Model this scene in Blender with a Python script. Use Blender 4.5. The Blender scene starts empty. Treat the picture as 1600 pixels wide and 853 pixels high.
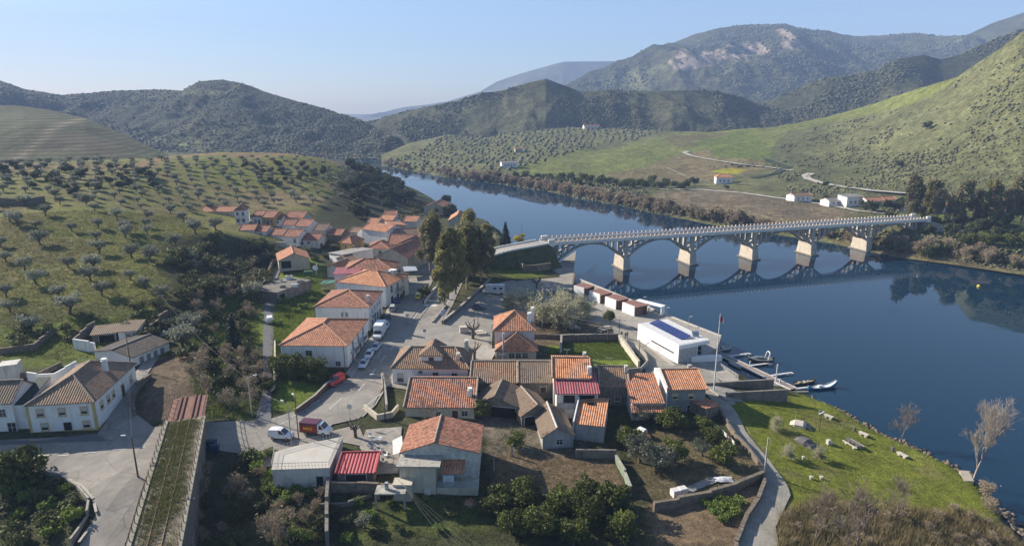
import bpy, bmesh, math, random
import numpy as np
from mathutils import Vector, Matrix
R = math.radians
random.seed(7)
SC = bpy.context.scene
COL = SC.collection

# ---------------------------------------------------------------- camera, sky, sun, exposure
CAMZ, FPX, PITCH = 62.0, 1000.0, 14.63
cd = bpy.data.cameras.new('camera'); cam = bpy.data.objects.new('camera', cd); COL.objects.link(cam)
cd.sensor_width = 36.0; cd.lens = 36.0 * FPX / 1600.0; cd.clip_start = 1.0; cd.clip_end = 20000.0
cam.location = (0, 0, CAMZ); cam.rotation_euler = (R(90 - PITCH), 0, 0)
SC.camera = cam
SUN_EL, SUN_AZ = 27.5, -63.0            # azimuth from +Y, clockwise positive
w = bpy.data.worlds.new('World'); SC.world = w; w.use_nodes = True
nt = w.node_tree; bg = nt.nodes['Background']
sky = nt.nodes.new('ShaderNodeTexSky'); sky.sky_type = 'NISHITA'; sky.sun_disc = False
sky.sun_elevation = R(SUN_EL); sky.sun_rotation = R(SUN_AZ); sky.altitude = 100; sky.air_density = 1.0
sky.dust_density = 0.6; sky.ozone_density = 4.5
_mx = nt.nodes.new('ShaderNodeMix'); _mx.data_type = 'RGBA'; _mx.blend_type = 'MULTIPLY'; _mx.inputs[0].default_value = 1.0; _mx.inputs[7].default_value = (1.03, 0.985, 0.92, 1)
nt.links.new(sky.outputs[0], _mx.inputs[6]); nt.links.new(_mx.outputs[2], bg.inputs[0]); bg.inputs[1].default_value = 0.066
sd = bpy.data.lights.new('sun', 'SUN'); sun = bpy.data.objects.new('sun', sd); COL.objects.link(sun)
sd.energy = 5.0; sd.angle = R(0.5); sd.color = (1.0, 0.90, 0.76)
_sv = Vector((math.sin(R(SUN_AZ)) * math.cos(R(SUN_EL)), math.cos(R(SUN_AZ)) * math.cos(R(SUN_EL)), math.sin(R(SUN_EL))))
sun.rotation_euler = (-_sv).to_track_quat('-Z', 'Y').to_euler(); sun.location = (-60, 40, 150)
SC.view_settings.view_transform = 'Standard'; SC.view_settings.look = 'None'
SC.view_settings.exposure = 1.32; SC.view_settings.gamma = 1.0
SC.cycles.use_denoising = True
SC.cycles.max_bounces = 5; SC.cycles.diffuse_bounces = 2; SC.cycles.glossy_bounces = 3
SC.cycles.transmission_bounces = 3; SC.cycles.volume_bounces = 0; SC.cycles.transparent_max_bounces = 6

# ---------------------------------------------------------------- projection helpers (photo pixel -> place)
_s, _c = math.sin(R(PITCH)), math.cos(R(PITCH))
def _df(py):
    t = py - 426.5
    return FPX * _s + t * _c, FPX * _c - t * _s          # down, forward
def P(px, py, z=0.0):                                     # point of the ray at height z
    d, f = _df(py); t = (CAMZ - z) / d
    return Vector(((px - 800) * t, f * t, z))
def PD(px, py, dist):                                     # point of the ray at forward distance
    d, f = _df(py); t = dist / f
    return Vector(((px - 800) * t, dist, CAMZ - d * t))
def DZ(py, z=0.0):                                        # forward distance at which a pixel row meets height z
    d, f = _df(py); return (CAMZ - z) * f / d

# ---------------------------------------------------------------- noise
_rng = np.random.RandomState(3); _perm = _rng.rand(256, 256)
def vnoise(x, y):
    xi = np.floor(x).astype(int); yi = np.floor(y).astype(int)
    fx = x - xi; fy = y - yi; fx = fx * fx * (3 - 2 * fx); fy = fy * fy * (3 - 2 * fy)
    a = _perm[xi & 255, yi & 255]; b = _perm[(xi + 1) & 255, yi & 255]
    c = _perm[xi & 255, (yi + 1) & 255]; d = _perm[(xi + 1) & 255, (yi + 1) & 255]
    return (a * (1 - fx) + b * fx) * (1 - fy) + (c * (1 - fx) + d * fx) * fy - 0.5
def fbm(x, y, o=4, ridged=False):
    s = np.zeros_like(x, dtype=float); a = 1.0
    for k in range(o):
        n = vnoise(x + 17.3 * k, y + 9.1 * k)
        s += a * ((0.25 - np.abs(n)) * 2 if ridged else n); a *= 0.5; x = x * 2.03; y = y * 2.03
    return s

# ---------------------------------------------------------------- objects
def tag(o, label=None, cat=None, group=None, kind=None):
    if label: o['label'] = label
    if cat: o['category'] = cat
    if group: o['group'] = group
    if kind: o['kind'] = kind
    return o
def link(name, me, parent=None, mat=None):
    o = bpy.data.objects.new(name, me); COL.objects.link(o)
    if parent is not None: o.parent = parent
    if mat is not None and me is not None and len(me.materials) == 0:
        for m in (mat if isinstance(mat, (list, tuple)) else [mat]): me.materials.append(m)
    return o
def empty(name, loc=(0, 0, 0), rz=0.0, label=None, cat=None, group=None):
    o = bpy.data.objects.new(name, None); COL.objects.link(o)
    o.location = loc; o.rotation_euler = (0, 0, rz); o.empty_display_size = 0.5
    return tag(o, label, cat, group)
_kids = {}
def children(o): return [c for c in COL.objects if c.parent == o]
def copy_tree(o, kids):
    c = o.copy(); COL.objects.link(c)
    for ch, sub in kids:
        d = ch.copy(); COL.objects.link(d); d.parent = c
        for g in sub:
            e = g.copy(); COL.objects.link(e); e.parent = d
    return c
def tree_of(o): return [(ch, children(ch)) for ch in children(o)]

class MB:                                                 # collects shapes, links them as ONE mesh
    def __init__(s): s.v = []; s.f = []; s.uv = []
    def add(s, vs, fs, uvs=None):
        n = len(s.v); s.v += [tuple(v) for v in vs]; s.f += [tuple(i + n for i in f) for f in fs]
        s.uv += (uvs if uvs else [None] * len(fs)); return s
    def quad(s, a, b, c, d, uv=None): return s.add([a, b, c, d], [(0, 1, 2, 3)], [uv] if uv else None)
    def box(s, c, size, rz=0.0, rx=0.0, ry=0.0):
        x, y, z = [q / 2 for q in size]; m = Matrix.Rotation(rz, 3, 'Z') @ Matrix.Rotation(ry, 3, 'Y') @ Matrix.Rotation(rx, 3, 'X')
        vs = [Vector(c) + m @ Vector((i * x, j * y, k * z)) for k in (-1, 1) for j in (-1, 1) for i in (-1, 1)]
        return s.add(vs, [(0, 2, 3, 1), (4, 5, 7, 6), (0, 1, 5, 4), (2, 6, 7, 3), (0, 4, 6, 2), (1, 3, 7, 5)])
    def bb(s, x0, x1, y0, y1, z0, z1): return s.box(((x0 + x1) / 2, (y0 + y1) / 2, (z0 + z1) / 2), (x1 - x0, y1 - y0, z1 - z0))
    def tube(s, a, b, r0, r1=None, n=6, caps=True):
        a = Vector(a); b = Vector(b); r1 = r0 if r1 is None else r1
        d = b - a
        if d.length < 1e-6: return s
        q = d.to_track_quat('Z', 'Y').to_matrix()
        vs = []
        for p, r in ((a, r0), (b, r1)):
            for k in range(n):
                t = 2 * math.pi * k / n; vs.append(p + q @ Vector((math.cos(t) * r, math.sin(t) * r, 0)))
        fs = [(k, (k + 1) % n, n + (k + 1) % n, n + k) for k in range(n)]
        if caps: fs += [tuple(range(n - 1, -1, -1)), tuple(range(n, 2 * n))]
        return s.add(vs, fs)
    def path(s, pts, r, n=6, r1=None):
        m = len(pts) - 1
        for i in range(m):
            ra = r if r1 is None else r + (r1 - r) * i / m; rb = r if r1 is None else r + (r1 - r) * (i + 1) / m
            s.tube(pts[i], pts[i + 1], ra, rb, n)
        return s
    def prism(s, poly, z0, z1):                           # xy polygon (ccw) extruded
        n = len(poly); vs = [(p[0], p[1], z0) for p in poly] + [(p[0], p[1], z1) for p in poly]
        return s.add(vs, [(k, (k + 1) % n, n + (k + 1) % n, n + k) for k in range(n)] + [tuple(range(n - 1, -1, -1)), tuple(range(n, 2 * n))])
    def lathe(s, prof, c=(0, 0, 0), n=12):
        m = len(prof); vs = []
        for r, z in prof:
            for k in range(n):
                t = 2 * math.pi * k / n; vs.append((c[0] + r * math.cos(t), c[1] + r * math.sin(t), c[2] + z))
        fs = [(i * n + k, i * n + (k + 1) % n, (i + 1) * n + (k + 1) % n, (i + 1) * n + k) for i in range(m - 1) for k in range(n)]
        return s.add(vs, fs)
    def mesh(s, name, smooth=False):
        me = bpy.data.meshes.new(name); me.from_pydata(s.v, [], s.f); me.update()
        if any(u is not None for u in s.uv):
            ul = me.uv_layers.new(name='UVMap').data; k = 0
            for f, u in zip(s.f, s.uv):
                for j in range(len(f)):
                    if u is not None: ul[k].uv = u[j]
                    k += 1
        if smooth: me.shade_smooth()
        return me
    def build(s, name, mat=None, parent=None, smooth=False, **kw):
        o = link(name, s.mesh(name, smooth), parent, mat)
        return tag(o, **kw) if kw else o
def npmesh(name, V, F, cols=None, smooth=False):          # numpy mesh; F is (n,3) or (n,4); cols per vertex
    me = bpy.data.meshes.new(name); V = np.asarray(V, dtype=np.float32); F = np.asarray(F, dtype=np.int32); k = F.shape[1]
    me.vertices.add(len(V)); me.vertices.foreach_set('co', V.ravel())
    me.loops.add(F.size); me.loops.foreach_set('vertex_index', F.ravel())
    me.polygons.add(len(F)); me.polygons.foreach_set('loop_start', np.arange(0, F.size, k, dtype=np.int32))
    me.polygons.foreach_set('loop_total', np.full(len(F), k, dtype=np.int32))
    if smooth: me.polygons.foreach_set('use_smooth', np.ones(len(F), dtype=bool))
    if cols is not None:
        a = me.attributes.new('tint', 'FLOAT_COLOR', 'POINT'); c = np.ones((len(V), 4), dtype=np.float32); c[:, :3] = cols
        a.data.foreach_set('color', c.ravel())
    me.update(calc_edges=True); me.validate(); return me
def gridmesh(name, X, Y, Z, cols=None, smooth=True):
    n, m = X.shape; V = np.stack([X.ravel(), Y.ravel(), Z.ravel()], 1)
    i = np.arange(n - 1)[:, None] * m + np.arange(m - 1)[None, :]; i = i.ravel()
    return npmesh(name, V, np.stack([i, i + 1, i + m + 1, i + m], 1), None if cols is None else cols.reshape(-1, 3), smooth)

# ---------------------------------------------------------------- materials
def newmat(name):
    m = bpy.data.materials.new(name); m.use_nodes = True; t = m.node_tree; b = t.nodes['Principled BSDF']
    return m, t, b
def nd(t, typ, ins=None, **kw):
    n = t.nodes.new(typ)
    for k, v in kw.items(): setattr(n, k, v)
    for k, v in (ins or {}).items():
        if hasattr(v, 'is_linked') or hasattr(v, 'links'): t.links.new(v, n.inputs[k])
        else: n.inputs[k].default_value = v
    return n
def ramp(t, fac, stops):
    n = t.nodes.new('ShaderNodeValToRGB'); t.links.new(fac, n.inputs[0]); e = n.color_ramp.elements
    while len(e) < len(stops): e.new(0.5)
    for el, (p, c) in zip(e, stops): el.position = p; el.color = (*c, 1) if len(c) == 3 else c
    return n.outputs[0]
def mixc(t, fac, a, b, mode='MIX'):
    n = t.nodes.new('ShaderNodeMix'); n.data_type = 'RGBA'; n.blend_type = mode
    for k, v in ((0, fac), (6, a), (7, b)):
        if hasattr(v, 'is_linked'): t.links.new(v, n.inputs[k])
        else: n.inputs[k].default_value = v if (k == 0 or len(v) == 4) else (*v, 1)
    return n.outputs[2]
def gray(v): return (v, v, v)
_mc = {}
def SM(name, col, rough=0.8, var=0.25, scale=1.5, bump=0.15, metal=0.0, spec=0.3, fine=14.0, dirt=None, emit=0):
    """surface with two scales of uneven colour and a little relief"""
    if name in _mc: return _mc[name]
    m, t, b = newmat(name); g = nd(t, 'ShaderNodeNewGeometry').outputs['Position']
    n1 = nd(t, 'ShaderNodeTexNoise', {'Vector': g, 'Scale': scale, 'Detail': 5.0, 'Roughness': 0.6})
    n2 = nd(t, 'ShaderNodeTexNoise', {'Vector': g, 'Scale': fine, 'Detail': 3.0})
    lo = tuple(c * (1 - var) for c in col); hi = tuple(min(1, c * (1 + var * 0.6)) for c in col)
    c1 = ramp(t, n1.outputs[0], [(0.3, lo), (0.7, hi)])
    c2 = ramp(t, n2.outputs[0], [(0.3, gray(1 - var * 0.6)), (0.7, gray(1.0))])
    c = mixc(t, 1.0, c1, c2, 'MULTIPLY')
    if dirt:                                              # streaky stains that belong to the wall
        mp = nd(t, 'ShaderNodeMapping', {'Vector': g, 'Scale': (1.3, 1.3, 0.22)})
        n3 = nd(t, 'ShaderNodeTexNoise', {'Vector': mp.outputs[0], 'Scale': 1.0, 'Detail': 6.0, 'Roughness': 0.65})
        f = ramp(t, n3.outputs[0], [(0.5, gray(0)), (0.72, gray(0.75))])
        c = mixc(t, f, c, dirt)
    t.links.new(c, b.inputs['Base Color']); b.inputs['Roughness'].default_value = rough
    b.inputs['Metallic'].default_value = metal; b.inputs['Specular IOR Level'].default_value = spec
    if bump:
        bn = nd(t, 'ShaderNodeBump', {'Height': n2.outputs[0], 'Strength': bump, 'Distance': 0.05}); t.links.new(bn.outputs[0], b.inputs['Normal'])
    _mc[name] = m; return m
def tintmat(name, scales=(0.35, 2.5), amt=(0.5, 0.5), bumpd=0.35, hue=None, extra=None):
    """ground whose own colour is stored per vertex, broken up by tufts and stones"""
    m, t, b = newmat(name); g = nd(t, 'ShaderNodeNewGeometry').outputs['Position']
    a = nd(t, 'ShaderNodeAttribute', attribute_name='tint').outputs['Color']
    c = a
    for s, k in zip(scales, amt):
        n = nd(t, 'ShaderNodeTexNoise', {'Vector': g, 'Scale': s, 'Detail': 6.0, 'Roughness': 0.65})
        f = ramp(t, n.outputs[0], [(0.32, gray(1 - k)), (0.68, gray(1 + k * 0.7))])
        c = mixc(t, 1.0, c, f, 'MULTIPLY')
    if hue:
        n = nd(t, 'ShaderNodeTexNoise', {'Vector': g, 'Scale': hue[0], 'Detail': 4.0})
        f = ramp(t, n.outputs[0], [(0.45, gray(0)), (0.65, gray(hue[2]))]); c = mixc(t, f, c, hue[1])
    if extra: c = extra(t, g, c)
    t.links.new(c, b.inputs['Base Color']); b.inputs['Roughness'].default_value = 0.95; b.inputs['Specular IOR Level'].default_value = 0.1
    n = nd(t, 'ShaderNodeTexNoise', {'Vector': g, 'Scale': scales[-1], 'Detail': 5.0, 'Roughness': 0.7})
    bn = nd(t, 'ShaderNodeBump', {'Height': n.outputs[0], 'Strength': 1.0, 'Distance': bumpd}); t.links.new(bn.outputs[0], b.inputs['Normal'])
    return m
def leafmat(name, dark, light, tr=0.25):
    m, t, b = newmat(name)
    oi = nd(t, 'ShaderNodeObjectInfo').outputs['Random']
    at = nd(t, 'ShaderNodeAttribute', attribute_name='tint').outputs['Fac']
    c = mixc(t, at, dark, light)
    f = nd(t, 'ShaderNodeMapRange', {'Value': oi, 'To Min': 0.75, 'To Max': 1.25}).outputs[0]
    c = mixc(t, 1.0, c, f, 'MULTIPLY')
    t.links.new(c, b.inputs['Base Color']); b.inputs['Roughness'].default_value = 0.7; b.inputs['Specular IOR Level'].default_value = 0.25
    ts = nd(t, 'ShaderNodeBsdfTranslucent', {'Color': c}); mx = nd(t, 'ShaderNodeMixShader', {0: tr, 1: b.outputs[0], 2: ts.outputs[0]})
    t.links.new(mx.outputs[0], t.nodes['Material Output'].inputs[0]); return m
# ================================================================ LAND
def pnpoly(X, Y, poly):
    ins = np.zeros(X.shape, bool); n = len(poly); j = n - 1
    for i in range(n):
        xi, yi = poly[i][0], poly[i][1]; xj, yj = poly[j][0], poly[j][1]
        if yi != yj:
            ins ^= ((yi > Y) != (yj > Y)) & (X < (xj - xi) * (Y - yi) / (yj - yi) + xi)
        j = i
    return ins
def segdist(X, Y, pts, closed=False):
    D = np.full(X.shape, 1e9); q = list(pts) + ([pts[0]] if closed else [])
    for a, b in zip(q[:-1], q[1:]):
        ax, ay = a[0], a[1]; dx, dy = b[0] - ax, b[1] - ay; L = dx * dx + dy * dy + 1e-9
        t = np.clip(((X - ax) * dx + (Y - ay) * dy) / L, 0, 1)
        D = np.minimum(D, np.hypot(X - ax - t * dx, Y - ay - t * dy))
    return D
# waterline of the near bank, from the foot of the meadow round the quay to the far promontory
QZ = 3.2
SHORE = [P(*q) for q in [(1900, 1150, 0), (1700, 930, 0), (1590, 830, 0), (1548, 775, 0), (1500, 735, 0), (1440, 705, 0), (1380, 680, 0), (1335, 655, 0), (1310, 640, 0),
         (1235, 612, 0), (1185, 580, QZ), (1140, 557, QZ), (1122, 548, QZ), (1127, 527, QZ), (1060, 499, QZ), (980, 466, QZ), (905, 436, QZ), (897, 427, 4.2), (868, 418, 2)]] + \
        [Vector(q) for q in [(12, 246, 0), (4, 262, 0), (-2, 290, 0), (-6, 325, 0)]] + \
        [P(*q) for q in [(725, 332, 0), (702, 314, 0), (682, 302, 0), (650, 291, 0), (616, 279, 0), (590, 268, 0), (566, 258, 0), (540, 250, 0)]]
LAND = SHORE + [Vector(q) for q in [(-260, 900, 0), (-700, 900, 0), (-700, -60, 0), (160, -60, 0)]]
CTRL = [(440, 690, 5), (600, 550, 5), (640, 430, 5), (655, 405, 5.2), (700, 440, 5.9), (690, 490, 5.4), (850, 520, 4.5), (960, 520, 4), (1000, 505, 3.0), (950, 478, 3.0), (1060, 530, 3.0), (1110, 560, 3.0), (900, 468, 3.2), (780, 470, 5), (850, 445, 4.3),
    (780, 560, 5), (900, 600, 4.6), (1000, 570, 4), (1050, 545, 3.2), (700, 700, 4.4), (560, 740, 4.4), (470, 740, 4.0), (640, 740, 4.4), (700, 800, 2.6), (560, 810, 2.6), (900, 750, 3), (850, 840, 1.6), (1080, 820, 2.6),
    (1100, 720, 3.6), (1000, 660, 4), (450, 820, 2.4), (380, 760, 2.8), (350, 820, 2.2), (100, 700, 6), (0, 700, 6.2), (200, 760, 5.8), (100, 850, 3.4), (230, 690, 5.8), (50, 800, 3.6),
    (1200, 760, 3.4), (1130, 640, 3.8), (1190, 850, 3.0), (1300, 750, 2.4), (1450, 800, 1.8), (1300, 850, 2.0), (1250, 650, 2.6), (1400, 700, 1.4), (1220, 700, 2.8),
    (380, 690, 5), (420, 610, 5.6), (415, 500, 6.6), (430, 440, 7.4), (450, 405, 8), (250, 640, 6.5), (300, 600, 8.4), (350, 560, 8.4), (250, 560, 8.4), (330, 500, 8.5), (380, 480, 7.6), (200, 500, 11), (100, 545, 9.5), (0, 570, 10),
    (260, 480, 12.5), (300, 450, 13), (100, 450, 14.5), (0, 450, 15), (200, 400, 18), (300, 400, 17), (0, 350, 22.5), (100, 320, 24.5), (320, 368, 17.5), (370, 372, 15.5),
    (350, 410, 9.5), (400, 400, 9.2), (380, 440, 8), (300, 352, 19), (350, 350, 14.5), (400, 352, 12.5), (450, 365, 10.8), (500, 380, 9), (550, 375, 7.5), (600, 355, 6.5), (655, 340, 6), (700, 345, 6.5),
    (0, 300, 27.5), (200, 300, 25), (330, 318, 18), (400, 312, 17), (500, 318, 15), (560, 330, 10.5), (620, 320, 6),
    (0, 270, 30), (150, 265, 30), (300, 270, 27), (400, 270, 25.5), (500, 280, 22), (560, 285, 16), (600, 300, 10), (0, 258, 30), (150, 257, 30.5), (280, 248, 31), (350, 240, 32), (450, 240, 31), (510, 247, 27), (550, 262, 20), (590, 280, 11.5), (780, 395, 10), (790, 420, 6)]
cp = [tuple(P(*c)) for c in CTRL]
cp += [(-450, 300, 33), (-450, 480, 26), (-300, 520, 18), (-200, 600, 16), (-330, 640, 14), (-480, 640, 20), (-180, 700, 4), (-400, 800, 6), (-600, 820, 10), (-150, 560, 12), (-115, 540, 4),
       (-200, 120, 10), (-200, 200, 19), (-300, 200, 26), (-300, 100, 14), (-150, 60, 6), (-120, 20, 3), (0, 20, 1.5), (90, 20, 1.5), (160, 40, 1), (-500, 100, 20), (-600, 400, 38), (60, 200, 2.5), (110, 120, 1.5), (0, 330, 4), (0, 260, 4)]
cp = np.array(cp)
def _U(r): return np.where(r > 1e-6, r * r * np.log(r + 1e-9), 0)
def tps_fit(p, z, lam):
    s = 200.0; q = p / s; n = len(q); K = _U(np.hypot(q[:, None, 0] - q[None, :, 0], q[:, None, 1] - q[None, :, 1])) + lam * np.eye(n)
    Pm = np.c_[np.ones(n), q]; A = np.zeros((n + 3, n + 3)); A[:n, :n] = K; A[:n, n:] = Pm; A[n:, :n] = Pm.T
    sol = np.linalg.solve(A, np.r_[z, 0, 0, 0])
    def ev(X, Y):
        X = X / s; Y = Y / s; o = sol[n] + sol[n + 1] * X + sol[n + 2] * Y
        for k in range(n): o = o + sol[k] * _U(np.hypot(X - q[k, 0], Y - q[k, 1]))
        return o
    return ev
tps = tps_fit(cp[:, :2], cp[:, 2], 2e-4)
gxs = np.r_[np.arange(-620, -150, 5), np.arange(-150, 125, 1.25), np.arange(125, 200, 4)]
gys = np.r_[np.arange(-20, 56, 4), np.arange(56, 270, 1.25), np.arange(270, 500, 2.5), np.arange(500, 880, 6)]
GX, GY = np.meshgrid(gxs, gys, indexing='ij')
GZ = tps(GX, GY)
hillw = np.clip((GZ - 9) / 8, 0, 1)
GZ += hillw * (fbm(GX / 40, GY / 40, 4) * 1.6 - .6) + fbm(GX / 9, GY / 9, 3) * 0.12 - 0.11
_in = pnpoly(GX, GY, LAND); _sd = segdist(GX, GY, SHORE) * np.where(_in, 1, -1)
bank = -0.45 + np.where(_sd > 0, _sd * 0.75 + fbm(GX / 5, GY / 5, 3) * 0.5, _sd * 0.5)
GZ = np.maximum(np.where(_sd > 0, np.minimum(GZ, bank + np.clip(_sd - 6, 0, 99) * 2), bank), -5)
def gz(x, y):
    i = min(max(int(np.searchsorted(gxs, x)) - 1, 0), len(gxs) - 2); j = min(max(int(np.searchsorted(gys, y)) - 1, 0), len(gys) - 2)
    fx = (x - gxs[i]) / (gxs[i + 1] - gxs[i]); fy = (y - gys[j]) / (gys[j + 1] - gys[j])
    fx = min(max(fx, 0), 1); fy = min(max(fy, 0), 1)
    return float((GZ[i, j] * (1 - fx) + GZ[i + 1, j] * fx) * (1 - fy) + (GZ[i, j + 1] * (1 - fx) + GZ[i + 1, j + 1] * fx) * fy)
def H(px, py, lo=50.0, hi=860.0):                         # where the ray of a photo pixel meets the near ground
    d, f = _df(py); dx = (px - 800) / f; dz = d / f; y = lo; st = 1.0
    while y < hi:
        if CAMZ - dz * y <= gz(dx * y, y):
            a, b = y - st, y
            for _ in range(12):
                m = (a + b) / 2
                if CAMZ - dz * m <= gz(dx * m, m): b = m
                else: a = m
            return Vector((dx * b, b, gz(dx * b, b)))
        y += st
    return PD(px, py, hi)
def G(x, y, dz=0.0): return Vector((x, y, gz(x, y) + dz))

# ---- the land's own colours: grass, ploughed olive ground, bare soil, scrub
GRASS = (0.17, 0.175, 0.042); LUSH = (0.16, 0.21, 0.03); DRY = (0.24, 0.195, 0.10); SOIL = (0.20, 0.145, 0.09); SCRUB = (0.055, 0.06, 0.028); RED = (0.27, 0.17, 0.10)
tint = np.zeros(GX.shape + (3,)) + np.array(SCRUB) * 1.3
def blend(wt, col): 
    global tint
    tint = tint * (1 - wt[..., None]) + np.array(col) * wt[..., None]
def zone(pxpoly, col, soft=1.5, amt=1.0, jag=1.5):
    poly = [H(*q) for q in pxpoly]
    nx = GX + fbm(GX / 6, GY / 6, 3) * jag * 2; ny = GY + fbm(GX / 6 + 50, GY / 6, 3) * jag * 2
    d = segdist(nx, ny, poly, True) * np.where(pnpoly(nx, ny, poly), 1, -1)
    blend(np.clip(d / soft + 0.5, 0, 1) * amt, col)
hg = np.clip((tps(GX, GY) - 11) / 3, 0, 1) * np.clip((GY - 120) / 10, 0, 1) * (GX < 0)
blend(hg, GRASS)
n = np.clip((fbm(GX / 45, GY / 45, 4) + 0.05) * 3, 0, 1); blend(hg * n * np.clip((GY - 250) / 60, 0.25, 1) * 0.85, DRY)
n = np.clip((fbm(GX / 30 + 9, GY / 30, 3) - 0.12) * 5, 0, 1); blend(hg * n * np.clip((GY - 300) / 60, 0, 1) * 0.7, RED)
n = np.clip((fbm(GX / 25 + 3, GY / 25 + 8, 3) - 0.02) * 5, 0, 1); blend(hg * n * np.clip((330 - GY) / 60, 0, 1) * 0.6, (0.16, 0.125, 0.06))
zone([(250, 370), (330, 365), (380, 372), (440, 380), (520, 300), (640, 330), (470, 400), (420, 470), (340, 520), (260, 500)], SCRUB, 6, 1)
zone([(520, 300), (560, 262), (650, 300), (650, 335), (560, 350)], SCRUB, 8)
zone([(410, 420), (500, 400), (500, 520), (440, 560), (400, 520)], LUSH, 3)
zone([(430, 560), (520, 590), (500, 640), (430, 640)], LUSH, 2)
zone([(0, 510), (230, 480), (260, 560), (150, 570), (0, 570)], LUSH, 3, .7)
zone([(290, 500), (400, 470), (400, 560), (300, 590)], LUSH, 4, .8)
zone([(1130, 630), (1320, 640), (1420, 690), (1560, 790), (1560, 853), (1210, 853), (1210, 740), (1150, 660)], (0.19, 0.215, 0.032), 3)
zone([(1210, 790), (1540, 800), (1700, 900), (1200, 900)], (0.14, 0.12, 0.05), 4, .8)
n = np.clip((fbm(GX / 6, GY / 6, 3) - 0.1) * 4, 0, 1) * pnpoly(GX, GY, [P(1130, 630, 3), P(1330, 640, 1), P(1560, 790, 1), P(1560, 860, 1), P(1210, 860, 3)]); blend(n * 0.5, DRY)
zone([(760, 700), (960, 710), (990, 770), (770, 785)], SOIL, 1, 1, .4)
zone([(980, 670), (1170, 690), (1210, 750), (1010, 785)], (0.17, 0.14, 0.08), 1.5)
zone([(1010, 790), (1190, 755), (1160, 853), (1020, 853)], SOIL, 1, 1, .4)
zone([(210, 650), (240, 560), (330, 555), (310, 650)], (0.17, 0.13, 0.09), 2)
zone([(560, 800), (760, 780), (760, 830), (560, 850)], (0.10, 0.12, 0.035), 1.5)
zone([(700, 470), (760, 440), (770, 400), (700, 420)], (0.12, 0.11, 0.04), 3)
zone([(760, 420), (855, 400), (855, 430), (800, 435)], LUSH, 2, .7)
zone([(760, 510), (990, 500), (1000, 530), (850, 545), (790, 540)], (0.15, 0.115, 0.07), 1.5)
zone([(735, 640), (830, 640), (900, 690), (900, 712), (760, 712)], (0.19, 0.16, 0.12), 1.5)
zone([(855, 540), (975, 535), (985, 575), (860, 570)], LUSH, 1.0, 1, .5)
mg = tintmat('ground', (0.16, 0.9, 4.5), (0.35, 0.45, 0.5), 0.35)
g_ob = link('ground', gridmesh('ground', GX, GY, GZ, tint), None, mg); tag(g_ob, kind='structure')

# ---- the hills, each a surface of its own from foot to crest, going down again behind
def loft(name, cols, rows, mat, tintf, nu=220, nv=70, amp=14.0, freq=1 / 160.0, back=0.35, ridged=True, fine=1.5, bd=400):
    u = np.linspace(cols[0], cols[-1], nu); grid = []
    for r in rows:
        py = np.interp(u, cols, [q[0] for q in r]); ds = np.interp(u, cols, [q[1] for q in r])
        k = np.hanning(9); k /= k.sum()
        ds = np.convolve(np.pad(ds, 4, 'edge'), k, 'valid')
        t = py - 426.5; dn = FPX * _s + t * _c; f = FPX * _c - t * _s
        grid.append(np.stack([(u - 800) / f * ds, ds, CAMZ - dn / f * ds], 1))
    top = grid[-1]; bk = top.copy(); hgt = np.maximum(top[:, 2], 5)
    sc = 1 + bd / np.maximum(top[:, 1], 1); bk[:, 0] *= sc; bk[:, 1] *= sc; bk[:, 2] = top[:, 2] - bd * back
    bk2 = bk.copy(); bk2[:, 1] += bd; bk2[:, 2] = np.minimum(bk[:, 2] - bd * back, 0) - 10
    A = np.array(grid); m = len(A); vs = np.linspace(0, m - 1, nv)
    # smooth between rows (Catmull-Rom)
    out = []
    for v in vs:
        i = min(int(v), m - 2); f = v - i; p0 = A[max(i - 1, 0)]; p1 = A[i]; p2 = A[i + 1]; p3 = A[min(i + 2, m - 1)]
        if m > 2: q = 0.5 * ((2 * p1) + (p2 - p0) * f * 0.7 + (2 * p0 * 0 - 2 * p1 * 0) * 0 + 0)
        q = p1 * (1 - f) + p2 * f
        out.append(q)
    B = np.array(out)
    if m > 2:                                            # soften the creases between rows, keep foot and crest
        for _ in range(nv // 8):
            B[1:-1] = (B[:-2] + 2 * B[1:-1] + B[2:]) / 4
    V = np.linspace(0, 1, nv)[:, None]
    w8 = np.sin(np.pi * np.clip(V, 0, 1)) ** 0.7
    X, Y = B[..., 0], B[..., 1]
    nz = fbm(X * freq, Y * freq * 0.6, 5, ridged) * amp * w8 + fbm(X * freq * 6, Y * freq * 6, 3) * fine * np.clip(V * 8, 0, 1)
    B[..., 2] += nz - amp * 0.25 * w8 * (1 if ridged else 0)
    allp = np.concatenate([B, bk[None], bk2[None]], 0)
    X, Y, Z = allp[..., 0], allp[..., 1], allp[..., 2]
    vv = np.concatenate([V.repeat(nu, 1), np.ones((2, nu))], 0); uu = np.tile(u, (nv + 2, 1))
    c = tintf(uu, vv, X, Y, Z)
    o = link(name, gridmesh(name, X, Y, Z, c), None, mat); tag(o, kind='structure')
    o['_'] = 0; del o['_']
    return dict(o=o, B=B, u=u)
def cmix(shape, base, *layers):
    c = np.zeros(shape + (3,)) + np.array(base)
    for wt, col in layers:
        wt = np.clip(wt, 0, 1)[..., None]; c = c * (1 - wt) + np.array(col) * wt
    return c
D0 = lambda py, z=0.0: DZ(py, z)
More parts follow.
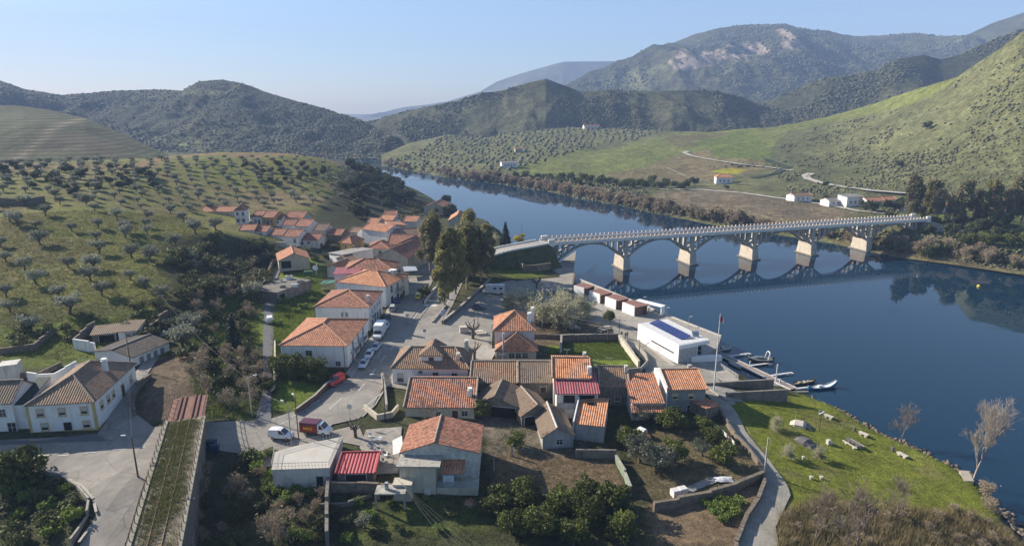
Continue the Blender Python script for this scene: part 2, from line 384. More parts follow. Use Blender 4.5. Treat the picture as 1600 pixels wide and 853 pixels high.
# right bank: flat fields by the river, meadows and the long slope above
cA = [596, 640, 700, 760, 820, 900, 1000, 1100, 1200, 1300, 1370, 1400, 1500, 1600, 1750, 2000, 2500]
sh = [258, 270, 279, 285, 294, 308, 328, 346, 360, 374, 390, 396, 409, 424, 440, 470, 540]
cr = [(241, 770), (224, 850), (210, 900), (215, 900), (205, 920), (199, 960), (203, 900), (207, 800), (200, 760), (181, 760), (160, 720), (150, 670), (119, 580), (49, 530), (0, 550), (-60, 600), (-120, 700)]
lowz = [2, 3, 3.5, 3.5, 4, 4, 4.5, 4.5, 5, 5.5, 6, 6, 6.5, 7, 8, 10, 12]
rows = [[(y + 6, D0(y) - 9) for y in sh]]
def at(cols_y_extra, zz):
    out = []
    for y, e, z in zip(sh, cols_y_extra, zz):
        dd = D0(y) + e; dn_f = (CAMZ - z) / dd; th = math.atan(dn_f); out.append((426.5 + FPX * math.tan(th - R(PITCH)), dd))
    return out
rows += [at([0] * 17, [0.0] * 17), at([9] * 17, lowz), at([35, 25, 35, 40, 40, 50, 60, 75, 85, 90, 85, 85, 80, 80, 90, 90, 90], [z + 3 for z in lowz])]
mid = []
for (y0, d0), (y1, d1) in zip(rows[-1], cr): mid.append((y0 + (y1 - y0) * 0.42, d0 + (d1 - d0) * 0.40))
rows += [mid, cr]
def tA(u, v, X, Y, Z):
    # photo row of every vertex, used once here to lay out fields (real patches of different crop and scrub)
    t = (CAMZ - Z) / np.maximum(Y, 1); py = 426.5 + FPX * np.tan(np.arctan(t) - R(PITCH)); px = 800 + X / np.maximum(Y, 1) * (FPX * _c - (py - 426.5) * _s)
    qx = px + fbm(X / 40, Y / 40, 3) * 14; qy = py + fbm(X / 40 + 7, Y / 40, 3) * 6
    def pg(pts, soft=4.0): return np.clip(segdist(qx, qy, pts, True) * np.where(pnpoly(qx, qy, pts), 1, -1) / soft + .5, 0, 1)
    n1 = fbm(X / 60, Y / 60, 4); n2 = fbm(X / 12, Y / 12, 3)
    c = cmix(X.shape, (0.15, 0.155, 0.07), (np.clip(n1 * 3 + .3, 0, 1) * .7, (0.10, 0.11, 0.05)), (np.clip(n2 * 3, 0, 1) * .4, (0.15, 0.15, 0.07)),
        (pg([(560, 240), (680, 205), (850, 200), (1050, 195), (1000, 215), (900, 238), (800, 262), (620, 275)]), (0.16, 0.165, 0.07)),
        (pg([(800, 262), (860, 240), (960, 232), (1050, 210), (1290, 180), (1500, 118), (1450, 150), (1370, 180), (1300, 190), (1220, 210), (1200, 245), (1100, 262), (960, 272), (860, 274)]), (0.17, 0.19, 0.055)),
        (pg([(940, 272), (1000, 262), (1060, 240), (1180, 232), (1200, 262), (1120, 285), (1000, 288)]), (0.20, 0.165, 0.085)),
        (pg([(1040, 212), (1130, 205), (1140, 222), (1060, 230)]), (0.15, 0.135, 0.06)),
        (pg([(1080, 222), (1170, 205), (1210, 235), (1195, 250), (1120, 245)]), (0.13, 0.165, 0.04)),
        (pg([(1030, 300), (1120, 293), (1240, 312), (1340, 332), (1300, 350), (1120, 335), (1030, 322)]), (0.19, 0.155, 0.10)),
        (pg([(1360, 330), (1700, 330), (1700, 400), (1460, 365)]), (0.11, 0.13, 0.035)),
        (pg([(1340, 330), (1380, 380), (1500, 385), (1700, 400), (1700, 440), (1500, 415), (1300, 385)]), (0.15, 0.13, 0.065)),
        (pg([(1112, 268), (1140, 264), (1165, 266), (1150, 274), (1120, 274)], 2), (0.35, 0.33, 0.02)))
    return c
mA = tintmat('hillside_right', (0.03, 0.18, 0.7), (0.25, 0.5, 0.55), 1.2)
LA = loft('hillside', cA, rows, mA, tA, 460, 150, 9.0, 1 / 150.0, 0.2, False, 1.5)
# second wooded ridge behind it
def fill(vals, d): return [(v, d) for v in vals]
cB = [960, 1040, 1100, 1144, 1200, 1260, 1290, 1313, 1369, 1399, 1444, 1470, 1500, 1538, 1600, 1750, 2100]
crB = [200, 190, 176, 163, 158, 132, 121, 120, 110, 92, 87, 93, 86, 68, 44, 10, -40]
woods = lambda a, b, k=3.0: (lambda u, v, X, Y, Z: cmix(X.shape, a, (np.clip(fbm(X / 130, Y / 130, 4) * k + .4, 0, 1), b), (np.clip(fbm(X / 500 + 4, Y / 500, 3) * 5 - .3, 0, 1) * .6, (0.14, 0.14, 0.07))))
mW = tintmat('woodland_slope', (0.02, 0.09, 0.35), (0.3, 0.5, 0.6), 3.0)
LB = loft('wooded_ridge', cB, [[(235, 960)] * 17, [((235 + y) / 2 + 8, 1040) for y in crB], [(y, 1180) for y in crB]], mW, woods((0.045, 0.052, 0.024), (0.085, 0.09, 0.04)), 240, 70, 18, 1 / 150)
cC = [1380, 1440, 1504, 1549, 1600, 1750, 2200]; crC = [90, 74, 59, 37, 20, -30, -100]
loft('distant_ridge', cC, [[(y + 110, 1900) for y in crC], [(y, 2300) for y in crC]], mW, woods((0.05, 0.055, 0.028), (0.09, 0.09, 0.045)), 120, 50, 25, 1 / 260)
# the mountain with the cliffs
cDm = [860, 916, 983, 1022, 1050, 1078, 1106, 1151, 1215, 1245, 1290, 1331, 1388, 1425, 1463, 1504, 1600, 1800]
crD = [146, 120, 97, 77, 67, 57, 48, 42, 39, 42, 48, 56, 56, 56, 57, 60, 66, 80]
cliffs = [(1040, 95), (1062, 78), (1085, 86), (1110, 82), (1145, 68), (1185, 66), (1205, 80), (1190, 88), (1160, 90), (1130, 92), (1105, 102), (1078, 108), (1050, 104)]
def tD(u, v, X, Y, Z):
    t = (CAMZ - Z) / np.maximum(Y, 1); py = 426.5 + FPX * np.tan(np.arctan(t) - R(PITCH)); px = 800 + X / np.maximum(Y, 1) * (FPX * _c - (py - 426.5) * _s)
    qx = px + fbm(X / 60, Y / 60, 3) * 12; qy = py + fbm(X / 60 + 7, Y / 60, 3) * 10
    def pg(pts, soft=4.0): return np.clip(segdist(qx, qy, pts, True) * np.where(pnpoly(qx, qy, pts), 1, -1) / soft + .5, 0, 1)
    rock = pg(cliffs, 3); rock = np.maximum(rock, pg([(1205, 50), (1222, 44), (1245, 58), (1262, 78), (1240, 82), (1222, 66)], 3))
    c = woods((0.055, 0.06, 0.03), (0.095, 0.095, 0.048))(u, v, X, Y, Z)
    c = cmix(X.shape, 0, (np.ones_like(X), 0)) + c
    for wt, col in ((pg([(915, 142), (985, 110), (1010, 100), (1060, 106), (1040, 142)]), (0.15, 0.15, 0.07)), (pg([(1090, 138), (1120, 108), (1180, 80), (1190, 92), (1140, 112), (1115, 140)]), (0.15, 0.145, 0.075)),
                    (rock * np.clip(fbm(X / 14, Z / 40, 3) * 2 + .8, 0, 1), (0.40, 0.32, 0.26))):
        wt = np.clip(wt, 0, 1)[..., None]; c = c * (1 - wt) + np.array(col) * wt
    return c
LD = loft('mountain', cDm, [[(215, 1500)] * 18, [(y * .35 + 205 * .65 - 8, 1780) for y in crD], [(y * .72 + 205 * .28 - 6, 2050) for y in crD], [(y * .88 + 190 * .12 - 10 + 12 * (y < 60), 2160) for y in crD], [(y, 2500) for y in crD]],
     tintmat('mountain_slope', (0.012, 0.06, 0.2), (0.3, 0.5, 0.6), 5.0), tD, 420, 170, 70, 1 / 330, fine=9)
cE = [520, 560, 600, 635, 653, 698, 751, 776, 811, 864, 881, 952, 983, 1060]; crE = [192, 183, 176, 168, 166, 159, 143, 128, 116, 101, 97, 96, 97, 110]
loft('far_mountain', cE, [[(230, 3000)] * 14, [(y, 4300) for y in crE]], mW, woods((0.07, 0.07, 0.04), (0.11, 0.105, 0.06)), 200, 60, 110, 1 / 700)
cG = [560, 590, 600, 653, 698, 716, 751, 786, 825, 853, 881, 906, 950, 987, 1022, 1100, 1125, 1162, 1181, 1260]
crG = [194, 188, 182, 170, 162, 157, 146, 141, 129, 123, 134, 143, 141, 141, 143, 141, 144, 153, 162, 190]
LG = loft('woodland_hill', cG, [[(246, 930)] * 20, [(y * .4 + 240 * .6, 1000) for y in crG], [(y, 1110) for y in crG]], mW, woods((0.075, 0.082, 0.045), (0.14, 0.14, 0.075), 4), 300, 90, 26, 1 / 170)
cM = [-500, -200, 0, 40, 100, 180, 260, 285, 310, 345, 380, 430, 500, 560, 600, 628, 650]
crM = [(60, 1300), (100, 1300), (126, 1250), (140, 1250), (149, 1250), (142, 1250), (140, 1250), (142, 1240), (128, 1230), (124.5, 1220), (130, 1200), (149, 1150), (168, 1080), (187, 1000), (206, 930), (221, 880), (246, 800)]
def tM(u, v, X, Y, Z):
    t = (CAMZ - Z) / np.maximum(Y, 1); py = 426.5 + FPX * np.tan(np.arctan(t) - R(PITCH)); px = 800 + X / np.maximum(Y, 1) * (FPX * _c - (py - 426.5) * _s)
    def pg(pts, soft=2.0): return np.clip(segdist(px, py, pts, True) * np.where(pnpoly(px, py, pts), 1, -1) / soft + .5, 0, 1)
    c = woods((0.06, 0.065, 0.036), (0.105, 0.105, 0.056))(u, v, X, Y, Z)
    for wt, col in ((pg([(285, 143), (358, 141), (370, 130), (373, 134), (352, 150), (300, 150)]), (0.16, 0.16, 0.08)), (pg([(240, 214), (305, 214), (318, 228), (280, 231), (250, 226)]), (0.17, 0.19, 0.06)), (pg([(310, 231), (355, 234), (350, 238), (310, 237)]), (0.18, 0.20, 0.07))):
        wt = np.clip(wt, 0, 1)[..., None]; c = c * (1 - wt) + np.array(col) * wt
    return c
LM = loft('left_mountain', cM, [[(249, DZ(249))] * 17, [(y * .5 + 248 * .5, d * .45 + DZ(249) * .55) for y, d in crM], crM], mW, tM, 300, 90, 32, 1 / 190)
def terr(t, g, c):                                        # vineyard terraces follow the height lines
    sx = nd(t, 'ShaderNodeSeparateXYZ', {0: g}).outputs[2]
    mm = nd(t, 'ShaderNodeMath', {0: sx, 1: 3.2}, operation='MULTIPLY').outputs[0]
    sn = nd(t, 'ShaderNodeMath', {0: mm}, operation='SINE').outputs[0]
    f = nd(t, 'ShaderNodeMapRange', {'Value': sn, 'From Min': -0.3, 'From Max': 0.8, 'To Min': 0.0, 'To Max': 0.75}).outputs[0]
    return mixc(t, f, c, (0.03, 0.035, 0.018))
cV = [-500, -200, 0, 36, 80, 132, 180, 224, 256, 290]
crV = [(120, 640), (150, 620), (165, 600), (166, 600), (173, 595), (184, 585), (204, 570), (224, 545), (239, 520), (256, 480)]
def tV(u, v, X, Y, Z):
    return cmix(X.shape, (0.075, 0.085, 0.035), (np.clip(fbm(X / 30, Y / 30, 3) * 3, 0, 1), (0.10, 0.085, 0.05)), (np.clip(1 - np.abs(u - (5 + v * 130)) / 14, 0, 1) * .85, (0.26, 0.22, 0.14)))
loft('vineyard_hill', cV, [[(268, 400)] * 10, [((y + 262) / 2 - 4, 470) for y, d in crV], crV], tintmat('vineyard', (0.05, 0.3), (0.25, 0.35), 0.6, extra=terr), tV, 200, 80, 5, 1 / 90, ridged=False, fine=.6)
# wide base sheets: the riverbed and country out to the horizon, and the river
mb = MB(); mb.quad((-5000, -300, -6), (5000, -300, -6), (5000, 5500, -6), (-5000, 5500, -6)); mb.build('riverbed', SM('riverbed', (0.10, 0.09, 0.06)), kind='structure')
m, t, b = newmat('river_water'); b.inputs['Base Color'].default_value = (0.004, 0.024, 0.048, 1); b.inputs['IOR'].default_value = 1.33
g = nd(t, 'ShaderNodeNewGeometry').outputs['Position']
n1 = nd(t, 'ShaderNodeTexNoise', {'Vector': g, 'Scale': 0.9, 'Detail': 3.0}); n2 = nd(t, 'ShaderNodeTexNoise', {'Vector': g, 'Scale': 0.12, 'Detail': 2.0})
ad = nd(t, 'ShaderNodeMath', {0: n1.outputs[0], 1: n2.outputs[0]}, operation='ADD')
n3 = nd(t, 'ShaderNodeTexNoise', {'Vector': g, 'Scale': 0.02, 'Detail': 3.0})
t.links.new(nd(t, 'ShaderNodeMapRange', {'Value': nd(t, 'ShaderNodeTexNoise', {'Vector': nd(t, 'ShaderNodeMapping', {'Vector': g, 'Rotation': (0, 0, .6), 'Scale': (.012, .05, 1)}).outputs[0], 'Scale': 1.0, 'Detail': 4.0}).outputs[0], 'From Min': .48, 'From Max': .7, 'To Min': 0.0, 'To Max': .13}).outputs[0], b.inputs['Roughness'])
st = nd(t, 'ShaderNodeMapRange', {'Value': n3.outputs[0], 'From Min': .4, 'From Max': .65, 'To Min': .004, 'To Max': .07}).outputs[0]
bn = nd(t, 'ShaderNodeBump', {'Height': ad.outputs[0], 'Strength': st, 'Distance': 0.03}); t.links.new(bn.outputs[0], b.inputs['Normal'])
mb = MB(); mb.quad((-2500, -250, 0), (2600, -250, 0), (2600, 2600, 0), (-2500, 2600, 0)); mb.build('river', m, kind='structure')
# ================================================================ ROADS, QUAY, BRIDGE, RAILWAY
def TZ(x, y): return float(tps(np.array([x]), np.array([y]))[0])
def sheet(name, poly, mat, off, step=3.0, world=False, kind='structure', zf=None, parent=None):
    pts = [Vector(q) for q in poly] if world else [H(*q) for q in poly]
    bm = bmesh.new(); vs = [bm.verts.new((p.x, p.y, 0)) for p in pts]; f = bm.faces.new(vs)
    if f.normal.z < 0: f.normal_flip()
    xs = [p.x for p in pts]; ys = [p.y for p in pts]
    for lo, hi, ax in ((min(xs), max(xs), 0), (min(ys), max(ys), 1)):
        q = lo + step
        while q < hi:
            co = [0, 0, 0]; co[ax] = q; no = [0, 0, 0]; no[ax] = 1
            bmesh.ops.bisect_plane(bm, geom=bm.verts[:] + bm.edges[:] + bm.faces[:], plane_co=co, plane_no=no); q += step
    for v in bm.verts: v.co.z = (zf(v.co.x, v.co.y) if zf else TZ(v.co.x, v.co.y)) + off
    bmesh.ops.recalc_face_normals(bm, faces=bm.faces[:])
    if sum(f.normal.z for f in bm.faces) < 0: bmesh.ops.reverse_faces(bm, faces=bm.faces[:])
    me = bpy.data.meshes.new(name); bm.to_mesh(me); bm.free()
    o = link(name, me, parent, mat)
    return tag(o, kind=kind) if kind else o
def ribbon(name, pts, wd, mat, off, world=False, zf=None, kind='structure', step=2.0):
    """a strip of even width along a line of photo pixels on the ground"""
    q = [Vector(p) if world else H(*p) for p in pts]; s = [q[0]]
    for a, b in zip(q[:-1], q[1:]):
        n = max(1, int((b - a).length / step)); s += [a.lerp(b, (k + 1) / n) for k in range(n)]
    mb = MB(); L = []
    for i, p in enumerate(s):
        d = (s[min(i + 1, len(s) - 1)] - s[max(i - 1, 0)]); d.z = 0; d.normalize(); n = Vector((-d.y, d.x, 0)) * wd / 2
        L.append([Vector((c.x, c.y, (zf(c.x, c.y) if zf else (p.z if zf is False else TZ(c.x, c.y))) + off)) for c in (p + n, p - n)])
    for a, b in zip(L[:-1], L[1:]): mb.quad(a[1], b[1], b[0], a[0])
    o = mb.build(name, mat); return tag(o, kind=kind) if kind else o
ASPH = SM('asphalt', (0.27, 0.25, 0.22), 0.92, 0.22, 0.3, 0.3, fine=5, dirt=(0.19, 0.175, 0.155))
def cracked(m):                                            # worn joints and mended strips
    t = m.node_tree; b = t.nodes['Principled BSDF']; src = b.inputs['Base Color'].links[0].from_socket; g = nd(t, 'ShaderNodeNewGeometry').outputs['Position']
    n = nd(t, 'ShaderNodeTexNoise', {'Vector': g, 'Scale': .5, 'Detail': 4.0}).outputs['Color']; v = mixc(t, .93, n, g)
    vo = nd(t, 'ShaderNodeTexVoronoi', {'Vector': v, 'Scale': .22}, feature='DISTANCE_TO_EDGE').outputs[0]; c = mixc(t, 1.0, src, ramp(t, vo, [(0.0, gray(.62)), (0.018, gray(1))]), 'MULTIPLY')
    v2 = nd(t, 'ShaderNodeTexVoronoi', {'Vector': g, 'Scale': .11}).outputs['Color']; s_ = nd(t, 'ShaderNodeSeparateXYZ', {0: v2}).outputs[0]; c = mixc(t, 1.0, c, ramp(t, s_, [(0.0, gray(.82)), (.25, gray(.98)), (1.0, gray(1.08))]), 'MULTIPLY')
    t.links.new(c, b.inputs['Base Color'])
cracked(ASPH)
ASPH2 = SM('asphalt_dark', (0.13, 0.13, 0.135), 0.9, 0.2, 0.25, 0.25, fine=5)
PAVE = SM('gravel_square', (0.30, 0.275, 0.235), 0.95, 0.25, 0.25, 0.5, fine=3, dirt=(0.2, 0.18, 0.145))
COBB = SM('cobbled_path', (0.30, 0.28, 0.24), 0.95, 0.28, 0.4, 0.7, fine=4, dirt=(0.17, 0.165, 0.12))
CONC = SM('concrete', (0.34, 0.32, 0.28), 0.9, 0.2, 0.5, 0.2, dirt=(0.14, 0.12, 0.10))
CONCD = SM('weathered_concrete', (0.21, 0.19, 0.165), 0.95, 0.35, 0.6, 0.3, dirt=(0.08, 0.07, 0.06))
STONE = SM('stone_wall', (0.20, 0.165, 0.13), 0.95, 0.45, 1.4, 0.8, fine=3.5, dirt=(0.09, 0.085, 0.06))
WLINE = SM('road_paint', (0.62, 0.62, 0.60), 0.8, 0.2, 2)
sheet('street', [(325, 702), (395, 664), (470, 640), (520, 604), (548, 590), (575, 545), (600, 500), (622, 465), (640, 425), (646, 402), (682, 402), (676, 440), (662, 470), (650, 488), (700, 432), (712, 414), (732, 414), (724, 440), (706, 480), (692, 503), (745, 462), (775, 445), (890, 474), (880, 498), (800, 500), (770, 506), (768, 560), (770, 590), (720, 590), (640, 610), (600, 604), (582, 636), (560, 655), (520, 664), (480, 700), (410, 712)], ASPH, 0.03)
sheet('square', [(735, 470), (765, 446), (800, 438), (905, 462), (1000, 520), (1000, 531), (960, 512), (885, 496), (800, 498), (768, 508), (765, 530), (758, 585), (712, 590), (700, 560), (720, 520)], PAVE, 0.045)
sheet('lane', [(950, 497), (1000, 528), (1055, 570), (1085, 566), (1120, 590), (1150, 632), (1125, 640), (1098, 610), (1040, 590), (1008, 582), (1008, 566), (988, 545), (962, 528)], PAVE, 0.05)
sheet('cobbled_path', [(1110, 618), (1128, 618), (1150, 644), (1166, 676), (1201, 718), (1230, 759), (1235, 775), (1224, 798), (1212, 823), (1217, 853), (1225, 920), (1130, 920), (1148, 853), (1152, 836), (1166, 810), (1184, 783), (1194, 758), (1191, 734), (1168, 702), (1148, 682), (1118, 640)], COBB, 0.055)
sheet('road', [(-200, 692), (0, 688), (150, 682), (172, 650), (228, 560), (262, 500), (272, 500), (248, 560), (212, 620), (210, 645), (240, 668), (420, 655), (400, 700), (250, 700), (180, 900), (85, 900), (125, 853), (150, 805), (146, 780), (127, 759), (94, 743), (40, 735), (-40, 738), (-200, 760)], ASPH, 0.035)
sheet('back_lane', [(396, 668), (412, 606), (411, 520), (414, 450), (428, 424), (446, 404), (456, 404), (436, 428), (430, 450), (428, 520), (424, 606), (424, 662)], ASPH2, 0.05)
sheet('dark_road_strip', [(-200, 676), (60, 690), (150, 678), (170, 690), (0, 696), (-200, 700)], ASPH2, 0.042)  # darker asphalt strip along the foot of the houses
sheet('platform', [(790, 437), (850, 423), (899, 427), (893, 461), (830, 456), (800, 448)], PAVE, 0.2, zf=lambda x, y: 4.3)
mb = MB(); pl = [P(899, 427, 4.45), P(850, 423, 4.45), P(800, 436, 4.45), P(835, 457, 4.45), P(893, 461, 4.45)]; mb.prism([(p.x, p.y) for p in pl], -2, 4.45)
mb.build('riverside_platform', STONE, label='raised gravel riverside platform with dark stone retaining wall below the bridge end', cat='platform')
# kerbs, lines and bands
def lines(px, wd, off=0.065, nm='road_marking'): return ribbon(nm, px, wd, WLINE, off)
for a, b in [((420, 672), (452, 658)), ((456, 652), (475, 642)), ((486, 634), (500, 626)), ((515, 640), (535, 622)), ((560, 612), (570, 600)), ((578, 588), (588, 576)), ((595, 566), (602, 556)), ((610, 548), (616, 540)), ((648, 508), (656, 498)), ((664, 488), (672, 476)), ((680, 465), (687, 454)), ((690, 449), (694, 443))]: lines([a, b], 0.16)
lines([(566, 640), (600, 612), (607, 600)], 0.14); lines([(645, 500), (660, 478), (685, 448)], 0.14); lines([(678, 508), (694, 484), (706, 462)], 0.14); lines([(590, 560), (596, 545), (640, 545)], 0.14)
for y, l, r in [(477, 663, 683), (470, 669, 688), (463, 675, 692), (457, 680, 697), (450, 684, 699), (441, 692, 706)]: ribbon('speed_strip', [(l, y), (r, y + 1)], 1.5, WLINE if y > 465 else SM('pale_band', (0.42, 0.41, 0.39)), 0.06)
for a, b in [((60, 713), (78, 712)), ((92, 713), (108, 712)), ((134, 709), (150, 708)), ((176, 704), (198, 702)), ((210, 700), (228, 699))]: lines([a, b], 0.16)
KERB = SM('kerb_stone', (0.38, 0.36, 0.32), 0.9, 0.2, 2)
def kerb(px, wd=0.3, h=0.14, nm='kerb'):
    q = [H(*p) for p in px]; mb = MB()
    for a, b in zip(q[:-1], q[1:]):
        d = b - a; n = max(1, int(d.length / 3))
        for k in range(n):
            u = a + d * (k / n); v = a + d * ((k + 1) / n); c = (u + v) / 2; mb.box((c.x, c.y, TZ(c.x, c.y) + h / 2), ((v - u).length + .02, wd, h), math.atan2(d.y, d.x))
    o = mb.build(nm, KERB); return tag(o, kind='structure')
kerb([(40, 735), (94, 743), (127, 759), (146, 780), (151, 803), (125, 853)], 0.35); kerb([(548, 592), (575, 547), (600, 502), (622, 467), (640, 427)], 0.25); kerb([(660, 474), (640, 500), (652, 502), (700, 440)], .25)
kerb([(768, 508), (800, 500), (880, 500), (960, 516)], .3); kerb([(604, 604), (586, 634), (566, 652)], .25); kerb([(1000, 530), (1054, 572)], 1.2)
sheet('sidewalk', [(550, 592), (577, 547), (602, 502), (624, 467), (641, 430), (634, 430), (610, 470), (598, 502), (570, 540), (540, 585)], SM('sidewalk', (0.33, 0.31, 0.28)), 0.12)
ribbon('sidewalk', [(762, 545), (735, 590)], 5, SM('sidewalk', (0.33, 0.31, 0.28)), 0.06)
# retaining walls and garden walls
def wall(px, h, th, mat, label, cat='wall', name='wall', world=False, ztop=None, cap=None, base=-0.6):
    q = [Vector(p) if world else H(*p) for p in px]; mb = MB(); cp_ = MB(); s = [q[0]]
    for a, b in zip(q[:-1], q[1:]):
        n = max(1, int((b - a).length / 3)); s += [a.lerp(b, (k + 1) / n) for k in range(n)]
    for i, (a, b) in enumerate(zip(s[:-1], s[1:])):
        d = b - a; d.z = 0; c = (a + b) / 2; g = gz(c.x, c.y); zt = ztop if ztop is not None else max(g, TZ(c.x, c.y)) + h
        if ztop is None: zt += random.uniform(-.03, .03)
        zb = min(g, TZ(c.x, c.y)) + base; rz = math.atan2(d.y, d.x)
        mb.box((c.x, c.y, (zt + zb) / 2), (d.length + th * .3 + .004 * (i % 3), th + .004 * (i % 2), zt - zb), rz)
        if cap: cp_.box((c.x, c.y, zt + .05), (d.length + th * .4, th + .14, .1), rz)
    o = mb.build(name, mat)
    if cap: cp_.build('coping', cap, o)
    return tag(o, label, cat)
WHITEW = SM('white_wall', (0.66, 0.65, 0.62), 0.85, 0.12, 0.7, 0.12, dirt=(0.36, 0.33, 0.28))
CREAM = SM('cream_wall', (0.50, 0.46, 0.37), 0.9, 0.14, 0.7, 0.12, dirt=(0.28, 0.24, 0.18))
wall([(766, 440), (742, 463), (716, 487), (692, 507)], 1.0, 0.6, STONE, 'dark stone retaining wall beside the tree bank above the square', cap=CONC)
wall([(676, 505), (690, 488), (697, 478)], 0.5, 0.5, CONC, 'short low concrete wall at the mouth of the upper road')
wall([(690, 446), (678, 456), (664, 475)], 1.0, 0.35, WHITEW, 'low pale wall between the lower parking street and upper road')
wall([(462, 648), (490, 628), (512, 606), (536, 592)], 1.1, 0.3, SM('brown_brick_wall', (0.16, 0.09, 0.065)), 'low brown wall along the front garden lawn', cap=CONC)
wall([(876, 560), (877, 533), (968, 531), (990, 562)], 1.5, 0.35, STONE, 'stone wall enclosing the green plot by the old houses', cap=CONC)
wall([(967, 533), (998, 574)], 1.6, 0.5, CREAM, 'thick cream wall along the right side of the green plot')
wall([(994, 545), (1008, 558), (1012, 570), (1000, 582), (976, 584)], 1.1, 0.3, CONC, 'low curved concrete wall at the bend of the lane')
wall([(790, 530), (830, 527), (876, 530)], 1.0, 0.35, STONE, 'low stone wall behind the station house garden')
wall([(1118, 636), (1148, 684), (1166, 702), (1190, 734), (1194, 758)], 0.9, 0.4, STONE, 'low dry stone wall on the garden side of the cobbled path')
wall([(1194, 758), (1184, 785), (1166, 812), (1150, 853), (1146, 900)], 0.8, 0.45, STONE, 'dark stone edging wall curving along the lower cobbled path', cap=STONE)
wall([(1022, 798), (1060, 790), (1110, 778), (1150, 765), (1192, 748)], 1.3, 0.6, STONE, 'rough stone terrace wall below the sheet covered garden')
wall([(770, 786), (830, 785), (870, 784), (960, 776), (982, 770)], 1.2, 0.4, CONCD, 'long grey garden wall behind the orange grove')
wall([(985, 775), (976, 748), (962, 722)], 1.4, 0.25, SM('green_painted_wall', (0.19, 0.24, 0.17)), 'pale green garden fence wall between two vegetable plots', cap=CONC)
wall([(512, 853), (512, 800), (514, 762)], 2.2, 0.5, CONCD, 'tall ruined grey wall right of the terrace building garden')
wall([(516, 768), (560, 768), (625, 772)], 1.6, 0.5, STONE, 'dark stone retaining wall below the red metal shed yard')
wall([(0, 553), (52, 548), (84, 520)], 1.2, 0.5, STONE, 'curved dark terrace wall on the lower olive slope')
wall([(0, 590), (60, 590), (96, 572)], 0.9, 0.4, STONE, 'dark terrace wall above the courtyard houses')
wall([(212, 650), (206, 630), (216, 608), (235, 590)], 1.0, 0.5, STONE, 'curved stone retaining wall of the old track bed')
wall([(0, 319), (40, 321), (70, 315)], 1.2, 0.6, STONE, 'small dark terrace wall high among the olive trees')
wall([(196, 560), (236, 520), (262, 494)], 1.5, 0.5, STONE, 'dark stone wall beside the steep lane behind the sheds')
wall([(423, 612), (429, 606), (430, 560), (430, 540)], 1.2, 0.3, CREAM, 'cream wall between the back lane and the front garden')
wall([(570, 640), (590, 656), (612, 652), (622, 640)], 1.0, 0.4, CREAM, 'low cream walls around the sunken steps')
wall([(412, 440), (425, 415), (440, 402)], 1.6, 0.5, STONE, 'stone wall on the left of the back lane by the yard')
wall([(60, 737), (96, 748), (122, 764), (139, 784), (137, 806), (112, 853)], 0.7, 0.3, CONC, 'low concrete wall along the curved road bend')
wall([(900, 715), (962, 716)], 1.6, 0.35, CONCD, 'grey wall below the shed with orange roof')
# the quay, its kiosks' terrace, boat ramp and walls
mb = MB(); q = [P(893, 441, QZ), P(905, 436, QZ), P(980, 466, QZ), P(1060, 499, QZ), P(1127, 525, QZ), P(1121, 543, QZ), P(1088, 562, QZ), P(1000, 520, QZ), P(945, 498, QZ), P(893, 470, QZ)]
q = q[::-1]; mb.prism([(p.x, p.y) for p in q], -3, QZ); mb.build('quay', CONC, kind='structure')
mb = MB()
for a, b in zip([P(905, 436, QZ), P(980, 466, QZ), P(1060, 499, QZ)], [P(980, 466, QZ), P(1060, 499, QZ), P(1127, 525, QZ)]):
    d = b - a; c = (a + b) / 2; mb.box((c.x - .1, c.y - .25, QZ + .12), (d.length, .5, .24), math.atan2(d.y, d.x))
mb.build('quay_kerb', SM('pale_coping', (0.52, 0.48, 0.42)), kind='structure')
RL = 3.3
mb = MB(); q = [P(1080, 566, RL), P(1112, 558, RL), P(1156, 594, RL), P(1120, 606, RL), P(1098, 600, RL)]; mb.prism([(p.x, p.y) for p in q][::-1], -3, RL); mb.build('dock_apron', CONC, kind='structure')
def slabwall(a, b, z0a, z1, th, label):
    mb = MB(); a = Vector(a); b = Vector(b); d = (b - a); d.z = 0; n = Vector((-d.y, d.x, 0)).normalized() * th / 2
    vs = [Vector((p.x, p.y, z)) for p, zz in ((a - n, a.z), (b - n, b.z), (b + n, b.z), (a + n, a.z)) for z in (z0a, zz)]
    mb.add(vs, [(0, 2, 3, 1), (2, 4, 5, 3), (4, 6, 7, 5), (6, 0, 1, 7), (1, 3, 5, 7), (0, 6, 4, 2)])
    o = mb.build('ramp_wall', CONCD); return tag(o, label, 'wall')
slabwall(P(1100, 598, 4.2), P(1209, 592, 5.2), -2, 0, .5, 'concrete ramp wall nearer the pontoon, behind the taller wall')
slabwall(P(1134, 613, 4.9), P(1231, 608, 5.4), -1, 0, .5, 'tall grey concrete ramp wall standing on the meadow edge')
slabwall(P(1231, 612, 2.2), P(1263, 611, 2.2), -2, 0, .6, 'short low concrete wall at the end of the boat ramp')
mb = MB(); q = [P(1204, 594, 1.0), P(1234, 612, 1.0), P(1312, 640, -1.2), P(1300, 646, -1.2), P(1232, 640, 1.6), P(1131, 622, 4.2), P(1105, 604, 4.2)]
c0 = sum(q, Vector()) / len(q); n = len(q)
mb.add(q + [Vector((p.x, p.y, -4)) for p in q], [tuple(range(n))[::-1]] + [(k, (k + 1) % n, n + (k + 1) % n, n + k) for k in range(n)]); mb.build('boat_ramp', CONC, kind='structure')
mb = MB(); q = [P(1231, 627, 1.9), P(1252, 620, 1.9), P(1290, 629, 1.0), P(1290, 640, 1.0), P(1231, 640, 1.9)]; n = len(q)
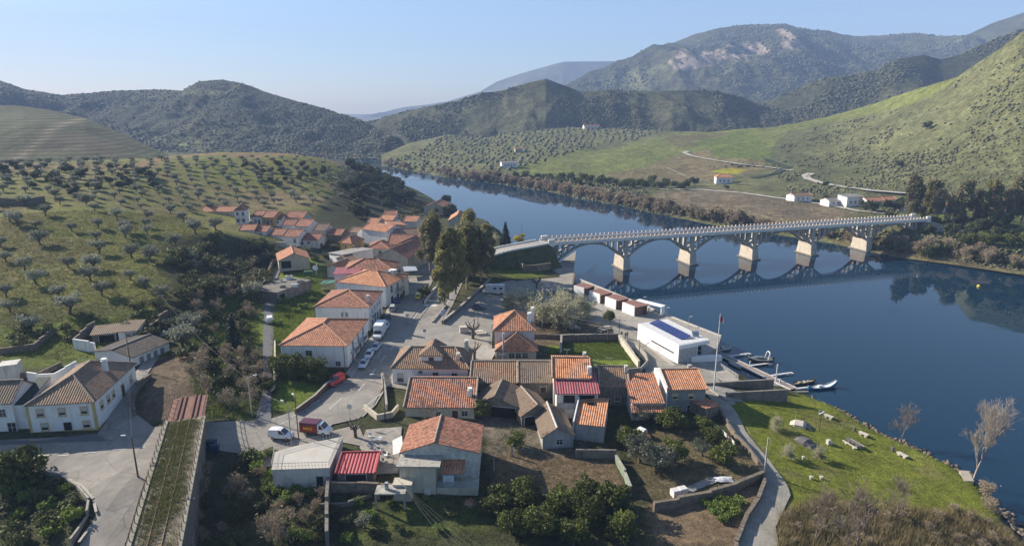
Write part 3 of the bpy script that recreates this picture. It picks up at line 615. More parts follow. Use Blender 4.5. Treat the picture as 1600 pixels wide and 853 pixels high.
mb.add(q + [Vector((p.x, p.y, -3)) for p in q], [tuple(range(n))[::-1]] + [(k, (k + 1) % n, n + (k + 1) % n, n + k) for k in range(n)]); mb.build('landing_slab', CONC, kind='structure')

# ---- the arch bridge
BA, BB_ = Vector((12.5, 236.3, 0)), Vector((186.5, 288.2, 0)); BD = (BB_ - BA); BL = BD.length; BD.normalize(); BR = math.atan2(BD.y, BD.x); BN = 6
SP0 = 3.0; SP = (BL - 6.0) / BN
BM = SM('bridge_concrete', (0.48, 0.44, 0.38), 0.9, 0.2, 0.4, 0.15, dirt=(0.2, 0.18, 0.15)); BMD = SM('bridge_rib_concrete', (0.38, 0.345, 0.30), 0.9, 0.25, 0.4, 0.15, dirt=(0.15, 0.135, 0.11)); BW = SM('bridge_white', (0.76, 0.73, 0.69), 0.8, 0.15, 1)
br = empty('arch_bridge', (BA.x, BA.y, 0), BR, 'long pale concrete arch bridge with six open spandrel arches over the river', 'bridge')
W2 = 3.6
mb = MB(); mb.bb(-1, BL + 1, -W2, W2, 11.55, 12.3); mb.build('deck', BM, br)
for s in (-1, 1):
    mb = MB(); y = s * (W2 + .05); mb.bb(-1, BL + 1, y - .14, y + .14, 11.75, 12.95); mb.build('parapet', BW, br)
    if s < 0:
        pm = MB().bb(-.17, .17, -.22, .22, 11.7, 13.75).mesh('parapet_post')
        for k in range(100):
            o = link('parapet_post', pm, br, BW); o.location = ((k + .3) * BL / 100.0, y, 0)
    else:
        mb = MB()
        for k in range(100): mb.bb((k + .3) * BL / 100 - .17, (k + .3) * BL / 100 + .17, y - .22, y + .22, 11.7, 13.75)
        tag(mb.build('parapet_post', BW, br), kind='stuff')
    mb = MB(); mb.bb(-.5, BL + .5, y - .07, y + .07, 13.1, 13.22); mb.bb(-.5, BL + .5, y - .07, y + .07, 13.42, 13.54); mb.build('railing', SM('rusty_rail', (0.30, 0.13, 0.09)), br)
mb = MB(); mb.bb(0, BL, -2.9, 2.9, 12.31, 12.36); mb.build('roadway', ASPH, br)
zs, zc = 4.9, 11.0
def archz(x):                                             # soffit of the rib measured from mid span
    h = SP / 2 - 1.1; u = min(1, abs(x) / h); return zs + (zc - zs) * (1 - u ** 2.0)
for k in range(BN):
    xc = SP0 + SP * (k + .5)
    for s in (-1, 1):
        mb = MB(); y = s * 2.7; n = 24; h = SP / 2 - 1.0
        for i in range(n):
            a = -h + 2 * h * i / n; b = -h + 2 * h * (i + 1) / n; za, zb = archz(a), archz(b)
            ta = .62 + .3 * (abs(a) / h); tb = .62 + .3 * (abs(b) / h)
            vs = [(xc + x_, y + q_, z_) for x_, z0_, t_ in ((a, za, ta), (b, zb, tb)) for q_ in (-.55, .55) for z_ in (z0_, z0_ + t_)]
            mb.add(vs, [(0, 4, 5, 1), (2, 3, 7, 6), (1, 5, 7, 3), (0, 2, 6, 4)] + ([(0, 1, 3, 2)] if i == 0 else []) + ([(4, 6, 7, 5)] if i == n - 1 else []))
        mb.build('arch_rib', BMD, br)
        for cxo in (-1, 1):
            for j in range(4):
                x_ = cxo * (SP / 2 - 3.0 - j * 2.35); zt = archz(x_) + .55
                if 11.6 - zt > .25: mb = MB(); mb.bb(xc + x_ - .28, xc + x_ + .28, y - .45, y + .45, zt, 11.6); mb.build('spandrel_column', BM, br)
    mb = MB()
    for j in (-4, -3, -2, -1, 0, 1, 2, 3, 4):
        x_ = j * 2.9; mb.bb(xc + x_ - .15, xc + x_ + .15, -2.2, 2.2, archz(x_) + .1, archz(x_) + .5)
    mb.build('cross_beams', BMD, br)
PB = SM('pier_masonry', (0.50, 0.44, 0.36), 0.9, 0.2, 0.5, 0.3, dirt=(0.28, 0.24, 0.2))
for k in range(1, BN):
    x = SP0 + SP * k; mb = MB(); A = [(x - 1.75, -4.9), (x + 1.75, -4.9), (x + 1.75, 4.9), (x - 1.75, 4.9)]; B = [(x - 1.35, -3.9), (x + 1.35, -3.9), (x + 1.35, 3.9), (x - 1.35, 3.9)]
    vs = [(a[0], a[1], -4) for a in A] + [(b[0], b[1], 5.1) for b in B]
    mb.add(vs, [(0, 1, 5, 4), (1, 2, 6, 5), (2, 3, 7, 6), (3, 0, 4, 7), (4, 5, 6, 7)]); pr = mb.build('pier', PB, br)
    mb = MB(); mb.bb(x - 2.05, x + 2.05, -5.3, 5.3, -4, .45); mb.build('footing', CONCD, pr)
    mb = MB()
    for s in (-1, 1): mb.bb(x - .8, x + .8, s * 2.7 - .5, s * 2.7 + .5, 5.05, 11.58)
    mb.bb(x - .3, x + .3, -2.3, 2.3, 8.2, 8.7)
    mb.build('pier_column', BM, pr)
for x0, x1 in ((-1.6, 3.6), (BL - 3.6, BL + 2.2)):
    mb = MB(); mb.bb(x0, x1, -4.0, 4.0, -4, 11.5); a = mb.build('abutment', CONCD, br)
    for s in (-1, 1): mb = MB(); mb.bb((x0 + x1) / 2 - 1.2, (x0 + x1) / 2 + 1.2, s * 4 - .4, s * 4 + .4, 11.4, 14.0); mb.build('end_pillar', BW, a)
for x in (-8, 44, 96, 150):
    lp = empty('street_lamp', BA + BD * x + Vector((-BD.y, BD.x, 0)) * 4.0 + Vector((0, 0, 12.3)), BR, {-8: 'thin dark lamp post just before the left end of the bridge', 44: 'thin dark lamp post on the bridge above the first piers', 96: 'thin dark lamp post near the middle of the bridge', 150: 'thin dark lamp post on the right part of the bridge'}[x], 'street lamp', 'lamp posts on the bridge')
    mb = MB(); mb.tube((0, 0, -.5), (0, 0, 6.5), .09, .05); mb.build('pole', SM('dark_metal', (0.06, 0.06, 0.06), .5), lp); mb = MB(); mb.tube((0, 0, 6.5), (0, -1, 6.7), .04); mb.box((0, -1.1, 6.66), (.3, .6, .15)); mb.build('lamp_head', SM('dark_metal', (0.06, 0.06, 0.06)), lp)
# approach embankment on the left, ramping up under the trees
ap = [Vector(q) for q in [(*P(706, 440, 6.0).xy, 6.05), (*P(722, 418, 7.2).xy, 7.1), (*P(748, 403, 9.2).xy, 9.1), (*P(785, 391, 11.2).xy, 11.2), (*P(822, 383.5, 12.2).xy, 12.15)]] + [BA + BD * -1.0 + Vector((0, 0, 12.3))]
fine = []
for i in range(len(ap) - 1):
    p0, p1, p2, p3 = ap[max(i - 1, 0)], ap[i], ap[i + 1], ap[min(i + 2, len(ap) - 1)]
    for k in range(6):
        t_ = k / 6; fine.append(0.5 * ((2 * p1) + (p2 - p0) * t_ + (2 * p0 - 5 * p1 + 4 * p2 - p3) * t_ ** 2 + (3 * p1 - p0 - 3 * p2 + p3) * t_ ** 3))
fine.append(ap[-1])
mb = MB(); secs = []
for i, p in enumerate(fine):
    d = fine[min(i + 1, len(fine) - 1)] - fine[max(i - 1, 0)]; d.z = 0; d.normalize(); n = Vector((d.y, -d.x, 0))   # to the right: camera side
    h = p.z - 2; secs.append([p + n * (4.2 + h * .85) + Vector((0, 0, -h)), p + n * (4.6 + h * .3) + Vector((0, 0, -h * .45)), p + n * 4.2, p - n * 4.2, p - n * (4.2 + h * .9) - Vector((0, 0, h + 3))])
for a, b in zip(secs[:-1], secs[1:]):
    for k in range(4): mb.quad(a[k], a[k + 1], b[k + 1], b[k])
mb.add(secs[-1], [(0, 1, 2, 3, 4)]); mb.build('embankment', SM('ivy_bank', (0.075, 0.085, 0.03), 0.95, 0.5, 0.6, 1.0, fine=2), kind='structure')
ribbon('approach_road', [tuple(p) for p in fine], 7.0, SM('approach_paving', (0.34, 0.32, 0.29)), 0.05, world=True, zf=False)
for s, lb in ((1, 'low pale parapet on the square side of the bridge approach'), (-1, 'low pale parapet on the far side of the bridge approach')):
    mb = MB(); L = []
    for i, p in enumerate(fine[8:]):
        d = fine[min(i + 9, len(fine) - 1)] - fine[i + 7]; d.z = 0; d.normalize(); L.append(p + Vector((d.y, -d.x, 0)) * 3.9 * s)
    for a, b in zip(L[:-1], L[1:]):
        c = (a + b) / 2; mb.box((c.x, c.y, c.z + .25), ((b - a).length + .1, .3, .7), math.atan2((b - a).y, (b - a).x))
    tag(mb.build('parapet_wall', BW), lb, 'wall')
mb = MB(); q = [P(806, 412, 6), P(822, 420, 5.5), P(858, 414, 5), P(856, 424, 4.4), P(822, 430, 4.4), P(812, 424, 4.6)]
wall([(806, 411), (818, 424), (838, 424), (860, 420)], 2.2, .6, STONE, 'dark stone wing wall at the foot of the ivy embankment')
# right abutment wing and road beyond
e = BB_ + BD * 2; wv = [e + Vector((0, -4, 11.6)), e + Vector((20, -10, 6.5)), e + Vector((30, -12, 4.5))]
mb = MB()
for a, b in zip(wv[:-1], wv[1:]):
    mb.quad(a, b, Vector((b.x, b.y - 2, 0)), Vector((a.x, a.y - 3, 0))); mb.quad(a, a + Vector((0, 5, 0)), b + Vector((0, 5, 0)), b)
mb.build('wing_wall', CONC, label='sloping pale concrete wing wall at the right end of the bridge', cat='wall')

# ---- railway on its stone viaduct
RZ_ = 9.3
va = [P(180, 915, RZ_), P(195, 853, RZ_), P(262, 655, RZ_), P(276, 636, RZ_)]; vb = [P(272, 915, RZ_), P(281, 853, RZ_), P(318, 654, RZ_), P(324, 640, RZ_)]
vA0, vA1, vB0, vB1 = va[0], va[2], vb[0], vb[2]
vd = (vA1 - vA0 + vB1 - vB0) / 2; vL = vd.length; vd.normalize(); vc = (vA0 + vB0) / 2; vang = math.atan2(vd.y, vd.x); VW = 3.15
vi = empty('railway_viaduct', (vc.x, vc.y, 0), vang, 'disused grassy railway viaduct with stone wall and rusty rails', 'viaduct')
mb = MB(); mb.bb(-30, vL, -VW, VW, -1, RZ_ - .02); mb.build('wall', SM('viaduct_stone', (0.19, 0.165, 0.14), .95, .4, .7, .8, fine=2.5, dirt=(0.06, 0.06, 0.05)), vi)
for s in (-1, 1):
    mb = MB(); mb.bb(-30, vL, s * (VW - .22) - .3, s * (VW - .22) + .3, RZ_ - .05, RZ_ + .28); mb.build('coping', SM('lichen_coping', (0.25, 0.24, 0.19)), vi)
    mb = MB(); n = int((vL + 30) / 1.9)
    for k in range(n):
        x = -30 + (k + .5) * 1.9
        mb.box((x, s * (VW - .2), RZ_ + .8), (.09, .09, 1.3))
    RUST = SM('rusted_iron', (0.13, 0.085, 0.06), .8)
    mb.bb(-30, vL, s * (VW - .2) - .025, s * (VW - .2) + .025, RZ_ + 1.28, RZ_ + 1.33); mb.bb(-30, vL, s * (VW - .2) - .025, s * (VW - .2) + .025, RZ_ + .8, RZ_ + .84); mb.build('railing', RUST, vi)
    mb = MB(); mb.bb(-30, vL, s * .82 - .05, s * .82 + .05, RZ_ + .12, RZ_ + .26); mb.build('rail', SM('rail_rust', (0.22, 0.14, 0.09), .7), vi)
mb = MB(); mb.bb(-30, vL, -VW + .55, VW - .55, RZ_ - .02, RZ_ + .06)
mb.build('track_bed', None, vi).data.materials.append(SM('ballast', (0.24, 0.20, 0.155), .95, .45, .35, 1.0, fine=4, dirt=(0.09, 0.11, 0.03)))
mb = MB()
for k in range(int((vL + 30) / .75)): mb.bb(-30 + k * .75, -30 + k * .75 + .24, -1.25, 1.25, RZ_ + .03, RZ_ + .11)
mb.build('sleepers', SM('old_sleeper', (0.17, 0.13, 0.10)), vi)
# short rusty span across the lane, and the old track bed beyond
rb = empty('railway_span', (vc + vd * (vL + .1)).to_tuple()[:2] + (RZ_,), vang, 'rusty steel girder span carrying the track over the lane', 'bridge')
mb = MB(); mb.bb(0, 9.5, -2.9, 2.9, -.45, -.05); mb.build('deck_plate', SM('rust_plate', (0.22, 0.11, 0.08), .85, .3, 1), rb)
for y in (-1.55, -.8, .8, 1.55): mb = MB(); mb.bb(-.2, 9.7, y - .13, y + .13, -.3, .18); mb.build('girder', SM('rust_girder', (0.15, 0.07, 0.055), .85), rb)
for s in (-1, 1):
    mb = MB(); mb.bb(-.2, 9.7, s * 2.8 - .03, s * 2.8 + .03, .98, 1.04); mb.bb(-.2, 9.7, s * 2.8 - .03, s * 2.8 + .03, .5, .55)
    for k in range(6): mb.bb(k * 1.88 - .04, k * 1.88 + .04, s * 2.8 - .04, s * 2.8 + .04, -.1, 1.04)
    mb.build('railing', RUST, rb)
# ================================================================ BUILDINGS
def rooftile(name, col, var=0.35, per=0.42, moss=0.0, mosscol=(0.10, 0.085, 0.06), course=0.40, depth=0.10, streak=0.4, metal=False):
    """clay tiles: rows of round tiles down the slope, courses across, each tile fired its own shade"""
    m, t, b = newmat(name); uv = nd(t, 'ShaderNodeUVMap').outputs[0]; g = nd(t, 'ShaderNodeNewGeometry').outputs['Position']
    s = nd(t, 'ShaderNodeSeparateXYZ', {0: uv})
    def M_(op, a, b_=None, c_=None):
        n = t.nodes.new('ShaderNodeMath'); n.operation = op
        for i, v in enumerate((a, b_, c_)):
            if v is None: continue
            if hasattr(v, 'is_linked'): t.links.new(v, n.inputs[i])
            else: n.inputs[i].default_value = v
        return n.outputs[0]
    us = M_('MULTIPLY', s.outputs[0], 1 / per); vs = M_('MULTIPLY', s.outputs[1], 1 / course)
    wv = M_('ABSOLUTE', M_('SINE', M_('MULTIPLY', us, math.pi)))
    fr = M_('FRACT', vs)
    cell = nd(t, 'ShaderNodeCombineXYZ', {0: M_('FLOOR', us), 1: M_('FLOOR', vs)})
    wn = nd(t, 'ShaderNodeTexWhiteNoise', {'Vector': cell.outputs[0]}, noise_dimensions='2D').outputs['Value']
    n1 = nd(t, 'ShaderNodeTexNoise', {'Vector': g, 'Scale': 0.55, 'Detail': 6.0, 'Roughness': 0.7}).outputs[0]
    mp = nd(t, 'ShaderNodeMapping', {'Vector': uv, 'Scale': (2.2, 0.25, 1)}); n2 = nd(t, 'ShaderNodeTexNoise', {'Vector': mp.outputs[0], 'Scale': 1.0, 'Detail': 4.0}).outputs[0]
    lo = tuple(c * (1 - var) for c in col); hi = tuple(min(1, c * (1 + var * .8)) for c in col)
    c = ramp(t, wn, [(0.0, lo), (0.5, col), (1.0, hi)])
    c = mixc(t, 1.0, c, ramp(t, n1, [(0.3, gray(1 - streak)), (0.65, gray(1.08))]), 'MULTIPLY')
    c = mixc(t, 1.0, c, ramp(t, n2, [(0.3, gray(1 - streak * .7)), (0.6, gray(1.05))]), 'MULTIPLY')
    if moss: c = mixc(t, ramp(t, n1, [(0.62 - moss * .3, gray(0)), (0.75 - moss * .3, gray(.8))]), c, mosscol)
    hgt = M_('ADD', M_('MULTIPLY', wv, 1.0), M_('MULTIPLY', fr, -0.35 if not metal else 0.0))
    c = mixc(t, 1.0, c, ramp(t, wv, [(0.0, gray(0.5 if not metal else .75)), (0.35, gray(1.0))]), 'MULTIPLY')     # darker along the channels between the ribs
    t.links.new(c, b.inputs['Base Color']); b.inputs['Roughness'].default_value = .85 if not metal else .5; b.inputs['Specular IOR Level'].default_value = .2
    bn = nd(t, 'ShaderNodeBump', {'Height': hgt, 'Strength': 1.0, 'Distance': depth}); t.links.new(bn.outputs[0], b.inputs['Normal'])
    return m
T_NEW = rooftile('clay_tile_new', (0.58, 0.275, 0.15), .24, streak=.28, moss=.08)
T_OR = rooftile('clay_tile_orange', (0.50, 0.235, 0.14), .32, streak=.3, moss=.15)
T_RED = rooftile('clay_tile_red', (0.41, 0.19, 0.125), .38, streak=.35, moss=.3)
T_OLD = rooftile('clay_tile_old', (0.44, 0.25, 0.16), .45, streak=.5, moss=.75, mosscol=(0.20, 0.155, 0.11))
T_BRN = rooftile('clay_tile_brown', (0.31, 0.195, 0.135), .5, streak=.5, moss=.9, mosscol=(0.18, 0.145, 0.105))
T_SLATE = rooftile('tile_dark', (0.11, 0.09, 0.08), .4, streak=.5, moss=.4, mosscol=(0.06, 0.055, 0.045))
T_MET = rooftile('red_metal_sheet', (0.34, 0.055, 0.065), .06, per=.55, streak=.12, metal=True, course=5)
T_PINK = rooftile('faded_red_metal_sheet', (0.33, 0.10, 0.11), .12, per=.5, streak=.2, metal=True, course=5)
T_GREY = rooftile('grey_corrugated_sheet', (0.28, 0.27, 0.25), .2, per=.35, streak=.35, moss=.2, metal=True, course=3)
RIDGE = SM('ridge_mortar', (0.46, 0.27, 0.18), .9, .3, 2); RIDGEO = SM('old_ridge_mortar', (0.36, 0.30, 0.24), .9, .35, 2)
W_WHITE = SM('limewash', (0.72, 0.72, 0.71), .85, .07, .5, .1, dirt=(0.48, 0.46, 0.42)); W_DIRTY = SM('dirty_limewash', (0.58, 0.56, 0.52), .9, .14, .7, .15, dirt=(0.27, 0.24, 0.20))
W_BEIGE = SM('beige_render', (0.44, 0.40, 0.32), .9, .12, .7, .12, dirt=(0.25, 0.21, 0.16)); W_OCHRE = SM('ochre_render', (0.48, 0.30, 0.10), .9, .14, .8, .12, dirt=(0.28, 0.17, .08))
W_STONE = SM('rubble_wall', (0.23, 0.195, 0.155), .95, .4, 1.6, .7, fine=4, dirt=(0.11, 0.09, 0.07)); W_GREY = SM('grey_render', (0.33, 0.33, 0.33), .9, .16, .8, .15, dirt=(0.17, 0.16, 0.15))
W_PINK = SM('lilac_render', (0.45, 0.36, 0.42), .9, .1, .8); W_GREEN = SM('pale_green_render', (0.42, 0.45, 0.36), .9, .1, .8)
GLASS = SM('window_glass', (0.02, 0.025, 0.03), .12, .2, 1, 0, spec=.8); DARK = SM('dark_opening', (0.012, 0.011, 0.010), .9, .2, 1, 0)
FRAME = SM('white_window_frame', (0.55, 0.55, 0.53), .7, .1, 2, 0); FRAMEY = SM('yellow_surround', (0.52, 0.40, 0.19), .85, .15, 2, .05); BROWND = SM('brown_door', (0.10, 0.05, 0.03), .6, .3, 3, .1)
SHUT = SM('roller_shutter', (0.45, 0.44, 0.42), .7, .1, 3, .1); GREYD = SM('grey_door', (0.2, 0.2, 0.2), .6, .2, 3); YEL = SM('yellow_plinth', (0.50, 0.37, 0.15), .9, .15, 1)
_wm = {}
def opening(parent, face, W, D, xf, z, w, h, kind, bm_):
    """window or door set against face f (front), r, l or b"""
    key = (round(w, 2), round(h, 2), kind)
    if key not in _wm:
        fr = FRAMEY if 'y' in kind else FRAME; fw = .16 if 'y' in kind else .09
        f = MB(); f.bb(-w / 2 - fw, -w / 2, -.07, .02, -fw, h + fw); f.bb(w / 2, w / 2 + fw, -.07, .02, -fw, h + fw); f.bb(-w / 2, w / 2, -.07, .02, h, h + fw)
        if kind[0] != 'd': f.bb(-w / 2 - fw * 1.4, w / 2 + fw * 1.4, -.14, .02, -fw - .08, -fw + .002 + .04)
        p = MB()
        if kind[0] == 'w':
            p.bb(-w / 2, w / 2, -.012, .01, 0, h); q = MB(); q.bb(-.03, .03, -.045, -.013, 0, h); q.bb(-w / 2, -.03, -.04, -.013, h * .55, h * .55 + .05); q.bb(.03, w / 2, -.04, -.013, h * .55, h * .55 + .05)
        elif kind[0] == 's':
            p.bb(-w / 2, w / 2, -.012, .01, 0, h * .42); q = MB(); q.bb(-w / 2, w / 2, -.05, .01, h * .42, h)
        else:
            p.bb(-w / 2, w / 2, -.03, .01, 0, h); q = MB(); q.bb(-w * .36, w * .36, -.045, -.031, h * .55, h * .9)
        _wm[key] = (f.mesh('window_frame'), p.mesh('pane'), q.mesh('bar'), fr)
    fm, pm, qm, fr = _wm[key]
    rz, loc = {'f': (0, (xf * W, 0, z)), 'r': (math.pi / 2, (W, xf * D, z)), 'l': (-math.pi / 2, (0, (1 - xf) * D, z)), 'b': (math.pi, ((1 - xf) * W, D, z))}[face]
    nm = {'w': 'window', 's': 'window', 'd': 'door', 'g': 'door', 'o': 'doorway'}[kind[0]]
    o = link(nm, fm, parent, fr); o.location = loc; o.rotation_euler = (0, 0, rz)
    c = link({'w': 'pane', 's': 'pane', 'd': 'door_leaf', 'g': 'door_leaf', 'o': 'shade_panel'}[kind[0]], pm, o, {'w': GLASS, 's': GLASS, 'd': BROWND, 'g': GREYD, 'o': DARK}[kind[0]])  # 'o': flat panel, near-black colour stands in for shade inside the opening
    if kind[0] in 'wsd': link({'w': 'glazing_bar', 's': 'shutter', 'd': 'door_panel'}[kind[0]], qm, o, {'w': FRAME, 's': SHUT, 'd': BROWND}[kind[0]])
def slab(mb, pts, th=.14):
    pts = [Vector(p) for p in pts]; n = (pts[1] - pts[0]).cross(pts[2] - pts[0]).normalized()
    if n.z < 0: pts = pts[::-1]; n = -n
    e = Vector((0, 0, 1)).cross(n)
    e = Vector((1, 0, 0)) if e.length < 1e-3 else e.normalized()
    s = n.cross(e); uv = [(p.dot(e), p.dot(s)) for p in pts]; k = len(pts); lo = [p - Vector((0, 0, th)) for p in pts]
    mb.add(pts + lo, [tuple(range(k)), tuple(range(2 * k - 1, k - 1, -1))] + [(i, k + i, k + (i + 1) % k, (i + 1) % k) for i in range(k)],
           [uv, uv[::-1]] + [[uv[i], uv[i], uv[(i + 1) % k], uv[(i + 1) % k]] for i in range(k)])
def make_roof(root, W, D, eh, kind, rh, tile, o=.35, rp=.5, hipin=None, ridge=True, rm=None):
    mb = MB(); rg = MB(); rm = rm or RIDGE; x0, x1, y0, y1 = -o, W + o, -o, D + o
    def cap(a, b): rg.tube(Vector(a) + Vector((0, 0, .03)), Vector(b) + Vector((0, 0, .03)), .17, n=6)
    if kind == 'gx':                                      # ridge parallel to the front
        yr = D * rp; s1 = rh / yr; s2 = rh / (D - yr); zf = eh - o * s1; zb = eh - o * s2; zr = eh + rh
        slab(mb, [(x0, y0, zf), (x1, y0, zf), (x1, yr, zr), (x0, yr, zr)]); slab(mb, [(x1, y1, zb), (x0, y1, zb), (x0, yr, zr), (x1, yr, zr)]); cap((x0, yr, zr), (x1, yr, zr))
        cap((x0 + .1, y0, zf), (x0 + .1, yr, zr)); cap((x1 - .1, y0, zf), (x1 - .1, yr, zr))
        gab = [((0, 0, eh), (0, yr, zr), (0, D, eh)), ((W, 0, eh), (W, D, eh), (W, yr, zr))]
    elif kind == 'gy':
        xr = W * rp; s1 = rh / xr; s2 = rh / (W - xr); zl = eh - o * s1; z2 = eh - o * s2; zr = eh + rh
        slab(mb, [(x0, y1, zl), (x0, y0, zl), (xr, y0, zr), (xr, y1, zr)]); slab(mb, [(x1, y0, z2), (x1, y1, z2), (xr, y1, zr), (xr, y0, zr)]); cap((xr, y0, zr), (xr, y1, zr))
        gab = [((0, 0, eh), (W, 0, eh), (xr, 0, zr)), ((0, D, eh), (xr, D, zr), (W, D, eh))]
    elif kind == 'hip':
        zr = eh + rh; gab = []
        if D >= W:
            i = hipin if hipin is not None else W / 2; a, b = (W / 2, i, zr), (W / 2, max(D - i, i + .05), zr); sl = rh / (W / 2); ze = eh - o * sl
            c = [(x0, y0, ze), (x1, y0, ze), (x1, y1, ze), (x0, y1, ze)]
            slab(mb, [c[0], c[1], a]); slab(mb, [c[1], c[2], b, a]); slab(mb, [c[2], c[3], b]); slab(mb, [c[3], c[0], a, b])
            cap(a, b); [cap(u, v) for u, v in ((c[0], a), (c[1], a), (c[2], b), (c[3], b))]
        else:
            i = hipin if hipin is not None else D / 2; a, b = (i, D / 2, zr), (max(W - i, i + .05), D / 2, zr); sl = rh / (D / 2); ze = eh - o * sl
            c = [(x0, y0, ze), (x1, y0, ze), (x1, y1, ze), (x0, y1, ze)]
            slab(mb, [c[0], c[1], b, a]); slab(mb, [c[1], c[2], b]); slab(mb, [c[2], c[3], a, b]); slab(mb, [c[3], c[0], a])
            cap(a, b); [cap(u, v) for u, v in ((c[0], a), (c[3], a), (c[1], b), (c[2], b))]
    elif kind in ('sf', 'sb', 'sl', 'sr'):                # one slope falling to the front, back, left or right
        z = {'sf': (0, 0, rh, rh), 'sb': (rh, rh, 0, 0), 'sl': (0, rh, rh, 0), 'sr': (rh, 0, 0, rh)}[kind]
        slab(mb, [(x0, y0, eh + z[0]), (x1, y0, eh + z[1]), (x1, y1, eh + z[2]), (x0, y1, eh + z[3])])
        gab = {'sf': [((0, 0, eh), (0, D, eh + rh), (0, D, eh)), ((W, 0, eh), (W, D, eh), (W, D, eh + rh)), ((0, D, eh), (0, D, eh + rh), (W, D, eh + rh), (W, D, eh))],
               'sl': [((0, 0, eh), (W, 0, eh), (W, 0, eh + rh)), ((W, 0, eh), (W, D, eh), (W, D, eh + rh), (W, 0, eh + rh)), ((0, D, eh), (W, D, eh + rh), (W, D, eh))],
               'sr': [((0, 0, eh), (W, 0, eh), (0, 0, eh + rh)), ((0, D, eh), (0, 0, eh), (0, 0, eh + rh), (0, D, eh + rh)), ((W, D, eh), (0, D, eh), (0, D, eh + rh))],
               'sb': [((0, 0, eh), (W, 0, eh), (W, 0, eh + rh), (0, 0, eh + rh)), ((0, 0, eh), (0, 0, eh + rh), (0, D, eh)), ((W, 0, eh), (W, D, eh), (W, 0, eh + rh))]}[kind]; ridge = False
    else: return [], None
    r = mb.build('roof', tile, root)
    if ridge and rg.v: rg.build('ridge_tiles', rm, r)
    return gab, r
def chimney(roof, x, y, z0, h, s=.55, mat=None, s2=None):
    mb = MB(); s2 = s2 or s; mb.bb(x - s / 2, x + s / 2, y - s2 / 2, y + s2 / 2, z0, z0 + h); mb.bb(x - s / 2 - .08, x + s / 2 + .08, y - s2 / 2 - .08, y + s2 / 2 + .08, z0 + h, z0 + h + .12)
    for i in (-1, 1): mb.bb(x + i * s * .38 - .06, x + i * s * .38 + .06, y - .18, y + .18, z0 + h + .12, z0 + h + .4)
    mb.bb(x - s / 2 - .05, x + s / 2 + .05, y - s2 / 2 - .05, y + s2 / 2 + .05, z0 + h + .4, z0 + h + .48)
    return mb.build('chimney', mat or W_DIRTY, roof)
def house(label, fl, fr, third, z0, eh, kind, rh, wm, tile, op=(), ch=(), name='house', cat='house', group=None, o=.35, rp=.5, hipin=None, plinth=None, rm=None, ridge=True, dig=1.0):
    ze = z0 + eh; A = P(*fl, ze); B = P(*fr, ze); d = (B - A); W = d.length; ang = math.atan2(d.y, d.x); n = Vector((-d.y, d.x, 0)).normalized()
    D = third if isinstance(third, (int, float)) else max(3.0, (P(*third, ze) - B).dot(n))
    root = empty(name, (A.x, A.y, z0), ang, label, cat, group)
    gab, roof = make_roof(root, W, D, eh, kind, rh, tile, o, rp, hipin, ridge, rm)
    wl = MB(); wl.add([(0, 0, -dig), (W, 0, -dig), (W, D, -dig), (0, D, -dig), (0, 0, eh), (W, 0, eh), (W, D, eh), (0, D, eh)], [(0, 1, 5, 4), (1, 2, 6, 5), (2, 3, 7, 6), (3, 0, 4, 7), (4, 5, 6, 7)])
    for gface in gab: wl.add([Vector(p) - Vector((0, 0, .03)) for p in gface], [tuple(range(len(gface)))])
    wl.build('wall', wm, root)
    if plinth: mb = MB(); mb.bb(-.04, W + .04, -.04, D + .04, -dig, .55); mb.build('plinth', plinth, root)
    for q in op: opening(root, q[0], W, D, *q[1:], None)
    for c in ch:
        x, y = c[0] * W, c[1] * D; chimney(roof if roof else root, x, y, eh - .2, c[2], *(c[3:]))
    if roof and name == 'house' and D > 8 and random.random() < .55:
        mb = MB(); x, y, z = W * random.uniform(.3, .7), D * .5, eh + rh; mb.tube((x, y, z - .3), (x, y, z + 1.8), .03, n=4); mb.tube((x - .7, y, z + 1.7), (x + .7, y, z + 1.7), .025, n=4)
        for k in range(5): mb.tube((x - .6 + k * .3, y - .35, z + 1.7), (x - .6 + k * .3, y + .35, z + 1.7), .02, n=3)
        mb.build('aerial', SM('aerial_metal', (0.35, 0.35, 0.35), .5), roof)
    return root, W, D, roof
def row(face, n, z, w, h, kind, a=.12, b=.88): return [(face, a + (b - a) * ((i + .5) / n), z, w, h, kind) for i in range(n)]
def balcony(root, face, W, D, xf, z, w, dep=1.1, solid=False):
    rz, loc = {'f': (0, (xf * W, 0, z)), 'r': (math.pi / 2, (W, xf * D, z))}[face]
    mb = MB(); mb.bb(-w / 2, w / 2, -dep, 0, -.15, 0)
    if solid: mb.bb(-w / 2, w / 2, -dep, -dep + .1, 0, .95); mb.bb(-w / 2, -w / 2 + .1, -dep + .1, 0, 0, .95); mb.bb(w / 2 - .1, w / 2, -dep + .1, 0, 0, .95)
    o = mb.build('balcony', W_DIRTY, root); o.location = loc; o.rotation_euler = (0, 0, rz)
    if not solid:
        q = MB(); n = max(3, int(w / .22)); y = -dep + .05
        for k in range(n + 1): q.bb(-w / 2 + w * k / n - .015, -w / 2 + w * k / n + .015, y - .015, y + .015, 0, .95)
        q.bb(-w / 2, w / 2, y - .03, y + .03, .95, 1.0); q.bb(-w / 2, -w / 2 + .04, y, 0, .93, .98); q.bb(w / 2 - .04, w / 2, y, 0, .93, .98); q.build('railing', SM('balcony_iron', (0.05, 0.05, 0.055), .6), o)
    return o

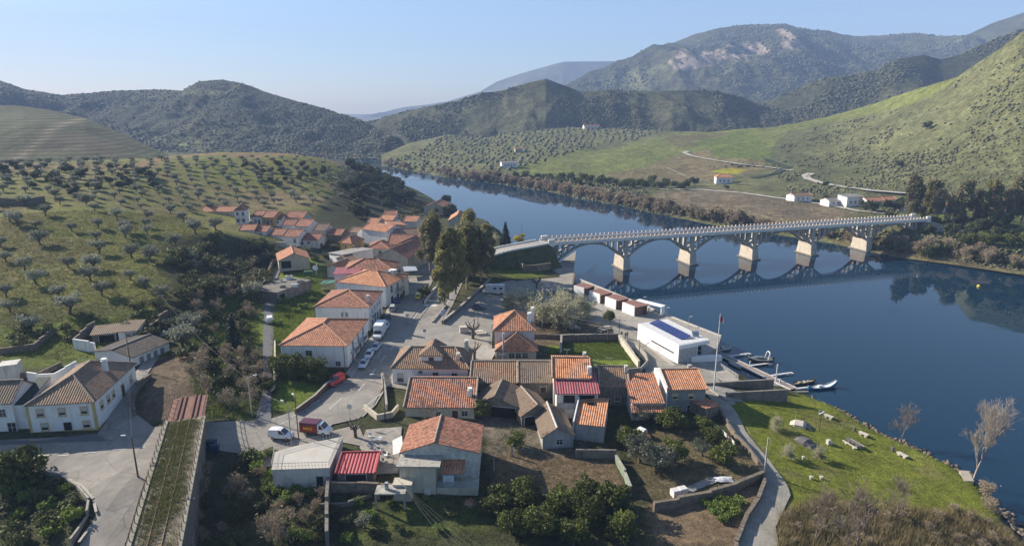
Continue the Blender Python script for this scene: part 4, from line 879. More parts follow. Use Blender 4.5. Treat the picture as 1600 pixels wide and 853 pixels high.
# --- street row, from the garden up the slope
r, W, D, rf = house('big white two-storey house with hipped orange roof behind the garden orange trees', (438, 538), (542, 539), (568, 498), 5.0, 5.8, 'hip', 2.5, W_WHITE, T_OR,
    [('f', .42, 3.2, 1.3, 1.2, 'w'), ('f', .56, .8, 1.0, 1.0, 'w'), ('f', .85, .9, 1.0, 1.0, 'w')] + row('r', 3, 3.0, 1.1, 2.1, 'w') + row('r', 4, .4, 1.1, 1.9, 'd'), plinth=SM('brown_plinth', (0.2, 0.12, 0.09)))
for q in (.22, .62): balcony(r, 'r', W, D, q, 3.0, 4.0, 1.3)
r, W, D, rf = house('white two-storey house with hipped red-brown roof and tall chimney beside the street, second up', (492, 478), (576, 479), (594, 455), 5.2, 6.6, 'hip', 2.4, W_WHITE, T_RED,
    [('f', .5, 3.8, .55, 1.1, 'w'), ('f', .58, 3.8, .55, 1.1, 'w')] + row('r', 4, 4.0, .8, 1.1, 'w') + row('r', 4, .3, 1.2, 2.2, 'd'), ch=[(.94, .2, 2.0, .7)])
balcony(r, 'r', W, D, .12, 3.2, 3.0)
r, W, D, rf = house('white house with broad bright orange hipped roof and satellite dish, third up the street', (526, 439), (602, 447), (614, 427), 5.3, 6.4, 'hip', 2.3, W_WHITE, T_NEW, row('r', 3, 3.6, 1.0, 2.0, 'w') + row('r', 3, .3, 1.2, 2.1, 'd'), ch=[(.8, .75, 1.9, 1.9, W_WHITE)])
balcony(r, 'r', W, D, .5, 3.3, 5.0)
mb = MB(); mb.lathe([(.02, 0), (.3, .04), (.55, .16), (.62, .24)], n=14); o = mb.build('satellite_dish', SM('dish_white', (0.7, 0.7, 0.7), .5), r); o.location = (W * .72, D * .62, 8.1); o.rotation_euler = (R(70), 0, R(20))
house('long lilac-walled annex beneath the ridge of the brown hipped roof', (522, 428), (560, 427), 6, 6.0, 6.0, 'sf', .5, W_PINK, T_PINK, [])
r, W, D, rf = house('large house with wide dark brown hipped roof in the middle of the street row', (534, 424), (615, 423), (624, 409), 5.4, 6.4, 'hip', 2.6, W_DIRTY, T_RED, row('r', 3, 3.6, 1.1, 2.0, 'w') + row('r', 3, .3, 1.3, 2.2, 'd'), rp=.5)
balcony(r, 'r', W, D, .5, 3.3, 8.0, 1.3, True)
house('beige gabled house facing down the street above the canopy', (590, 398), (637, 402), 14, 5.5, 5.5, 'gy', 2.8, W_BEIGE, T_RED, row('r', 3, 3.4, 1.0, 1.4, 'w'))
house('greenish gabled house with white lower wall, next behind the beige gable', (610, 388), (643, 390), 14, 5.6, 4.6, 'gy', 2.5, W_GREEN, T_RED, [('f', .6, 1.0, 1.2, 1.4, 'w')] + row('r', 2, 2.4, 1.0, 1.4, 'w'))
house('low white house with hipped red roof and two small front windows in the lower village', (572, 388), (608, 388), 10, 6.0, 3.0, 'hip', 2.0, W_WHITE, T_RED, [('f', .25, .9, 1.1, 1.1, 'w'), ('f', .6, .9, 1.1, 1.1, 'w')])
house('long house with faded red roof tucked behind the tall eucalyptus', (606, 381), (652, 381), 12, 6.0, 3.4, 'gx', 2.6, W_DIRTY, T_RED, [])
house('long red-brown roofed house deepest in the row behind the eucalyptus', (622, 372), (656, 370), 12, 6.3, 4.0, 'gx', 2.8, W_DIRTY, T_OLD, [])
house('tall white blank-walled house with pale orange roof in the lower village', (565, 357), (603, 362), 11, 7.0, 5.6, 'gx', 1.8, W_WHITE, T_OR, row('r', 2, 3.2, .8, 1.3, 'w') + [('f', .9, .2, 1.0, 2.0, 'd')], group=None)
house('white cottage with orange roof leaning on the tall blank-walled house', (604, 361), (621, 359), 9, 7.0, 3.8, 'gx', 1.6, W_WHITE, T_OLD, [('f', .4, 1.2, 1.2, 1.6, 'w')])
house('cream house with low sloping orange roof right of the tall white house', (608, 354), (635, 352), 8, 7.2, 4.2, 'sr', 1.2, W_BEIGE, T_OR, [('f', .75, 2.2, .7, 1.2, 'w')])
house('small shed with bright orange roof by the dark wooded slope', (592, 343), (613, 344), 9, 7.4, 2.6, 'gx', 1.6, W_GREY, T_NEW, [])
house('low cottage with pinkish red roof farthest back under the wooded slope', (600, 337), (618, 337), 8, 8.2, 2.6, 'gx', 1.8, W_DIRTY, T_RED, [])
house('small white flat-roofed cottage beside the pinkish red roof', (612, 343), (626, 342), 6, 7.4, 2.4, 'sf', .3, W_WHITE, T_GREY, [])
house('ochre house with hipped orange roof above the grey shed', (531, 378), (549, 379.5), (566, 373), 7.6, 3.8, 'hip', 1.9, W_OCHRE, T_OR, row('r', 2, 1.6, 1.0, 1.2, 'w') + [('f', .5, 1.6, 1, 1.2, 'w')])
house('grey sheet-roofed shed with white gable in the village middle', (514, 395), (536, 401), 13, 7.2, 2.4, 'sl', .8, W_WHITE, T_GREY, [])
house('low brick-red roofed outbuilding right of the grey sheet-roofed shed', (546, 408), (560, 405), 8, 6.4, 2.4, 'gx', 1.2, W_DIRTY, T_OLD, [])
house('small white gable shed with orange half roof below the grey shed', (511, 418), (529, 420), 8, 7.0, 2.4, 'gy', 1.5, W_DIRTY, T_OR, [])
house('stone garage with orange gabled roof and dark open door beside the back lane', (435, 407), (483, 403), 12, 8.0, 3.0, 'gy', 2.2, W_BEIGE, T_OR, [('f', .24, .0, 3.2, 2.6, 'o')])
r, W, D, rf = house('long low concrete yard wall building with flat littered roof terrace', (433, 457), (486, 437), 9, 6.8, 3.0, 'flat', 0, CONCD, T_GREY, [('f', .65, 1.2, .8, .8, 'w'), ('f', .12, 0, 2.6, 2.2, 'o')], name='yard_building', cat='outbuilding')
house('low stone cottage with brick-red roof between the ochre house and the upper village', (512, 366), (532, 367), 7, 8.8, 2.6, 'gx', 1.6, W_STONE, T_RED, [])
house('small cream cottage with orange roof above the tall blank-walled house', (574, 347), (590, 348), 7, 7.6, 2.6, 'gx', 1.4, W_BEIGE, T_OR, [])
house('little white cottage right of the brick-red stone cottage', (546, 362), (558, 363), 6, 8.0, 2.4, 'gx', 1.3, W_WHITE, T_OLD, [])
house('orange-roofed cottage half hidden left of the tall eucalyptus', (630, 345), (650, 346), 8, 6.8, 3.0, 'gx', 1.8, W_DIRTY, T_OR, [])
wall([(432, 384), (462, 390), (484, 388), (512, 376), (528, 370)], 1.4, .4, CREAM, 'long pale retaining wall below the front village row')
# --- upper village under the olive hill
house('long low beige terrace with faded orange roof at the left end of the upper village', (313, 330), (366, 330), 8, 13.2, 3.4, 'gx', 1.6, W_BEIGE, T_OR, row('f', 5, .8, .9, 1.2, 'w') + [('f', .5, 0, .9, 2, 'd')])
r, W, D, rf = house('tall white three-storey house with small hipped red roof in the upper village', (366, 328), (383, 327.5), (391, 323), 12.6, 6.8, 'hip', 1.8, W_WHITE, T_RED, row('f', 2, 4.4, 1.0, 1.3, 'w', 0, 1) + row('f', 2, 1.4, 1.0, 1.4, 'w', 0, 1) + [('r', .6, 4.2, .9, 1.2, 'w')])
balcony(r, 'f', W, D, .5, 3.2, W * .95, 1.2, True)
house('white terrace house with red roof beside the ochre house in the upper village', (393, 338), (408, 338.5), 8, 12.2, 3.4, 'gx', 2.0, W_WHITE, T_RED, [('f', .4, .8, .9, 1.2, 'w'), ('f', .75, 0, .9, 2, 'd')])
house('ochre terrace house with red roof and white side gable in the upper village', (408.5, 338.5), (427, 339.5), 8, 12.0, 3.6, 'gx', 2.0, W_OCHRE, T_RED, [('f', .22, 1.2, .9, 1.1, 'w'), ('f', .5, 0, 1.0, 2.1, 'd'), ('f', .8, 1.2, .9, 1.1, 'w')])
house('tiny white cottage right of the ochre terrace house', (428, 343), (439, 343), 7, 11.8, 2.6, 'gx', 1.4, W_WHITE, T_OLD, [('f', .5, .9, .9, 1.1, 'w')])
house('brown-walled house with plain red roof at the back right of the upper village', (445, 339), (473, 340), 8, 11.6, 3.0, 'gx', 2.0, W_BEIGE, T_RED, [])
house('low white cottage with red roof under the back-right house', (441, 351), (459, 351), 7, 11.0, 2.6, 'gx', 1.7, W_WHITE, T_RED, [])
house('white gable-ended house with red roof in the middle row right', (460, 352), (482, 353.5), 8, 10.4, 3.4, 'gx', 2.0, W_WHITE, T_RED, [('f', .4, 1, 1, 1.1, 'w')])
house('white cottage with orange-red roof at the left of the front village row', (374, 359), (397, 359), 7, 12.2, 2.6, 'gx', 1.6, W_WHITE, T_OR, [('f', .35, .8, .9, 1.1, 'w')])
house('red-roofed cottage with white gable, second in the front village row', (398, 361), (416, 361.5), 7, 11.4, 2.8, 'gx', 1.6, W_WHITE, T_RED, [('f', .5, .8, .9, 1.1, 'w')])
house('white cottage with bright red roof, third in the front village row', (421, 366), (441, 367), 7, 10.4, 2.8, 'gx', 1.7, W_DIRTY, T_RED, [])
house('white two-storey house with red roof, fourth in the front village row', (442, 368.5), (466, 369.5), 8, 9.4, 4.2, 'gx', 1.9, W_WHITE, T_RED, [('f', .75, 1.6, 1.1, 1.6, 'w')])
house('low dirty white house with red roof at the right end of the front village row', (473, 374.5), (498, 374.5), 8, 9.4, 2.6, 'gx', 1.6, W_DIRTY, T_RED, [('f', .35, .9, .9, 1.0, 'w')])
house('old brown-roofed cottage right of the village rows below the green terrace', (490, 359), (508, 359.5), 8, 10.2, 2.8, 'gx', 1.8, W_DIRTY, T_BRN, row('f', 3, .5, .8, 1.2, 'w'))
# --- beyond the eucalyptus
house('beige house with low gabled roof beyond the eucalyptus by the river', (662, 323), (694, 324), 13, 6.2, 3.4, 'gy', 2.4, W_BEIGE, T_OR, [])
house('pale house with bright orange gabled roof showing between the eucalyptus crowns', (701, 344), (729, 344), 14, 6.0, 4.4, 'gy', 2.6, W_BEIGE, T_NEW, [])
# --- station-like house on the square
r, W, D, rf = house('cream house with two stacked hipped orange roofs standing on the square', (773, 514), (835, 514), 9.5, 4.8, 7.0, 'hip', 3.0, SM('pinkish_white_render', (0.62, 0.58, 0.56)), T_OR, [], o=.45)
chimney(rf, W * .88, D * .25, 6.6, 3.2, .8, W_WHITE); chimney(rf, W * .97, D * .55, 6.6, 3.6, .7, W_WHITE)
lw = 3.4; lo_ = P(776, 546, 4.8 + lw); A_ = Vector((lo_.x, lo_.y, 4.8)); hi_ = P(838, 546, 4.8 + lw); w_ = hi_.x - lo_.x; gap = r.location.y - lo_.y
mb = MB(); ze = lw; yb = gap; a = (w_ / 2, yb * .72, ze + 3.0); o_ = .45
for pl in ([(-o_, -o_, ze - .2), (w_ + o_, -o_, ze - .2), a], [(w_ + o_, -o_, ze - .2), (w_ + o_, yb, ze - .2), (w_ / 2, yb, ze + 3.0), a], [(-o_, yb, ze - .2), (-o_, -o_, ze - .2), a, (w_ / 2, yb, ze + 3.0)]): slab(mb, pl)
r2 = mb.build('lower_roof', T_OR, r); off = Vector((lo_.x - r.location.x, lo_.y - r.location.y, 0)); r2.location = off
mb = MB(); [mb.tube(Vector(u) + Vector((0, 0, .03)), Vector(v) + Vector((0, 0, .03)), .17) for u, v in (((-o_, -o_, ze - .2), a), ((w_ + o_, -o_, ze - .2), a), (a, (w_ / 2, yb, ze + 3.0)))]; mb.build('ridge_tiles', RIDGE, r2)
mb = MB(); mb.bb(0, w_, 0, yb - .01, -1, ze - .05); wv_ = mb.build('front_wing', CREAM, r); wv_.location = off
for k in range(3): opening(wv_, 'f', w_, 1, .38 + .17 * k, 1.3, 1.15, 1.2, 'w', None)
mb = MB(); mb.tube((0, 0, 0), (0, 0, 7.2), .22, n=8); mb.tube((0, 0, 7.2), (0, 0, 7.5), .3, n=8); o = mb.build('flue', SM('flue_metal', (0.42, 0.45, 0.48), .5), r); o.location = off + Vector((w_ * .17, -.3, 0))
# --- dormer house and the big roof below it
r, W, D, rf = house('white house with old brown tiled roof and a large square dormer', (613, 573), (731, 574), 10.3, 4.9, 3.9, 'hip', 2.6, W_WHITE, T_OLD,
    [('f', .1, .5, 1.3, 2.0, 's'), ('f', .37, 2.6, .8, .4, 'o'), ('f', .57, .9, 1.1, 1.8, 'w'), ('f', .82, .9, 1.1, 1.7, 'w')], rm=RIDGEO, hipin=3.2, ch=[(.86, .22, 2.1, .7), (.94, .75, 3.0, .8)])
dm = empty('dormer', (0, 0, 0)); dm.parent = r; dw = 4.6; dm.location = (W * .36, 1.6, 0)
mb = MB(); mb.bb(0, dw, 0, 4.5, 3.6, 6.0); mb.build('dormer_wall', W_WHITE, dm)
mb = MB(); x0, x1, y0, y1, ze, zr = -.35, dw + .35, -.35, 6.2, 5.95, 7.5
for pl in ([(x0, y0, ze), (x1, y0, ze), (dw / 2, 2.0, zr)], [(x1, y0, ze), (x1, y1, ze), (dw / 2, y1, zr), (dw / 2, 2.0, zr)], [(x0, y1, ze), (x0, y0, ze), (dw / 2, 2.0, zr), (dw / 2, y1, zr)]): slab(mb, pl)
mb.build('dormer_roof', T_OLD, dm)
mb = MB(); mb.bb(dw * .38, dw * .62, -.05, .02, 4.3, 5.5); mb.build('dormer_window', GLASS, dm)
wall([(597, 590), (601, 610), (604, 640)], 1.0, .4, CREAM, 'pale wall at the street side of the dormer house', cap=CONC)
r, W, D, rf = house('long cream house with wide red-brown tiled roof and tall white chimney', (633, 634), (741, 634.5), 14, 4.3, 2.9, 'gx', 2.4, CREAM, T_RED, [('f', .48, .8, .9, .9, 'w'), ('f', .72, 0, 1.1, 2.0, 'd'), ('f', .86, .9, 1.1, 1.0, 'w')], rp=.55, rm=RIDGEO, ch=[(.925, .2, 2.2, .7, W_WHITE)])
r, W, D, rf = house('white gabled house with weathered red roof, rear balcony and annexes over the gardens', (628, 704), (747, 705), 8.6, 2.8, 6.2, 'gy', 1.7, SM('pale_bluish_render', (0.56, 0.56, 0.53), dirt=(.33, .31, .27)), T_RED, [('f', .46, 4.6, .8, .7, 'w')], rm=RIDGEO, rp=.43, dig=1.5)
mb = MB(); mb.bb(-.3, W * .53, -3.4, .3, 5.2, 5.5); mb.build('annex_roof', SM('lichen_concrete', (0.42, 0.40, 0.35), .95, .35, 1.2, .4, dirt=(0.12, 0.11, 0.10)), r)
mb = MB(); mb.bb(.1, W * .47, -3.1, -.01, -2, 5.2); mb.build('annex_wall', CREAM, r); mb = MB(); mb.bb(-.6, W * .18, -4.9, -3.12, -2, 3.2); mb.bb(-.7, W * .18 + .1, -5.0, -3.0, 3.2, 3.32); mb.build('annex_block', CREAM, r)
mb = MB(); slab(mb, [(W * .53, -2.6, 3.9), (W * .83, -2.6, 3.9), (W * .83, 0.0, 4.8), (W * .53, 0.0, 4.8)]); mb.build('porch_roof', T_OR, r)
mb = MB(); mb.bb(W * .475, W + .1, -2.9, -.01, .2, 1.5); mb.build('balcony', CREAM, r); q = MB()
for k in range(34): x = W * .49 + (W * .51) * k / 33; q.bb(x - .025, x + .025, -2.85, -2.8, 1.5, 2.5)
q.bb(W * .48, W + .05, -2.87, -2.78, 2.5, 2.56); q.build('balcony_railing', SM('pale_blue_rail', (0.35, 0.42, 0.5), .6), r)
mb = MB(); mb.bb(W * .56, W * .7, -2.76, -2.7, 1.6, 3.6); mb.build('hanging_sheet', SM('sheet_cloth', (0.5, 0.55, 0.62), .9), r)
mb = MB(); mb.bb(W * .32, W * .4, -3.5, -3.12, .6, 1.4); mb.build('air_conditioner', FRAME, r)
# terrace building with railings
def quadbldg(label, pts, z0, h, mat, top, name, cat):
    v = [P(*q, z0 + h) for q in pts]; mb = MB(); mb.prism([(p.x, p.y) for p in v], z0 - 1.5, z0 + h - .12); c = v[0]; root = empty(name, (c.x, c.y, z0), 0, label, cat)
    o = mb.build('wall', mat, root); o.matrix_parent_inverse = Matrix.Translation(-Vector((c.x, c.y, z0)))
    m2 = MB(); ce = sum(v, Vector()) / len(v); m2.prism([((p - ce) * 1.02 + ce).to_tuple()[:2] for p in v], z0 + h - .12, z0 + h); o2 = m2.build('roof_slab', top, root); o2.matrix_parent_inverse = o.matrix_parent_inverse
    return root, v, o.matrix_parent_inverse
root, v, mpi = quadbldg('flat-roofed white building with tiled roof terrace and thin railings near the parked vans', [(425, 733), (514, 730), (535, 682), (460, 697), (430, 706)], 3.4, 3.5, W_DIRTY, SM('terrace_tiles', (0.46, 0.43, 0.38), .85, .1, .5), 'terrace_building', 'building')
mb = MB(); L = v + [v[0]]
for a, b in zip(L[:-1], L[1:]):
    n = max(2, int((b - a).length / .5))
    for k in range(n): p = a.lerp(b, k / n); mb.tube(p, p + Vector((0, 0, 1.0)), .025, n=4)
    mb.tube(a + Vector((0, 0, 1.0)), b + Vector((0, 0, 1.0)), .035, n=4); mb.tube(a + Vector((0, 0, .5)), b + Vector((0, 0, .5)), .02, n=4)
o = mb.build('terrace_railing', SM('pale_railing', (0.40, 0.38, 0.34), .7), root); o.matrix_parent_inverse = mpi
d_ = (v[1] - v[0]); ang = math.atan2(d_.y, d_.x)
for xf in (.22,): pass
hb = bpy.data.objects.new('front_wall_openings', None)
bpy.data.objects.remove(hb)
for xf, w_, h_, z_, k_ in ((.82, 1.0, 1.9, .1, 'w'), (.25, 1.4, .9, 1.1, 's')):
    fm = MB(); q = v[0].lerp(v[1], xf); n_ = Vector((d_.y, -d_.x, 0)).normalized()
    fm.box((q.x + n_.x * .05, q.y + n_.y * .05, 3.4 + z_ + h_ / 2), (w_, .08, h_), ang)
    o = fm.build('window', GLASS if k_ == 'w' else SHUT, root); o.matrix_parent_inverse = mpi
r, W, D, rf = house('open yard shed with bright red metal roof beside the terrace building', (527, 737), (584, 736), 5.5, 3.8, 2.5, 'gx', .7, STONE, T_MET, [('f', .5, 0.1, W * .0 + 3.2, 1.9, 'o')], name='shed', cat='shed', rp=.85, rm=SM('red_ridge', (0.4, 0.09, 0.09)))
# --- the old roofs in the middle
house('long old stone house with mottled brown roof left of the dividing wall', (735, 597), (808, 597), 12, 4.2, 3.8, 'gx', 2.0, W_STONE, T_OLD, [('f', .2, 1.2, 1, 1, 'o')], rm=RIDGEO, rp=.52, o=.2)
house('long old stone house with mottled brown roof right of the dividing wall', (810.5, 597), (864, 597), 12, 4.2, 3.8, 'gx', 2.0, W_STONE, T_BRN, [('f', .72, 1.6, 1.2, 1.2, 'd'), ('f', .2, .3, 1.4, 2, 'o')], rm=RIDGEO, rp=.52, o=.2)
r, W, D, rf = house('open-fronted barn with dark hollow under a brown gabled roof', (741, 630), (812, 636), 7.5, 3.6, 3.3, 'gy', 2.0, W_STONE, T_BRN, [('f', .5, 0, 8.2, 3.0, 'o')], name='barn', cat='barn', rm=RIDGEO, rp=.45)
r, W, D, rf = house('brown gabled shed nestled between the open barn and the window shed', (815, 648), (862, 640), 8, 3.6, 3.0, 'gy', 1.7, W_STONE, T_BRN, [('f', .3, 0, 2.4, 2.4, 'o')], name='shed', cat='shed', rm=RIDGEO, rp=.5)
r, W, D, rf = house('stone gabled shed with pale ridge and one dark square window', (848, 681), (896, 678), 9.5, 3.2, 3.0, 'gy', 1.6, W_GREY, T_BRN, [('f', .55, 1.2, 1.1, 1.0, 'w')], name='shed', cat='shed', rm=SM('pale_ridge', (0.52, 0.5, 0.46)), rp=.45)
r, W, D, rf = house('white-walled small building with bright orange single-slope roof', (898, 661), (944, 666), 8.5, 3.2, 3.8, 'sf', 1.4, W_GREY, T_NEW, [], o=.1)
mb = MB(); mb.add([(-.35, -.1, -1), (-.12, -.1, -1), (-.12, D + .1, -1), (-.35, D + .1, -1), (-.35, -.1, 4.2), (-.12, -.1, 4.2), (-.12, D + .1, 5.7), (-.35, D + .1, 5.7)], [(0, 1, 5, 4), (1, 2, 6, 5), (2, 3, 7, 6), (3, 0, 4, 7), (4, 5, 6, 7)]); mb.build('side_wall', W_WHITE, r)
mb = MB(); mb.bb(W * .28, W * .5, D * .7, D * .82, 4.75, 5.2); mb.build('skylight', DARK, rf)
r, W, D, rf = house('narrow house with pinkish red metal lower roof and open upper gallery', (870, 614), (935, 614), 6.5, 3.8, 5.6, 'sf', 1.3, W_DIRTY, T_PINK, [('f', .3, 3.3, 2.2, 1.9, 'o'), ('f', .72, 3.3, 3.0, 1.9, 'o')], o=.3)
mb = MB(); mb.bb(.1, W - .1, -.16, -.02, 2.3, 3.6); mb.build('gallery_wall', W_GREY, r)
r, W, D, rf = house('house with bright salmon orange roof and white side gable above the pink metal roof', (865, 588), (922, 589), 11, 3.9, 6.9, 'gx', 1.8, W_WHITE, T_NEW, [], ch=[(.98, .08, 1.6, .7, W_WHITE), (.9, .58, 2.4, .6)])
house('old stone house with wide brown roof above a patch of blue-white wall', (938, 602), (983, 603), 10.5, 3.6, 4.8, 'gx', 2.0, W_STONE, T_OLD, [('f', .62, 1.6, 1.0, .9, 'w'), ('f', .25, 0, 1.4, 2.0, 'o')], rm=RIDGEO, o=.25, ch=[(.95, .35, 2.6, .6)])
mb = MB(); s_ = P(922, 602, 8.4)
r, W, D, rf = house('narrow roof strip joining the salmon roof and the old stone house', (921, 601), (937.5, 601.5), 9, 3.6, 4.7, 'gx', 1.8, W_STONE, T_BRN, [], rm=RIDGEO, o=.05)
r, W, D, rf = house('cottage with wide brown-orange roof and tiled porch between stone and white houses', (988, 629), (1037, 629), 9.5, 3.4, 4.2, 'sf', 1.9, W_DIRTY, T_OR, [('f', .6, .0, 1.2, 2.0, 'd')], o=.2)
mb = MB(); slab(mb, [(-.3, -1.6, 3.0), (W + .1, -1.6, 3.0), (W + .1, .05, 3.7), (-.3, .05, 3.7)]); mb.build('porch_roof', T_OR, r)
for x in (.4, W * .5, W - .3): mb = MB(); mb.tube((x, -1.4, -1), (x, -1.4, 3.0), .08); mb.build('post', BROWND, r)
r, W, D, rf = house('blue-grey rendered house with bright orange roof and dazzling white gable wall', (1044, 607), (1103, 606), 9.5, 3.2, 5.6, 'gx', 1.5, SM('unpainted_render', (0.27, 0.27, 0.26), .9, .2, .6, .2, dirt=(.13, .12, .11)), T_NEW, [('f', .2, 3.5, .9, .9, 'sy'), ('f', .62, 3.5, .9, .9, 'sy'), ('f', .2, .6, 1, 1.3, 'w'), ('f', .62, .4, 1.2, 1.6, 'w')], rp=.62, ch=[(.85, .75, 1.6, .7, W_GREY)])
mb = MB(); mb.add([(-.3, -.1, -1), (-.05, -.1, -1), (-.05, D + .1, -1), (-.3, D + .1, -1), (-.3, -.1, 5.9), (-.05, -.1, 5.9), (-.05, D + .1, 5.9), (-.3, D + .1, 5.9), (-.3, D * .62, 7.4), (-.05, D * .62, 7.4)], [(0, 1, 5, 4), (1, 2, 6, 9, 5), (2, 3, 7, 6), (3, 0, 4, 8, 7), (4, 5, 9, 8), (8, 9, 6, 7)]); mb.build('gable_wall', W_WHITE, r)
house('small outbuilding with sloping dark orange roof at the top of the cobbled path', (1103, 640), (1124, 632), 5, 3.4, 2.4, 'sr', .5, W_STONE, T_OR, [], name='shed', cat='shed')
# --- white river building
BH = 4.8; v = [P(1061, 540, 3.2 + BH), P(1109, 531, 3.2 + BH), P(1034, 504, 3.2 + BH), P(997, 506, 3.2 + BH)]
root = empty('river_station', (v[0].x, v[0].y, 3.2), 0, 'modern white boat station building with solar panels beside the pontoon', 'building'); T0 = Matrix.Translation(-Vector((v[0].x, v[0].y, 3.2)))
def put(mb, nm, mt, par=root):
    o = mb.build(nm, mt, par); o.matrix_parent_inverse = T0; return o
WB = SM('bright_white_render', (0.78, 0.78, 0.77), .8, .05, .5, .05)
e1 = (v[1] - v[0]); e2 = (v[3] - v[0]); p = lambda a, b, z: (v[0].x + e1.x * a + e2.x * b, v[0].y + e1.y * a + e2.y * b, z)
mb = MB(); mb.prism([p(0, 0, 0)[:2], p(.62, 0, 0)[:2], p(.62, .16, 0)[:2], p(1, .16, 0)[:2], p(1, 1, 0)[:2], p(0, 1, 0)[:2]], 0, 3.2 + BH - .9); put(mb, 'wall', WB)
mb = MB(); mb.prism([p(0, 0, 0)[:2], p(1.0, 0, 0)[:2], p(1, 1, 0)[:2], p(0, 1, 0)[:2]], 3.2 + BH - .9, 3.2 + BH); put(mb, 'roof', WB)
mb = MB(); mb.prism([p(.03, .015, 0)[:2], p(.97, .015, 0)[:2], p(.97, .985, 0)[:2], p(.03, .985, 0)[:2]], 3.2 + BH, 3.2 + BH + .06); put(mb, 'roof_membrane', SM('pale_roof', (0.62, 0.62, 0.62)))
def face(a0, a1, b0, b1, z0, z1, nm, mt, off=.04):
    A_ = Vector(p(a0, b0, z0)); B_ = Vector(p(a1, b1, z0)); d = B_ - A_; n = Vector((d.y, -d.x, 0)).normalized() * off; c = (A_ + B_) / 2
    mb = MB(); mb.box((c.x + n.x * .3, c.y + n.y * .3, (z0 + z1) / 2), (d.length, off * 2, z1 - z0), math.atan2(d.y, d.x)); return put(mb, nm, mt)
face(.02, .6, 0, 0, 3.2, 7.0, 'front_panel', SM('grey_front_panel', (0.42, 0.41, 0.41)))
face(.63, .99, .155, .155, 3.3, 7.0, 'window', GLASS, .05)
for k in range(4): face(.63, .99, .15, .15, 3.4 + k * 1.1, 3.48 + k * 1.1, 'glazing_bar', FRAME, .08)
for a_ in (.63, .81, .985): face(a_, a_ + .015, .15, .15, 3.3, 7.0, 'glazing_post', FRAME, .09)
face(0, 0, .64, .10, 5.4, 5.75, 'strip_window', GLASS, .05); face(0, 0, .5, .44, 3.3, 5.2, 'door', FRAME, .04)
mb = MB(); zt = 3.2 + BH
for k in range(12):
    b0, b1 = .16 + k * .066, .16 + (k + 1) * .066 - .008
    mb.add([p(.30, b0, zt + .15), p(.30, b1, zt + .15), p(.62, b1, zt + .75), p(.62, b0, zt + .75), p(.30, b0, zt + .1), p(.30, b1, zt + .1), p(.62, b1, zt + .7), p(.62, b0, zt + .7)], [(0, 3, 2, 1), (4, 5, 6, 7), (0, 1, 5, 4), (2, 3, 7, 6), (1, 2, 6, 5), (0, 4, 7, 3)])
put(mb, 'solar_panels', SM('solar_cells', (0.03, 0.045, 0.16), .25, .2, 3, 0, spec=.6))
mb = MB(); q = Vector(p(.75, .12, zt)); mb.box(q + Vector((0, 1, .6)), (1.6, 1.2, .1), 0, R(40)); mb.tube(q + Vector((-.8, 1.7, 1.1)), q + Vector((.8, 1.7, 1.1)), .3, n=10); put(mb, 'water_heater', SM('tank_metal', (0.5, 0.5, 0.52), .3, metal=.6))
mb = MB(); q = P(1108, 566, 3.3); mb.box((q.x - .5, q.y + 1, 3.9), (7.5, 1.2, 1.3), .1); tag(mb.build('parapet_block', WB), 'low white block with rounded step beside the boat station', 'wall')
# --- quay kiosks
BRK = SM('kiosk_brown', (0.21, 0.13, 0.09), .85, .2, 1)
for i, (a, b, lb) in enumerate([((897, 446), (913, 450), 'white-fronted brown kiosk at the far end of the quay row'), ((921, 454), (938, 460), 'white-fronted brown kiosk second from the platform'), ((946, 463), (963, 469), 'white-fronted brown kiosk behind the round clipped tree'), ((973, 472), (992, 479), 'white-fronted brown kiosk nearest the boat station')]):
    z = QZ; h = 2.9; A_ = P(*a, z + h); B_ = P(*b, z + h); d = B_ - A_; k = empty('kiosk', (A_.x, A_.y, z), math.atan2(d.y, d.x), lb, 'kiosk', 'kiosks along the quay'); L_ = d.length
    mb = MB(); mb.bb(0, L_, -.15, .1, -.5, h); mb.build('front_wall', WB, k); mb = MB(); mb.bb(.1, L_ - .1, .101, 4.2, -.5, h - .15); mb.build('wall', BRK, k); mb = MB(); mb.bb(-.1, L_ + .9, .101, 4.4, h - .149, h + .02); mb.build('roof', SM('kiosk_roof', (0.25, 0.13, 0.10)), k)
    mb = MB(); mb.bb(L_ - .1, L_ + .8, 3.9, 4.1, -.5, h - .16); mb.build('back_screen', BRK, k)
k = empty('canopy', P(992, 483, QZ).to_tuple(), math.atan2(1, 1) * -1.0, 'long white flat canopy after the last kiosk on the quay', 'canopy')
mb = MB(); mb.bb(0, 9, 0, 2.2, 2.5, 2.75); mb.build('roof', WB, k)
for x in (.5, 4.5, 8.6): mb = MB(); mb.bb(x, x + .35, .2, 2.0 if x > 8 else .5, -.5, 2.5); mb.build('post', WB, k)
# --- left: yellow-trimmed corner house and neighbours
r, W, D, rf = house('long white corner house with yellow trim and dark brown hipped roof at the road bend', (42, 631), (145, 625), (200, 567), 6.0, 6.0, 'hip', 2.9, W_WHITE, T_OLD,
    [('f', .17, 3.5, 1.0, 1.3, 'sy'), ('f', .50, 3.5, 1.0, 1.3, 'sy'), ('f', .84, 3.5, 1.0, 1.3, 'sy'), ('f', .2, .9, 1.0, 1.2, 'sy'), ('f', .55, 0, 1.3, 2.1, 'o'), ('f', .84, .9, 1.0, 1.2, 'sy'),
     ('r', .15, 3.2, .9, 1.3, 'sy'), ('r', .3, 3.2, .9, 1.3, 'sy'), ('r', .42, 3.2, .9, 1.3, 'sy'), ('r', .64, 1.6, 1.1, 2.4, 'dy'), ('r', .85, 3.0, .9, 1.2, 'sy')], plinth=YEL, rm=RIDGEO, ch=[(.78, .62, 3.4, .8, W_WHITE)])
mb = MB()
for x in (0, W): mb.bb(x - .35, x + .06, -.06, .3, .56, 5.6)
mb.build('corner_trim', YEL, r)
